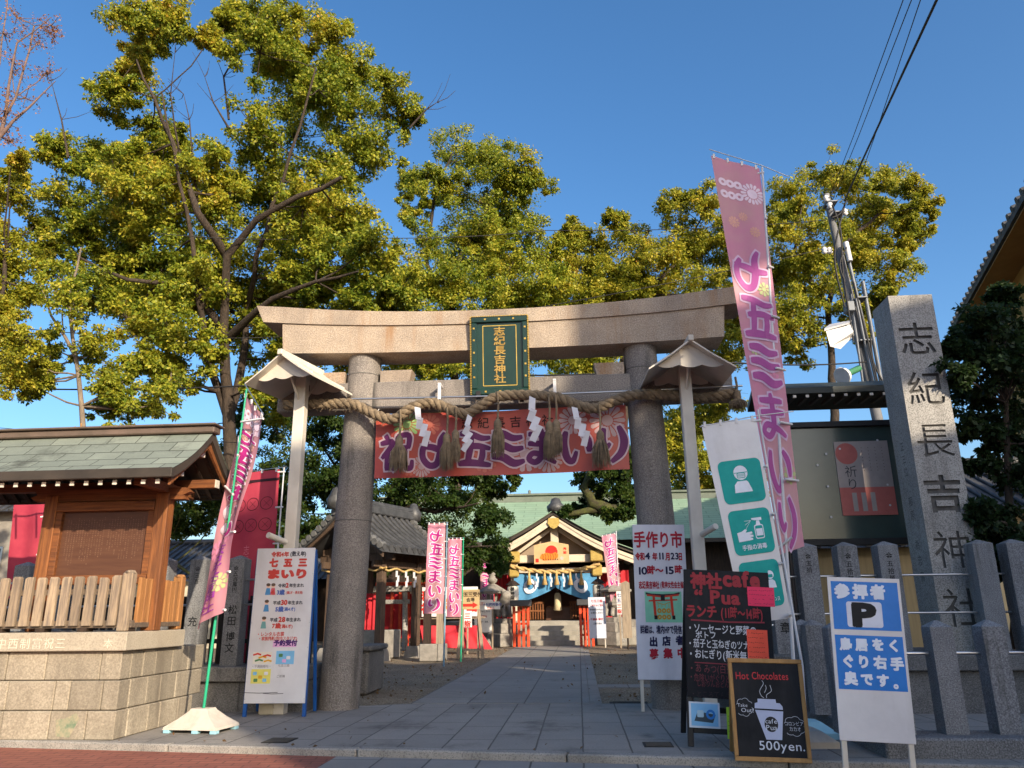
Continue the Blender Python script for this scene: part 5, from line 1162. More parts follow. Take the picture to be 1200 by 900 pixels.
for i, (a, b) in enumerate(((140, 560), (165, 572), (150, 585), (185, 566), (190, 588))): mb.m = 4+i % 3; mb.stroke([(X(a-20), Z(b+3)), (X(a), Z(b-3)), (X(a+16), Z(b+2))], .02, y=-.0094)
for i, (a, b) in enumerate(((135, 640), (160, 655), (185, 640), (140, 668), (180, 668), (245, 565), (280, 575), (262, 588))): mb.m = (2, 5, 7, 6, 2, 6, 7, 0)[i]; mb.rect(X(a-9), Z(b+7), X(a+9), Z(b-7), y=-.0094, rad=.01)
mb.build('printed_picture', [ink('#d9a6d0'), ink('#d8d2c6'), ink('#78b4dc'), ink('#d8cf6a'), ink('#c8392c'), ink('#d8a22c'), ink('#4f7f50'), ink('#d8d8dc')], sg)
mb = MB()
for (a, b, hair, body) in ((162, 262, 0, 1), (185, 262, 0, 2), (161, 335, 0, 1), (155, 408, 0, 3)):   # little printed children
    mb.m = 4; mb.disc(X(a), Z(b+2), 9*k_, y=-.0092); mb.m = 0; mb.disc(X(a), Z(b-3), 7*k_, y=-.0096, rx=10*k_); mb.m = body
    mb.add([(X(a-8), -.0092, Z(b+12)), (X(a+8), -.0092, Z(b+12)), (X(a+13), -.0092, Z(b+42)), (X(a-13), -.0092, Z(b+42))], [(3, 2, 1, 0)])
mb.build('printed_children', [ink('#5a4a40'), ink('#4a86b8'), ink('#c85a68'), ink('#6a9a9a'), ink('#e2b8a0')], sg)
mb = MB()
for a, b, c_ in ((74, 718, 170), (170, 722, 100)): mb.stroke([(X(a+8), Z(b)), (X(a+c_*.5), Z(b+3)), (X(a+c_), Z(b+1))], .007, y=-.0094)
mb.text('・千歳飴授与・', X(162), Z(615), .035, -.002, y=-.0094); mb.text('七五三詣', X(262), Z(612), .035, -.002, y=-.0094); mb.text('ご祈祷', X(252), Z(657), .035, .0, y=-.0094)
mb.build('small_print', ink('#55535a'), sg)
mb = MB(); mb.sheet(lambda u, v: Vector((-.378+.756*u, -.016-.004*sin(9*u+5*v), .13+1.85*v-.03*(1-u)*v)), 2, 2)  # clear film edge, kept off the print
mb = MB()
for i in range(7):
    for sx in (-.36, .36): mb.disc(sx, .2+i*.29, .006, y=-.0098, n=8)
mb.build('pin', STEEL, sg)
tag(MB().box(-.09, -.06, 0, .09, .06, .20, b=.01).build('stone_footing', mat('cream_block', (.50, .44, .32), (.42, .36, .26), 3, .9), loc=(-3.84, 9.86, 0)), 'small cream footing block under the white festival sign', 'footing block')

# ================================================================== NOBORI FLAGS
def nobori(label, pole, cloth, text, group, cmat, pm, amp=.02, cross=None, nclip=6, fold=(.5, .5), tcol='#b02a7c', ocol='#f0dce6', tv=(.30, .985), tu=(.12, .88), orn=True, base_rz=0, name='nobori_flag', seed=1, cat='banner flag', fn=None, pr=.014, small=None):
    base = Vector(pole[0]); t = thing(name, label, cat, base, group=group); rn = random.Random(seed)
    mb = MB(off=base); mb.tube(pole, [pr]*(len(pole)-1)+[pr*.7], 8); mb.build('pole', pm, t)
    TL, TR, BR, BL = [Vector(p) for p in cloth]
    nrm = (TR-TL).cross(BL-TL).normalized()
    if nrm.y > 0: nrm = -nrm
    ph = rn.uniform(0, 6)
    if fn is None:
        def F(u, v, d=0):
            p = TL.lerp(TR, u).lerp(BL.lerp(BR, u), v)
            w_ = amp*(sin(u*5+v*6+ph)+.6*sin(v*13-u*4+ph*2))*(.25+.75*v)+amp*.5*sin(u*9+ph)
            return p+nrm*(d+w_)
    else: F = fn
    mb = MB(off=base); mb.sheet(lambda u, v: F(u, v), 14, 44); cl = mb.build('cloth', cmat, t)
    if cross:
        mb = MB(off=base); mb.tube(cross, .006, 6); mb.build('crossbar', STEEL, t)
    for i in range(nclip):
        mb = MB(off=base)
        v = .015+i*.97/max(1, nclip-1); c = F(1, v); q = min(pole, key=lambda p: (Vector(p)-c).length) if False else None
        # nearest point on the pole line
        a, b = Vector(pole[0]), Vector(pole[-1]); tt = max(0, min(1, (c-a).dot(b-a)/(b-a).length_squared)); pp_ = a.lerp(b, tt); c0 = F(0, v)
        if (c0-pp_).length < (c-pp_).length: c = c0
        dirv = (pp_-c); L = max(dirv.length, .04)
        mb.tube([c-dirv.normalized()*.03, pp_+dirv.normalized()*.02] if dirv.length > .001 else [c, c+Vector((.03, 0, 0))], .014, 6); mb.build('tie_loop', CLIP, t)
    for i in range(4 if cross else 0):
        mb = MB(off=base); c = F(.06+i*.29, 0); mb.box(c.x-.013, c.y-.008, c.z-.03, c.x+.013, c.y+.008, c.z+.03); mb.build('tie_loop', CLIP, t)
    W_, H_ = (TR-TL).length, (BL-TL).length
    if text:
        n = len(text); vs_ = (tv[1]-tv[0])/n
        a, b = MB(off=base), MB(off=base)
        for i, ch in enumerate(text):
            v0 = tv[0]+i*vs_
            def g(d): return lambda x, y: F(tu[0]+(tu[1]-tu[0])*x, v0+vs_*(.96-y*.9), d)
            a.brush(ch, lambda x, z: g(.007)(x, z), .045, 1.05); b.brush(ch, lambda x, z: g(.012)(x, z), 0., 1.05)
        a.build('letter_outline', ink(ocol), cl); b.build('lettering', ink(tcol), cl)
    if orn:
        mb = MB(off=base)
        def fo(cx, cv): return lambda x, z: F(cx+x/W_, cv-z/H_, .005)
        mb.m = 0
        for j in range(2):
            for i in range(3):
                cx, cv = .16+i*.16, .07+j*.034; g = fo(cx, cv); r1 = .055*W_/.6
                n = 16; mb.add([g(r1*q*cos(2*pi*k/n), r1*q*sin(2*pi*k/n)) for q in (1, .35) for k in range(n)], [(k, (k+1) % n, n+(k+1) % n, n+k) for k in range(n)])
        flower(mb, 0, 0, .15*W_/.6, 16, fn=fo(.77, .088), r0=.5)
        mb.m = 1; flower(mb, 0, 0, .10*W_, 10, fn=fo(.5, .16)); flower(mb, 0, 0, .13*W_, 10, fn=fo(.28, .18)); flower(mb, 0, 0, .12*W_, 10, fn=fo(.72, .2))
        mb.m = 2; flower(mb, 0, 0, .16*W_, 8, fn=fo(.75, .36)); flower(mb, 0, 0, .14*W_, 8, fn=fo(.3, .52)); flower(mb, 0, 0, .2*W_, 8, fn=fo(.8, .83))
        mb.m = 3; flower(mb, 0, 0, .2*W_, 8, fn=fo(.2, .66)); flower(mb, 0, 0, .17*W_, 8, fn=fo(.7, .6)); flower(mb, 0, 0, .2*W_, 10, fn=fo(.3, .9))
        mb.build('printed_flower', [ink('#e6cfdc'), ink('#e0a898'), ink('#b9bf86'), ink('#d88aa8')], cl)
    if small: small(F, cl, base, W_, H_)
    return t
PG = 'pink festival flags'
# tall pink flag beside the gate
b_ = VZ(953, 868, .16); b_ = Vector((2.10, 8.15, .0))
Y_ = 8.25
nobori('tall pink festival flag on a white pole beside the torii', [b_+Vector((0, 0, .02)), V(930, 780, Y_), V(893, 196, Y_)], [V(833, 183, Y_), V(890, 197, Y_), V(943, 640, Y_), V(914, 650, Y_)], '七五三まいり', PG, PINKB, POLE_W, amp=.014, cross=[V(831, 175, Y_), V(893, 194, Y_), V(924, 207, Y_)], nclip=8, tv=(.25, 1.0), tu=(.08, .92), seed=3, tcol='#a64f90', ocol='#d2b2cc', pr=.02)
fb = thing('flag_base', 'pale cyan plastic water weight base behind the hot chocolate board', 'flag base', (2.10, 8.15, 0))
mb = MB(); mb.loft([[(a*w_, b*d_, z) for a, b in ((-1, -1), (1, -1), (1, 1), (-1, 1))] for z, w_, d_ in ((0, .26, .2), (.05, .26, .2), (.14, .13, .11), (.15, .06, .06))]); mb.build('tank', CYANPL, fb)
mb = MB(); mb.lathe([(.035, .15), (.035, .19), (.03, .2)], n=10); mb.build('socket', CYANPL, fb)
# infection control flag
Y_ = 7.95; b_ = Vector((2.02, 7.80, .0))
def maskprint(F, cl, base, W_, H_):
    mb = MB(off=base); Hs = H_
    def P(cx, cv, w_):                                 # local metres -> cloth
        return lambda x, z, d=.006: F(cx+x/W_, cv-z/Hs, d)
    def pl_(pts, g, d): mb.add([g(x, z, d) for x, z in pts], [list(range(len(pts)))])
    def circ(cx, cz, r, g, d, n=18): pl_([(cx+r*cos(2*pi*k/n), cz+r*sin(2*pi*k/n)) for k in range(n)], g, d)
    def rr(x0, z0, x1, z1, rad):
        p = []
        for cx, cz, a0 in ((x1-rad, z0+rad, -pi/2), (x1-rad, z1-rad, 0), (x0+rad, z1-rad, pi/2), (x0+rad, z0+rad, pi)):
            for k in range(6): p.append((cx+rad*cos(a0+k*pi/10), cz+rad*sin(a0+k*pi/10)))
        return p
    s = W_*.40
    for i, cv in enumerate((.315, .57, .825)):
        g = P(.53, cv, W_); mb.m = 0; pl_(rr(-s, -s*.98, s, s*.98, .06), g, .004)
        mb.m = 1
        if i == 0:
            circ(0, .085, .075, g, .007); pl_([(-.095, -.115), (.095, -.115), (.085, -.035), (.05, .0), (-.05, .0), (-.085, -.035)], g, .007)
            mb.m = 0; pl_([(-.072, .09), (.072, .09), (.072, .083), (-.072, .083)], g, .009); pl_(rr(-.045, .03, .045, .085, .015), g, .009); mb.m = 1; pl_(rr(-.039, .036, .039, .079, .012), g, .011); mb.m = 0
            for q in (.047, .057, .067): pl_([(-.038, q), (.038, q), (.038, q+.004), (-.038, q+.004)], g, .0125)
        if i == 1:
            pl_([(-.16, -.09), (-.165, -.0), (-.11, .01), (-.07, .03), (-.05, .02), (-.07, -.005), (.0, .0), (.005, -.02), (-.03, -.025), (.01, -.035), (.01, -.052), (-.03, -.055), (.0, -.065), (.0, -.082), (-.04, -.085)], g, .007)
            pl_(rr(.035, -.08, .135, .06, .02), g, .007); pl_([(.06, .06), (.11, .06), (.1, .1), (.07, .1)], g, .0072); pl_([(.02, .13), (.13, .13), (.13, .1), (.05, .105), (.02, .115)], g, .0074)
            mb.m = 0; pl_(rr(.044, -.07, .126, .05, .015), g, .009); mb.m = 1; pl_([(.05, -.05), (.12, -.05), (.12, .02), (.05, .02)], g, .011)
            for q in (0, .4, -.4): pl_([(.01, .11), (-.06, .07+q*.1), (-.06, .066+q*.1), (.01, .106)], g, .0076)
        if i == 2:
            for q in (-.11, .11): circ(q, .075, .042, g, .007); pl_([(q-.055, -.05), (q+.055, -.05), (q+.045, .01), (q+.02, .03), (q-.02, .03), (q-.045, .01)], g, .007)
            pl_([(-.055, .03), (-.03, .055), (-.03, .04), (.03, .04), (.03, .055), (.055, .03), (.03, .005), (.03, .02), (-.03, .02), (-.03, .005)], g, .0085)
            mb.m = 0
            for q in (-.11, .11): pl_(rr(q-.028, .05, q+.028, .08, .008), g, .009)
            mb.m = 1
        tx = ('マスクの着用', '手指の消毒', 'ソーシャルディスタンス')[i]
        mb.text(tx, 0, -.172, (.052, .056, .045)[i], .02, fn=lambda x, z: g(x, z, .008), sx=(1, 1, .72)[i], gap=1)
    mb.m = 2; mb.text('新型コロナ対策', 0, 0, .05, .0, fn=lambda x, z: F(.5+x/W_, .12-z/Hs, .006), sx=.9) if False else None
    mb.build('printed_pictogram', [ink('#0f9c94'), ink('#e2e6ee'), ink('#d9c6c6')], cl)
mt = nobori('white flag with teal hygiene pictograms hanging behind the cafe blackboard', [b_, V(940, 780, Y_), V(888, 480, Y_)], [V(822, 498, Y_), V(886, 490, Y_), V(927, 724, Y_), V(872, 732, Y_)], None, None, SHEET, POLE_W, amp=.0022, cross=[V(820, 500, Y_), V(888, 487, Y_), V(930, 482, Y_)], nclip=5, orn=False, seed=6, small=maskprint, pr=.013)
mb = MB(); mb.loft([[(a*w_, b*d_, z) for a, b in ((-1, -1), (1, -1), (1, 1), (-1, 1))] for z, w_, d_ in ((0, .22, .17), (.05, .22, .17), (.13, .10, .09), (.15, .05, .05))]); tag(mb.build('flag_base', RUBBERW, loc=(1.98, 7.62, 0)), 'white plastic weight base of the hygiene flag behind the blackboards', 'flag base')
# flag with the green pole: twisted, seen nearly edge on
LE = [(288, 462), (283, 500), (272, 550), (260, 600), (248, 650), (237, 695), (227, 738)]; REd = [(307, 488), (303, 520), (295, 560), (283, 600), (272, 640), (264, 680), (257, 718)]
def twist(u, v, d=0):
    i = min(5, int(v*6)); f_ = v*6-i
    def q(E): return (E[i][0]*(1-f_)+E[i+1][0]*f_, E[i][1]*(1-f_)+E[i+1][1]*f_)
    a, b = V(*q(LE), 8.66), V(*q(REd), 8.30)
    p = a.lerp(b, u); n = (b-a).cross(Vector((0, 0, -1))).normalized()
    if n.y > 0: n = -n
    return p+n*(d+.030*sin(u*6+v*5)*(.3+v)+.012*sin(u*13-v*9))
gp0 = VZ(237, 838, .2); gp0 = Vector((-4.0, 8.48, .14))
nobori('twisted pink festival flag on a green pole beside the stone plinth', [gp0, V(250, 745, 8.48), V(289, 456, 8.46)], [V(*LE[0], 8.66), V(*REd[0], 8.3), V(*REd[-1], 8.3), V(*LE[-1], 8.66)], '七五三まいり', PG, PINK, POLE_G, fn=twist, cross=[V(287, 450, 8.6), V(309, 486, 8.26)], nclip=6, tv=(.14, .62), tu=(.1, .9), seed=8, pr=.016,
       small=lambda F, cl, base, W_, H_: [b.text('志紀長吉神社', .5, 0, 1, .01, vert=True, fn=lambda x, z: F(.2+.6*x, .64+(-z)*.055, .008)) and b.build('shrine_name', ink('#9a3f9c'), cl) for b in [MB(off=base)]])
fb = thing('flag_base', 'weathered white trapezoid weight base of the green flag pole', 'flag base', (-4.0, 8.48, 0), rz=R(-8))
mb = MB(); mb.loft([[(a*w_, b*d_, z) for a, b in ((-1, -1), (1, -1), (1, 1), (-1, 1))] for z, w_, d_ in ((.035, .31, .22), (.06, .30, .215), (.13, .19, .15), (.2, .11, .09), (.225, .095, .075))]); mb.build('tank', RUBBERW, fb)
mb = MB()
for a in (-.27, .06, .27):
    for b in (-.18, .18): mb.box(a-.035, b-.035, 0, a+.035, b+.035, .05, b=.004)
mb.build('foot', CYANPL, fb)
# crimson flags behind the posts
def monprint(F, cl, base, W_, H_):
    mb = MB(off=base)
    def ring(cu, cv, r, w_, n=24):
        mb.add([F(cu+q*cos(2*pi*k/n)/W_, cv-q*sin(2*pi*k/n)/H_, .006) for q in (r, r-w_) for k in range(n)], [(k, (k+1) % n, n+(k+1) % n, n+k) for k in range(n)])
    for j in range(2):
        for i in range(3):
            ring(.22+i*.28, .18+j*.115, .095, .008)
            cu, cv = .22+i*.28, .18+j*.115; s = .045
            for a, b in ((1, 1), (1, -1)): mb.add([F(cu+x/W_, cv-z/H_, .006) for x, z in ((-s*a-.003, -s*b), (-s*a+.003, -s*b), (s*a+.003, s*b), (s*a-.003, s*b))], [(0, 1, 2, 3)])
    mb.add([F(u, v, .006) for u, v in ((0, .045), (1, .045), (1, .06), (0, .06))], [(0, 1, 2, 3)])
    mb.m = 1; mb.text('志紀長吉神社', 0, 0, 1, .0, vert=True, fn=lambda x, z: F(.45+.13*x, .40-z*.055, .006))
    mb.build('printed_crest', [ink('#2a0a14'), ink('#c86a7a')], cl)
CG = 'crimson flags behind the inscribed posts'
nobori('crimson flag with six black ring crests on a white pole by the gabled post', [V(318, 790, 11), V(325, 650, 11), V(333, 548, 11)], [V(270, 556, 11), V(328, 550, 11), V(305, 790, 11), V(243, 790, 11)] if False else [V(271, 556, 11), V(328, 550, 11), V(312, 775, 11), V(252, 778, 11)], None, CG, RED_CL, POLE_W, amp=.02, cross=[V(262, 556, 11), V(336, 547, 11)], nclip=6, orn=False, seed=11, small=monprint)
nobori('bright red flag in full sun behind the notice board post', [V(52, 800, 10.9), V(55, 650, 10.9), V(60, 540, 10.9)], [V(20, 562, 10.9), V(56, 560, 10.9), V(34, 745, 10.9), V(0, 747, 10.9)], None, CG, RED_CL, POLE_W, amp=.02, cross=[V(15, 561, 10.9), V(62, 557, 10.9)], nclip=5, orn=False, seed=14)

# ================================================================== GREEN NOTICE CASE, UTILITY POLE, WIRES
bo = Vector((4.2, 12, .64)); bc = thing('notice_case', 'green framed notice case with a pink and white prayer poster', 'notice case', bo)
def bpart(name, fn, m, parent=bc):
    mb = MB(off=bo); fn(mb); return mb.build(name, m, parent)
bx0, bx1 = 3.15, 5.6
bpart('board', lambda mb: mb.box(bx0+.05, 12.02, 2.16, bx1-.05, 12.08, 3.86), mat('green_board', (.05, .075, .066), (.04, .062, .056), 2, .18, spec=.6))
bpart('frame', lambda mb: (mb.box(bx0, 11.96, 2.06, bx1, 12.1, 2.159, b=.008), mb.box(bx0, 11.96, 3.861, bx1, 12.1, 3.95, b=.008), mb.box(bx0, 11.97, 2.16, bx0+.049, 12.1, 3.86, b=.005), mb.box(bx1-.049, 11.97, 2.16, bx1, 12.1, 3.86, b=.005)), BLACK)
for x_ in (bx0+.05, bx1-.15): bpart('post', lambda mb: mb.box(x_, 12.101, .0, x_+.1, 12.2, 4.3, b=.006), BLACK)
pk = [V(973, 522, 11.99), V(1030, 512, 11.99), V(1045, 596, 11.99), V(986, 603, 11.99)]
pw, ph_ = .80, 1.13
po = bpart('poster', lambda mb: mb.box(4.0, 12.004, 2.50, 4.0+pw, 12.016, 2.50+ph_), ink('#a89a92'), bc)
mb = MB(off=bo); 
mb.rect(4.0, 2.50, 4.0+pw, 2.50+.42, y=12.0025); mb.disc(4.0+.17, 2.5+ph_-.19, .165, y=12.0025); mb.m = 1
for i in range(3): mb.rect(4.17+i*.135, 2.56, 4.24+i*.135, 2.84, y=12.001)
mb.m = 2; mb.text('祈り', 4.0+.2, 2.5+ph_-.37, .19, -.004, vert=True, y=12.001, gap=1.0)
for i in range(4): mb.text('・・・・・・・・', 4.0+.40+i*.1, 2.5+ph_-.08, .05, .01, vert=True, y=12.001)
mb.build('poster_print', [ink('#b8655c'), ink('#a59890'), ink('#3a3a40')], po)
mb = MB(off=bo)
for a, b in ((958, 545), (968, 532), (970, 570), (974, 606), (984, 526), (1028, 516), (1040, 568), (1043, 592)): c = V(a, b, 12.0); mb.lathe([(.018, 0), (.018, .01)], (0, 0, 0), 8) if False else mb.disc(c.x, c.z, .017, y=11.994, n=10)
mb.build('pin', CLIP, bc)
# roofed wall behind the case
ro = Vector((4.5, 12.6, .64)); rw = thing('roofed_frame', 'dark tiled eave on posts behind the green notice case', 'roof', ro)
def bpart2(name, fn, m): mb = MB(off=ro); fn(mb); return mb.build(name, m, rw)
def rr_(y): return 4.80-.42*abs(y-12.75)
bpart2('roof', lambda mb: [mb.loft([[Vector((x_, y, rr_(y))), Vector((x_, 12.75, 4.80)), Vector((x_, 12.75, 4.72)), Vector((x_, y, rr_(y)-.1))] for x_ in (3.05, 6.3)]) for y in (12.25, 13.3)], mat('green_black_roof', (.03, .038, .034), (.02, .026, .024), 3, .5))
bpart2('rafter', lambda mb: [mb.box(3.15+i*.2, 12.27, 4.42, 3.2+i*.2, 12.8, 4.47) for i in range(16)], BLACK)
bpart2('rafter_end', lambda mb: [mb.box(3.15+i*.2, 12.255, 4.425, 3.2+i*.2, 12.269, 4.465) for i in range(16)], WHITE)
for x_ in (3.3, 6.0): bpart2('post', lambda mb: mb.box(x_, 12.7, -.64+.64, x_+.12, 12.82, 4.7, b=.006), BLACK)
# utility pole
uo = Vector((V(1035, 560, 18).x, 18, -.01)); up = thing('utility_pole', 'grey utility pole with conduits, white floodlight and horn loudspeaker', 'utility pole', uo)
pt, pm_ = V(968, 228, 18), V(1020, 455, 18)
dirp = (pt-pm_).normalized(); pbot = pm_-dirp*(pm_.z/dirp.z)
uo2 = uo
GREY_P = mat('grey_galvanised', (.17, .18, .20), (.11, .12, .135), 3, .5, metal=.3)
POLE_C = mat('pole_concrete', (.21, .21, .215), (.15, .15, .155), 3, .8)
def upart(name, fn, m=GREY_P, parent=up):
    mb = MB(off=uo2); fn(mb); return mb.build(name, m, parent)
upart('shaft', lambda mb: mb.tube([pbot, pbot.lerp(pt, .5), pt], [.15, .12, .08], 12), POLE_C)
for a_, b_, r_ in (((1029, 455, 17.8), (990, 285, 17.8), .045), ((1012, 455, 17.75), (997, 345, 17.75), .03), ((1024, 455, 17.72), (1003, 350, 17.72), .03), ((1034, 455, 17.8), (1011, 330, 17.8), .05)):
    upart('conduit', lambda mb: mb.tube([V(*a_), V(*b_)], r_, 8))
upart('cable_cover', lambda mb: mb.tube([V(996, 306, 17.7), V(991, 284, 17.7)], .065, 10), POLE_W)
for px, py in ((1008, 350), (1013, 400), (982, 250), (974, 238)):
    c = V(px, py, 17.8); upart('bracket', lambda mb: mb.box(c.x-.13, 17.68, c.z-.014, c.x+.13, 18.05, c.z+.014))
for px, py in ((968, 232), (972, 240), (966, 293), (972, 293), (990, 248)):
    upart('insulator', lambda mb: mb.lathe([(.03, -.10), (.075, -.06), (.04, -.03), (.075, .02), (.03, .07)], V(px, py, 17.75), 10), CLIP)
for c in (V(997, 358, 17.6),): upart('junction_box', lambda mb: mb.box(c.x-.10, 17.6, c.z-.13, c.x+.10, 17.85, c.z+.13, b=.02))
for Q in ([(975, 240), (985, 270), (988, 320), (1000, 400)], [(990, 240), (978, 300), (990, 360)], [(1000, 330), (1022, 420), (1030, 455)], [(992, 235), (985, 250), (975, 255)], [(990, 330), (984, 310), (992, 290)], [(1020, 395), (1024, 425), (1036, 450)]):
    upart('loose_cable', lambda mb: mb.tube(cr([V(*q, 17.6) for q in Q], 5), .022, 5), BLACK)
fl = upart('floodlight', lambda mb: mb.loft([[V(968, 388, 17.2), V(973, 406, 17.2), V(985, 409, 17.5), V(972, 384, 17.6)], [V(996, 381, 17.5), V(1000, 389, 17.5), V(1001, 393, 17.7), V(998, 379, 17.8)]]), CLIP)
upart('lamp_visor', lambda mb: mb.loft([[V(966, 388, 17.15), V(994, 380, 17.4), V(995, 378, 17.4), V(966, 385, 17.15)], [V(972, 382, 17.6), V(998, 377, 17.8), V(998, 375, 17.8), V(972, 380, 17.6)]]), mat('lamp_grey', (.5, .5, .52), None, 3, .4), fl)
hs = V(987, 441, 17.2); hd = (V(1010, 430, 17.6)-hs)
def f(mb):
    u = hd.normalized(); a = u.orthogonal().normalized(); b = u.cross(a)
    mb.loft([[hs+u*t+(a*cos(k*pi/8)+b*sin(k*pi/8))*r_ for k in range(16)] for t, r_ in ((-.02, .20), (.0, .215), (.1, .17), (.2, .09))], True)
sp_ = upart('loudspeaker', f, CLIP)
upart('speaker_driver', lambda mb: mb.tube([hs+hd*.3, hs+hd*.85], .075, 10), mat('speaker_green', (.05, .20, .10), None, 3, .5), sp_)
def cable(label, pts, r_, n=14, sag=0):
    P = []
    for a, b in zip(pts, pts[1:]):
        for i in range(n): 
            q = i/n; P.append(a.lerp(b, q)-Vector((0, 0, sag*4*q*(1-q))))
    P.append(pts[-1]); mb = MB(off=P[0]); mb.tube(P, r_, 6)
    return tag(mb.build('overhead_cable', BLACK, loc=P[0]), label, 'overhead cable', 'overhead cables')
cable('thick black overhead cable rising from the utility pole insulators', [V(990, 235, 17.8), V(1012, 185, 15), V(1100, -5, 9)], .022)
cable('thin overhead wire rising from the pole top, first of three beside the thick cable', [V(972, 232, 17.8), V(1000, 160, 15), V(1062, -10, 9)], .008)
cable('thin overhead wire rising from the pole top between two other wires', [V(975, 236, 17.8), V(1006, 160, 15), V(1072, -10, 9)], .008)
cable('thin overhead wire rising from the pole top next to the thick cable', [V(1003, 222, 17.8), V(1025, 160, 15), V(1082, -10, 9)], .008)
cable('straight black cable crossing above the notice board roof', [V(-30, 454, 14), V(290, 452, 14), V(620, 440, 14), V(860, 425, 14), V(1015, 424, 17.5)], .016, sag=.06)
cable('thin cable crossing the tall camphor crown toward the utility pole', [V(180, 273, 14.2), V(400, 278, 16), V(640, 270, 18), V(968, 258, 17.9)], .009, sag=.1)
cable('thin cable crossing the camphor crown just above the lintel end', [V(-20, 380, 14), V(290, 396, 15), V(560, 372, 17), V(980, 288, 17.9)], .009, sag=.1)
cable('faint wire under the notice board tree at the sky gap', [V(-20, 500, 12.6), V(60, 506, 12.6), V(300, 520, 12.6)], .006)
# bracket with strip lights above the notice board roof
t = thing('roof_lamp', 'thin white tube on stakes standing above the notice board ridge', 'tube lamp', V(95, 515, 9.3))
o_ = V(95, 515, 9.3); mb = MB(off=o_); mb.tube([V(30, 512, 9.3), V(92, 505, 9.3), V(120, 500, 9.3)], .012, 6); mb.build('tube', CLIP, t)
mb = MB(off=o_); [mb.tube([V(a, b, 9.3), V(a, 540, 9.3)], .012, 5) for a, b in ((33, 509), (60, 507), (88, 500), (95, 496))]; mb.build('stake', PINE, t)

# ================================================================== COURTYARD
# --- water pavilion
wv = thing('water_pavilion', 'old timber water pavilion with curved grey tile roof behind the torii pillar', 'pavilion', (-5.75, 22.1, 0), rz=R(-22))
for sx in (-.85, .85):
    for sy in (-.85, .85):
        mb = MB(); mb.loft([[(sx+a*w_, sy+b*w_, z) for a, b in ((-1, -1), (1, -1), (1, 1), (-1, 1))] for z, w_ in ((-.02, .23), (.2, .19), (.3, .15))]); b_ = mb.build('post_base', LANTERN_ST, wv)
        mb = MB(); mb.box(sx-.10, sy-.10, .301, sx+.10, sy+.10, 2.75, b=.012); mb.build('post', WOOD_P, wv)
mb = MB()
for s_ in (-1, 1): mb.box(s_*.85-.055, -1.25, 2.38, s_*.85+.055, 1.25, 2.56, b=.01); mb.box(-1.25, s_*.85-.055, 2.561, 1.25, s_*.85+.055, 2.74, b=.01); mb.box(-1.15, s_*.85-.08, 2.741, 1.15, s_*.85+.08, 2.93, b=.01)
mb.box(-.09, -1.35, 3.35, .09, 1.35, 3.55, b=.01); mb.build('beam', WOOD_P, wv)
def prz(x): q = abs(x)/1.5; return 3.95-1.25*(q**.85)*.98+.10*q**3
mb = MB()
for s_ in (-1, 1):
    L = [s_*1.5*i/10 for i in range(11)]
    A = [Vector((x, 0, prz(x))) for x in L]+[Vector((x, 0, prz(x)-.11)) for x in L[::-1]]
    A, B = [p+Vector((0, -1.75, 0)) for p in A], [p+Vector((0, 1.75, 0)) for p in A]
    mb.loft([A, B] if s_ > 0 else [B, A])
    for i in range(13):
        y_ = -1.68+i*.28; mb.tube([(x, y_, prz(x)+.015) for x in L], .062, 7)
        mb.tube([(s_*1.50, y_, prz(1.5)+.015), (s_*1.53, y_, prz(1.5)+.01)], .085, 10, False)
pr_ = mb.build('roof', TILE, wv)
mb = MB()
for y_ in (-1.72, 1.72):
    for s_ in (-1, 1):
        for i in range(9):
            x = s_*(.12+i*.165); mb.tube([(x, y_-.09*(1 if y_ < 0 else -1), prz(x)+.03), (x, y_+.12*(1 if y_ < 0 else -1), prz(x)+.05)], .085, 12, False)
mb.build('verge_tile', mat('round_tile', (.17, .165, .16), (.09, .09, .09), 7, .6), pr_)
mb = MB(); mb.box(-.13, -1.85, 3.93, .13, 1.85, 4.18, b=.03); mb.tube([(0, -1.9, 4.2), (0, 1.9, 4.2)], .11, 9)
for y_ in (-1.88, 1.88): mb.lathe([(.0, 3.85), (.22, 3.95), (.25, 4.15), (.16, 4.3), (.1, 4.45), (0, 4.5)], (0, y_, 0), 10)
mb.build('ridge', TILE, pr_)
mb = MB(); 
for s_ in (-1, 1): mb.prism([(0, 3.80), (s_*1.45, prz(1.45)-.12), (s_*1.45, prz(1.45)-.26), (0, 3.62)], (0, -1.66, 0), (1, 0, 0), (0, 0, 1), (0, 1, 0), .06)
mb.build('bargeboard', WOOD_P, pr_)
mb = MB(); mb.prism([(-1.2, 2.94), (1.2, 2.94), (0, 3.62)], (0, -.8, 0), (1, 0, 0), (0, 0, 1), (0, 1, 0), .05); mb.build('gable_board', WOOD_D, pr_)
mb = MB(); mb.box(-.62, -.5, 0, .62, .5, .75, b=.03); bs = mb.build('stone_basin', LANTERN_ST, wv)
mb = MB(); mb.box(-.5, -.38, .752, .5, .38, .757); mb.build('basin_water', mat('still_water', (.03, .04, .04), None, 3, .08), bs)
mb = MB(); mb.add([(x, -1.02+.05*sin(i), z) for i, (x, z) in enumerate(((-1.1, 2.3), (-.5, 2.22), (0, 2.26), (.5, 2.2), (1.1, 2.3)))], []) ; mb = MB()
mb.tube([(x, -.98, 2.36-.07*sin(pi*(x+1.1)/2.2*3)**2) for x in [-1.1+i*.11 for i in range(21)]], .03, 6); mb.tube([(.98, x, 2.36-.07*sin(pi*(x+1.1)/2.2*3)**2) for x in [-1.1+i*.11 for i in range(21)]], .03, 6)
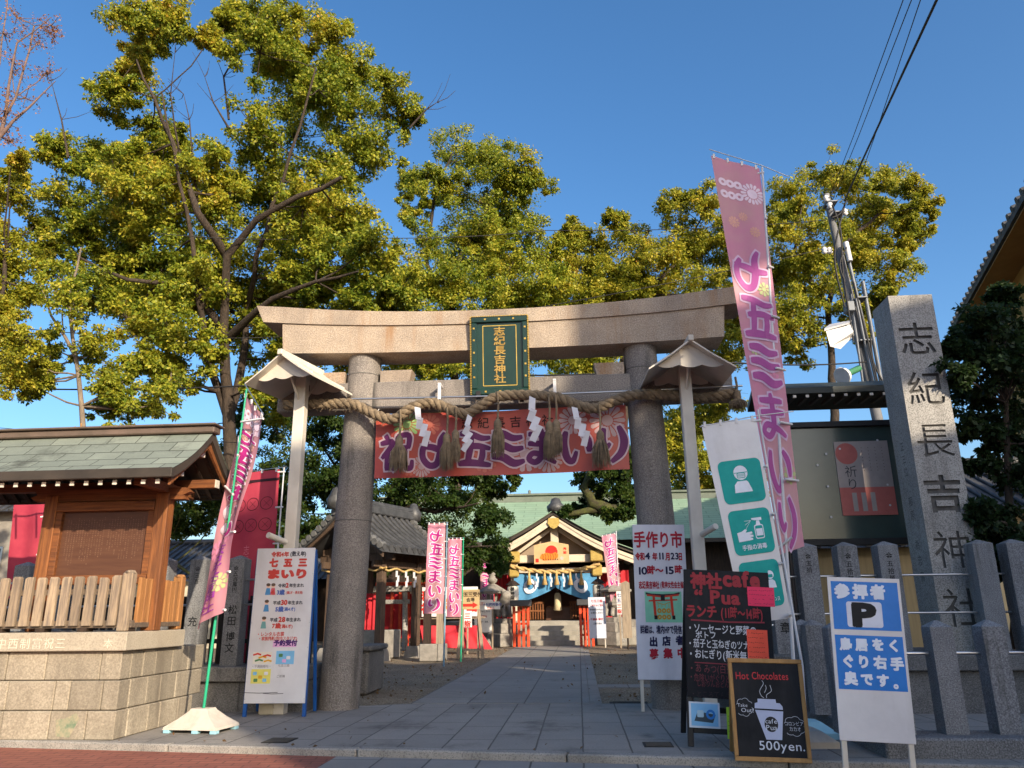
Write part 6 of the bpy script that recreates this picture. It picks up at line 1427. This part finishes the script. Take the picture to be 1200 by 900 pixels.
rp_ = mb.build('straw_rope', STRAW_G, loc=(0, 0, 0)); rp_.matrix_world = Matrix.Translation(wv.location) @ Matrix.Rotation(R(-22), 4, 'Z'); tag(rp_, 'thin straw rope strung round the water pavilion beams', 'straw rope')
def small_shide(p, label, s=.42, group='paper streamers of the water pavilion'):
    mb = MB(); w_ = .06
    for i, (x, z0, z1) in enumerate(((0, 0, -.14), (.035, -.11, -.25), (.0, -.22, -.36))): mb.box(x-w_/2+i*.01, -.004*i-.002, z1*s/.36, x+w_/2+i*.01, -.004*i, z0*s/.36)
    tag(mb.build('paper_streamer', PAPER, loc=p), label, 'paper streamer', group)
Mw = Matrix.Translation(wv.location) @ Matrix.Rotation(R(-22), 4, 'Z')
for p, lab in (((-.45, -1.03, 2.32), 'paper streamer at the front beam of the water pavilion'), ((.35, -1.03, 2.32), 'paper streamer beside the near pavilion post'), ((1.03, -.4, 2.3), 'paper streamer between the pavilion posts, close to the nearer post'), ((1.03, .05, 2.3), 'paper streamer midway between the two visible pavilion posts'), ((1.03, .45, 2.3), 'paper streamer next to the farther pavilion post')):
    small_shide(Mw @ Vector(p), lab)
# --- shrine front dressing
def sgl(label, cat, name, fn, m, loc, group=None):
    mb = MB(off=loc); fn(mb); o = mb.build(name, m, loc=loc); return tag(o, label, cat, group)
nl = Vector((X0, 30.98, 2.62)); nn = thing('shrine_curtain', 'blue shrine curtain drawn up in the middle with white ring crests', 'curtain', nl)
def nf(u, v, d=0):
    x = -1.62+3.24*u; q = abs(2*u-1); drop = .50+.66*(q**.75); 
    return Vector((x, -.03*sin(u*38)*v-.05*sin(pi*v)-d, -drop*v+.0))
mb = MB(); mb.sheet(nf, 64, 10); mb.build('cloth', NOREN, nn)
mb = MB()
for cu in (.20, .80):
    n = 24; mb.add([nf(cu+q*cos(2*pi*k/n)/3.24, .50+q*sin(2*pi*k/n)/.96, .05) for q in (.27, .13) for k in range(n)], [(k, (k+1) % n, n+(k+1) % n, n+k) for k in range(n)])
mb.build('ring_crest', ink('#d8dde6'), nn)
mb = MB(); mb.tube([(-1.75, 0, .02), (1.75, 0, .02)], .025, 6); mb.build('rod', WOOD_P, nn)
rl = Vector((X0, 30.8, 2.95)); P_ = [Vector((-1.75+3.5*i/40, 0, -.28*sin(pi*i/40)**.8)) for i in range(41)]
mb = MB()
for k_ in range(2):
    mb.tube([p+Vector((0, .04*cos(i*.8+k_*pi), .04*sin(i*.8+k_*pi))) for i, p in enumerate(P_)], .055, 6)
tag(mb.build('straw_rope', STRAW_G, loc=rl), 'golden straw rope sagging over the blue shrine curtain', 'straw rope')
WD = ('first', 'second', 'third', 'fourth', 'fifth')
for i, px in enumerate((620, 638, 652, 668, 681)):
    c = V(px, 671, 30.75); mb = MB(off=c); mb.lathe([(.02, .1), (.03, 0), (.05, -.1), (.045, -.16), (.11, -.46), (.06, -.47)], c, 10)
    tag(mb.build('straw_tassel', STRAW_G, loc=c), 'golden straw tassel over the blue shrine curtain, %s counted from the pavilion side' % WD[i], 'tassel', 'straw tassels over the shrine curtain')
for i, px in enumerate((629, 645, 660, 675)):
    small_shide(V(px, 672, 30.72), 'paper streamer over the blue shrine curtain, %s counted from the pavilion side' % WD[i], .5, 'paper streamers over the shrine curtain')
em = thing('votive_board', 'large votive board with a red sun and an orange animal above the curtain', 'votive board', (X0-.12, 30.7, 2.98))
mb = MB(); mb.prism([(-.68, 0), (.68, 0), (.68, .72), (.02, .86), (-.68, .72)], (0, 0, 0), (1, 0, 0), (0, 0, 1), (0, 1, 0), .05); mb.build('board', mat('ema_wood', (.60, .40, .20), (.52, .34, .165), 3, .7), em)
mb = MB(); mb.disc(0, .46, .24, y=-.006); mb.m = 1
mb.add([(x, -.011, z) for x, z in ((-.46, .22), (-.40, .36), (-.2, .42), (.0, .38), (.16, .44), (.26, .36), (.26, .24), (.14, .16), (-.3, .12))], [tuple(range(9))]); mb.m = 2
for i in range(6): mb.stroke([(-.36+i*.1, .39), (-.32+i*.1, .28), (-.34+i*.1, .18)], .018, y=-.014)
for i in range(7): mb.add([(x, -.0125, z) for x, z in ((-.34+i*.09, .14), (-.27+i*.09, .14), (-.305+i*.09, .2))], [(0, 1, 2)])
mb.m = 3; mb.disc(.40, .2, .07, y=-.012); mb.m = 0; mb.text('奉納', .53, .62, .13, .02, vert=True, y=-.012); mb.rect(-.62, .06, -.5, .2, y=-.011)
mb.build('painted_picture', [ink('#cf2418'), ink('#d87820'), ink('#5a3418'), ink('#b8aea0')], em)
def paper_lantern(px, py0, py1, label, Y=29.9):
    a, b = V(px, py0, Y), V(px, py1, Y); h = a.z-b.z; t = thing('paper_lantern', label, 'lantern', (a.x, Y, 0), group='white paper lanterns before the shrine')
    mb = MB(); mb.tube([(0, .03, .0), (0, .03, b.z)], .035, 8); mb.build('post', WOOD_D, t)
    mb = MB(); mb.lathe([(.14, b.z), (.21, b.z+.06), (.22, (a.z+b.z)/2), (.21, a.z-.06), (.14, a.z)], n=16); l_ = mb.build('shade', mat('lantern_paper', (.75, .70, .60), None, 3, .7), t)
    mb = MB(); mb.text('御神燈', 0, a.z-.06, h*.25, .02, vert=True, y=-.226); mb.build('lettering', ink('#15130f'), l_)
    mb = MB(); mb.lathe([(.27, a.z+.0), (.26, a.z+.03), (.10, a.z+.16), (.05, a.z+.18), (.04, a.z+.26), (.0, a.z+.3)], n=8, smooth=False); mb.build('roof', WOOD_D, t)
paper_lantern(601, 686, 706, 'white paper lantern with black characters by the stone guardian and steps')
paper_lantern(701, 684, 702, 'white paper lantern with black characters behind the white price sign')
def stone_lantern(loc, label, s=1., name='stone_lantern'):
    t = thing(name, label, 'stone lantern', loc, group='stone lanterns'); 
    def L(nm, prof, n=16, sm=True): mb = MB(); mb.lathe([(r_*s, z*s) for r_, z in prof], n=n, smooth=sm); mb.build(nm, LANTERN_ST, t)
    L('base', [(.34, 0), (.34, .12), (.26, .2), (.2, .24)], 6, False); L('shaft', [(.15, .24), (.14, .8), (.15, 1.12)]); L('platform', [(.16, 1.12), (.30, 1.24), (.30, 1.32), (.22, 1.34)], 6, False)
    mb = MB()
    for k_ in range(4):
        a = pi/4+k_*pi/2; mb.box(.17*s*cos(a)*1.1-.04*s, .17*s*sin(a)*1.1-.04*s, 1.341*s, .17*s*cos(a)*1.1+.04*s, .17*s*sin(a)*1.1+.04*s, 1.64*s)
    mb.build('fire_box', LANTERN_ST, t)
    L('roof', [(.50, 1.66), (.52, 1.72), (.36, 1.82), (.16, 1.94), (.10, 1.97)], 6, False); L('finial', [(.08, 1.97), (.16, 2.04), (.17, 2.12), (.10, 2.18), (.13, 2.26), (.08, 2.36), (0, 2.42)])
    return t
pL = VZ(577, 757, 0); pL = Vector((V(577, 700, 29.5).x, 29.5, 0)); stone_lantern(pL, 'stone lantern rising behind the white stake sign near the steps', 1.12)
pR2 = Vector((V(722, 700, 29.5).x, 29.5, 0)); stone_lantern(pR2, 'stone lantern behind the narrow hanging sign and wooden plank post', 1.12)
# guardian dogs: one continuous stone body on a stepped pedestal
def guardian(loc, rz, label):
    t = thing('stone_guardian', label, 'statue', loc, rz=rz, group='stone guardian statues')
    vs_ = [(0, .16, .30), (0, .05, .36), (0, -.06, .48), (0, -.12, .62), (0, -.20, .72), (0, -.34, .70), (.10, -.12, .40), (.11, -.20, .2), (.11, -.24, .03), (-.10, -.12, .40), (-.11, -.20, .2), (-.11, -.24, .03), (.13, .12, .2), (.14, -.02, .06), (-.13, .12, .2), (-.14, -.02, .06), (0, .26, .34), (0, .30, .50)]
    es = [(0, 1), (1, 2), (2, 3), (3, 4), (4, 5), (2, 6), (6, 7), (7, 8), (2, 9), (9, 10), (10, 11), (0, 12), (12, 13), (0, 14), (14, 15), (0, 16), (16, 17)]
    rs = [.17, .17, .18, .17, .18, .10, .08, .065, .075, .08, .065, .075, .12, .07, .12, .07, .07, .10]
    me = bpy.data.meshes.new('guardian'); me.from_pydata(vs_, es, []); o = bpy.data.objects.new('body', me); COL.objects.link(o)
    m_ = o.modifiers.new('s', 'SKIN'); m_.use_smooth_shade = True
    for i, r_ in enumerate(rs): me.skin_vertices[0].data[i].radius = (r_, r_)
    me.skin_vertices[0].data[0].use_root = True
    sd_ = o.modifiers.new('d', 'SUBSURF'); sd_.levels = 1
    bpy.context.view_layer.update(); nm = bpy.data.meshes.new_from_object(o.evaluated_get(bpy.context.evaluated_depsgraph_get()))
    o.modifiers.clear(); o.data = nm; nm.materials.clear(); nm.materials.append(LANTERN_ST); o.parent = t; o.location = (0, 0, .95); o.scale = (1.2, 1.2, 1.2)
    mb = MB()
    for s_ in (-1, 1): mb.lathe([(.05, .0), (.04, .05), (0, .1)], (s_*.14, -.2, 1.93), 6)
    mb.build('ear', LANTERN_ST, t)
    mb = MB(); mb.box(-.42, -.5, .0, .42, .5, .45, b=.02); mb.box(-.34, -.42, .451, .34, .46, .80, b=.02); mb.box(-.26, -.36, .801, .26, .42, .97, b=.015); mb.build('pedestal', LANTERN_ST, t)
guardian((V(590, 720, 29.3).x, 29.3, 0), R(35), 'stone guardian dog on a stepped pedestal by the steps and stake sign')
guardian((V(719, 720, 29.3).x, 29.6, 0), R(-35), 'stone guardian dog half hidden behind the white price sign')
# vermilion railings with little roofed boxes
def red_rail(px, w_, label, Y=28.7):
    c = V(px, 745, Y); t = thing('vermilion_rack', label, 'rack', (c.x, Y, 0), group='vermilion fortune racks')
    for i in range(4):
        mb = MB(); mb.box(-w_/2+i*w_/3-.048, -.04, 0, -w_/2+i*w_/3+.048, .035, 1.38, b=.006); mb.build('post', RED_P, t)
    mb = MB()
    for z in (.35, .75, 1.15): mb.box(-w_/2, .036, z, w_/2, .06, z+.07)
    mb.build('rail', RED_P, t)
    mb = MB(); mb.box(-w_/2-.12, -.25, 1.39, w_/2+.12, .25, 1.6, b=.02); mb.build('roof', mat('lead_roof', (.07, .07, .075), None, 3, .6), t)
red_rail(611, .50, 'vermilion rack with grey cover at the pavilion side of the steps')
red_rail(688, .42, 'vermilion rack with grey cover behind the white price sign')
# offering box, bell, indoor furniture
t = thing('offering_box', 'wooden offering box inside the shrine porch', 'offering box', (X0+.1, 32.3, .86)); mb = MB(); mb.box(-.55, -.25, 0, .55, .25, .5, b=.01); mb.build('body', WOOD_B, t); mb = MB(); [mb.box(-.5, -.22+i*.07, .501, .5, -.19+i*.07, .53) for i in range(7)]; mb.build('grate', WOOD_O, t)
t = thing('bell_rope', 'thick plaited bell rope hanging in the shrine doorway', 'bell rope', (X0+.05, 31.6, 3.0)); mb = MB(); mb.tube([(0, 0, 0), (0, 0, -.7), (0, 0, -1.1)], .05, 8); mb.build('rope', WOOD_D, t); mb = MB(); mb.lathe([(.08, -1.1), (.13, -1.2), (.14, -1.55), (.17, -1.75), (.1, -1.78)], n=12); mb.build('grip', mat('cream_wrap', (.6, .5, .3), None, 4, .8), t)
# side red curtains
for x0_, x1_, lab in ((V(578, 700, 31.9).x, V(603, 700, 31.9).x, 'dark red curtain between the stone lantern and the porch'), (V(697, 700, 31.9).x, V(738, 700, 31.9).x, 'bright red curtain between the porch and the plank post')):
    def f(mb, x0_=x0_, x1_=x1_): mb.sheet(lambda u, v: Vector((x0_+(x1_-x0_)*u, 31.9+.05*sin(u*30), 2.75-1.9*v)), 40, 3)
    sgl(lab, 'curtain', 'side_curtain', f, RED_C2, Vector(((x0_+x1_)/2, 31.9, .86)), 'red curtains beside the porch')
# pink flags in the courtyard
def yard_flag(label, pole_px, top_py, bot_py, cl, Y, pm, right=True, **kw):
    b_ = V(pole_px[0], pole_px[1], Y); b_.z = 0
    nobori(label, [b_, V(pole_px[2], top_py, Y)], [V(*c, Y) for c in cl], '七五三まいり', PG, kw.pop('m', PINK), pm, amp=.03, orn=False, nclip=6, pr=.022, tv=(.06, .98), tu=(.12, .88), **kw)
yard_flag('pink festival flag on a blue pole standing out before the green pole flag', (520, 781, 524), 612, 0, [(502, 614), (522, 613), (520, 719), (497, 719)], 18.5, POLE_B, seed=21, cross=[V(501, 612, 18.5), V(526, 612, 18.5)])
yard_flag('pink festival flag on a green pole standing just behind the blue pole flag', (540, 774, 543), 630, 0, [(525, 632), (541, 631), (541, 723), (523, 723)], 20.3, POLE_G, seed=22, cross=[V(524, 630, 20.3), V(545, 630, 20.3)])
yard_flag('sunlit pink festival flag behind the stone lantern near the steps', (578, 755, 578), 630, 0, [(563, 640), (577, 638), (576, 712), (563, 714)], 30.2, POLE_W, seed=23, m=PINKB, cross=[V(562, 638, 30.2), V(579, 637, 30.2)])
yard_flag('sunlit pink festival flag before the red curtain of the porch', (727, 755, 722), 622, 0, [(705, 628), (721, 625), (727, 685), (716, 705)], 29.2, POLE_W, seed=24, m=PINKB, cross=[V(704, 627, 29.2), V(723, 624, 29.2)])
yard_flag('pink flag peeping out below the dark courtyard tree', (585, 720, 583), 570, 0, [(566, 655), (577, 654), (576, 690), (566, 690)], 31.4, POLE_W, seed=25, m=PINKB) if False else None
# small signs in the yard
def stake_sign(label, px, py0, py1, px0, px1, foot, Y, cols, rows, board='#d8d4cc', legs=1, name='small_sign', cat='sign', legm=None):
    a, b = V(px0, py0, Y), V(px1, py1, Y); c = (a.x+b.x)/2; t = thing(name, label, cat, (c, Y, 0)); w_ = b.x-a.x
    mb = MB(); mb.box(-w_/2, -.015, b.z, w_/2, .015, a.z, b=.004); bd = mb.build('board', ink(board), t)
    for x_ in ((0,) if legs == 1 else (-w_/2+.04, w_/2-.04)): mb = MB(); mb.box(x_-.025, .016, 0, x_+.025, .05, b.z+.15); mb.build('leg', legm or WOOD_GREY, t)
    mb = MB(); H_ = a.z-b.z
    for (t_, u, v, s, ci) in rows: mb.m = ci; mb.text(t_, -w_/2+u*w_, b.z+v*H_, s*H_, .025, y=-.019)
    if rows: mb.build('lettering', [ink(h) for h in cols], bd)
    return t, bd, w_, a.z, b.z
stake_sign('white price sign on two white legs before the shrine steps', 700, 700, 748, 689, 711, 755, 27.6, ['#b04a50', '#4a4a52'], [('七五三詣', .5, .88, .075, 0), ('ご祈祷のご案内', .5, .78, .05, 0), ('初穂料五千円より', .5, .68, .045, 1), ('お受付ください', .5, .60, .045, 1), ('千歳飴', .3, .44, .06, 0), ('御守', .7, .44, .06, 0), ('ご祈祷済み', .5, .34, .045, 1)], '#c9ccd8', 2, legm=WHITE)
stake_sign('narrow white hanging sign with red and blue characters by the plank post', 725, 693, 720, 722, 729, 750, 27, ['#2c3c78', '#c03030'], [('七', .5, .76, .2, 0), ('五', .5, .53, .2, 0), ('三', .5, .30, .2, 1), ('詣', .5, .06, .2, 1)], '#dcd6d4', 1)
stake_sign('white sign on a stake casting its shadow on the white board', 579, 705, 714, 568, 586, 757, 27.5, ['#4a5a9a', '#d0423a'], [('←社務所受付', .5, .45, .42, 0), ('七五三', .4, .06, .34, 1)], '#e4e0dc', 1)
stake_sign('big white information board behind the stake sign', 566, 703, 741, 556, 578, 757, 28.6, ['#c03c34', '#6a6a70'], [('七五三まいり', .5, .84, .1, 0), ('受付はこちら', .5, .62, .07, 1), ('ご案内', .5, .46, .07, 0), ('御守・お札', .5, .3, .06, 1)], '#e6e2de', 2)
stake_sign('white panel with red characters on the red draped stall', 549, 716, 735, 543, 553, 745, 24.0, ['#c4281e'], [('三', .5, .52, .42, 0), ('詣', .5, .06, .42, 0)], '#ded8d4', 1)
t, bd, w_, za, zb = stake_sign('wooden sign with a red arrow on a slanted easel', 552, 691, 714, 541, 562, 770, 21.5, ['#3a2c20', '#a8281e'], [('七五三受付', .5, .66, .24, 0), ('会場', .5, .40, .22, 0)], '#b39a70', 2, name='arrow_sign')
mb = MB(); mb.add([(x*w_, -.019, zb+z*(za-zb)) for x, z in ((-.42, .14), (.12, .14), (.12, .05), (.42, .21), (.12, .37), (.12, .28), (-.42, .28))], [tuple(range(7))]); mb.build('red_arrow', ink('#b52a20'), bd)
mb = MB(); [mb.loft([[(x_+a, y_, z) for a, y_ in ((-.04, -.04), (.04, -.04), (.04, .02), (-.04, .02))] for x_, z in ((s_*.22, zb), (s_*.34, 0))]) for s_ in (-1, 1)]; mb.box(-.3, -.02, .2, .3, .02, .26); mb.build('easel', WOOD_GREY, t)
t = thing('plank_post', 'tall weathered plank post with a pointed top beside the market sign', 'wooden post', (V(735, 730, 26).x, 26, 0)); mb = MB(); a, b = V(730, 690, 26), V(740, 750, 26)
mb.prism([(-.14, .35), (.14, .35), (.14, 2.05), (.02, 2.12), (-.14, 2.05)], (0, 0, 0), (1, 0, 0), (0, 0, 1), (0, 1, 0), .14); mb.build('plank', WOOD_GREY, t); mb = MB(); mb.tube([(.0, .07, 0), (0, .07, .36)], .03, 6); mb.build('stake', WOOD_D, t)
# red draped stall, red fence, small grey torii, flag stand stones
so_ = Vector((V(530, 745, 24.5).x, 24.5, 0)); t = thing('draped_stall', 'low stall draped in red cloth with white panels behind the pink flags', 'stall', so_)
mb = MB(off=so_); a, b = V(493, 700, 24.5), V(562, 700, 24.5)
mb.box(a.x, 24.45, 1.0, b.x, 26, 1.06, b=.01); mb.build('top', WOOD_GREY, t)
mb = MB(off=so_); c0, c1 = V(492, 733, 24.4), V(560, 733, 24.4); d0, d1 = V(497, 758, 24.1), V(577, 761, 24.1)
mb.sheet(lambda u, v: c0.lerp(c1, u).lerp(d0.lerp(d1, u), v)+Vector((0, .06*sin(u*26)*v-.02, -.06*sin(pi*u*2)**2*v*0)), 60, 6); mb.build('drape', RED_C2, t)
mb = MB(off=so_); e0, e1 = V(494, 688, 24.35), V(560, 716, 24.35); mb.box(V(494, 730, 24.4).x, 24.36, 1.07, V(560, 730, 24.4).x, 24.40, 1.95, b=.01); wp = mb.build('white_panel', ink('#dcd6d2'), t)
mb = MB(off=so_); mb.text('七五三詣', V(506, 725, 24.4).x, 1.5, .3, .04, y=24.352) if False else None
mb.text('社', V(500, 725, 24.4).x, 1.2, .32, .05, y=24.352); mb.text('務', V(500, 725, 24.4).x, 1.58, .30, .05, y=24.352); mb.m = 1
flower(mb, V(520, 725, 24.4).x, 1.45, .22, 8, y=24.352); mb.m = 0; mb.text('詣', V(553, 725, 24.4).x, 1.25, .34, .05, y=24.352); mb.build('lettering', [ink('#c4281e'), ink('#d88a20')], wp)
ro_ = Vector((-7.5, 30, 0)); t = thing('red_fence', 'vermilion fence and gate beyond the water pavilion', 'fence', ro_)
mb = MB(off=ro_); x0_, x1_ = V(440, 720, 30).x, V(498, 720, 30).x
mb.box(x0_, 30, .3, x1_, 30.06, 1.9); mb.build('panel', RED_C2, t)
mb = MB(off=ro_); [mb.box(x0_+i*(x1_-x0_)/6-.05, 29.9, 0, x0_+i*(x1_-x0_)/6+.05, 29.99, 2.2, b=.008) for i in range(7)]; mb.box(x0_-.2, 29.88, 2.2, x1_+.2, 29.99, 2.34, b=.01); mb.build('post', RED_P, t)
st_ = Vector((V(460, 757, 27).x, 27, 0)); t = thing('small_torii', 'small pale stone torii seen between the pavilion posts', 'torii gate', st_)
for s_ in (-1, 1): mb = MB(); mb.tube([(s_*.42, 0, 0), (s_*.38, 0, 1.9)], [.10, .085], 12); mb.build('pillar', GRANITE_L, t)
mb = MB(); mb.box(-.72, -.1, 1.9, .72, .1, 2.1, b=.02); mb.build('lintel', GRANITE_L, t); mb = MB(); mb.box(-.55, -.06, 1.5, .55, .06, 1.64, b=.01); mb.build('tie_beam', GRANITE_L, t)
fs_ = Vector((V(508, 755, 20.6).x, 20.6, 0)); t = thing('flagpole_stone', 'pair of old timber uprights set in a stone block under the pink flags', 'flagpole holder', fs_)
mb = MB(); mb.box(-.33, -.2, 0, .12, .2, .42, b=.02); mb.box(.125, -.2, 0, .33, .2, .42, b=.02); mb.build('stone_block', LANTERN_ST, t)
for x_ in (-.17, .17): mb = MB(); mb.prism([(x_-.09, .421), (x_+.09, .421), (x_+.09, 1.72), (x_, 1.80), (x_-.09, 1.72)], (0, -.09, 0), (1, 0, 0), (0, 0, 1), (0, 1, 0), .18); mb.build('upright', WOOD_GREY if x_ > 0 else WOOD_D, t)
co_ = Vector((V(432, 730, 23).x, 23, 0))
def f(mb): mb.sheet(lambda u, v: Vector((V(422, 700, 23).x+(V(441, 700, 23).x-V(422, 700, 23).x)*u, 23+.04*sin(u*20), 1.75-1.35*v)), 24, 3)
sgl('red curtain with dark crest just beyond the granite torii pillar', 'curtain', 'side_curtain', f, RED_C2, co_)
# low stone and post by the pillar foot inside the gate
gs = thing('stone_trough', 'dark low stone trough at the inner foot of the torii pillar', 'stone trough', (-3.55, 12.6, 0)); mb = MB(); mb.box(-.25, -.5, 0, .35, .5, .62, b=.03); mb.build('block', GRANITE_D, gs); mb = MB(); mb.box(-.3, -.55, .621, .4, .55, .70, b=.02); mb.build('rim', GRANITE_D, gs)
# ------------------------------------------------------------------ fallen leaves on the gravel and paving
N = 750; cen = np.zeros((N, 3)); cen[:, 0] = RNG.uniform(-7, 3, N); cen[:, 1] = 11.2+RNG.random(N)**1.3*18; kx = np.abs(cen[:, 0]+1.05) < 1.25; cen[kx, 0] += np.where(RNG.random(kx.sum()) < .8, np.where(cen[kx, 0] < -1.05, -1.6, 1.9), 0); cen[:, 2] = .012
fo = leaf_mesh('fallen_leaves', cen, np.full(N, .12), 1, .055, LEAF_G, None, (0, 0, 0), flat=.02); tag(fo, kind='stuff')
N = 70; cen = np.zeros((N, 3)); cen[:, 0] = RNG.uniform(-7, 3.2, N); cen[:, 1] = 7.2-.1254*cen[:, 0]+RNG.random(N)**2*3; cen[:, 2] = .014
fo2 = leaf_mesh('scattered_leaves', cen, np.full(N, .1), 1, .035, LEAF_G, None, (0, 0, 0), flat=.02); tag(fo2, kind='stuff')

for c_ in [c for c in bpy.data.curves if c.users == 0]: bpy.data.curves.remove(c_)
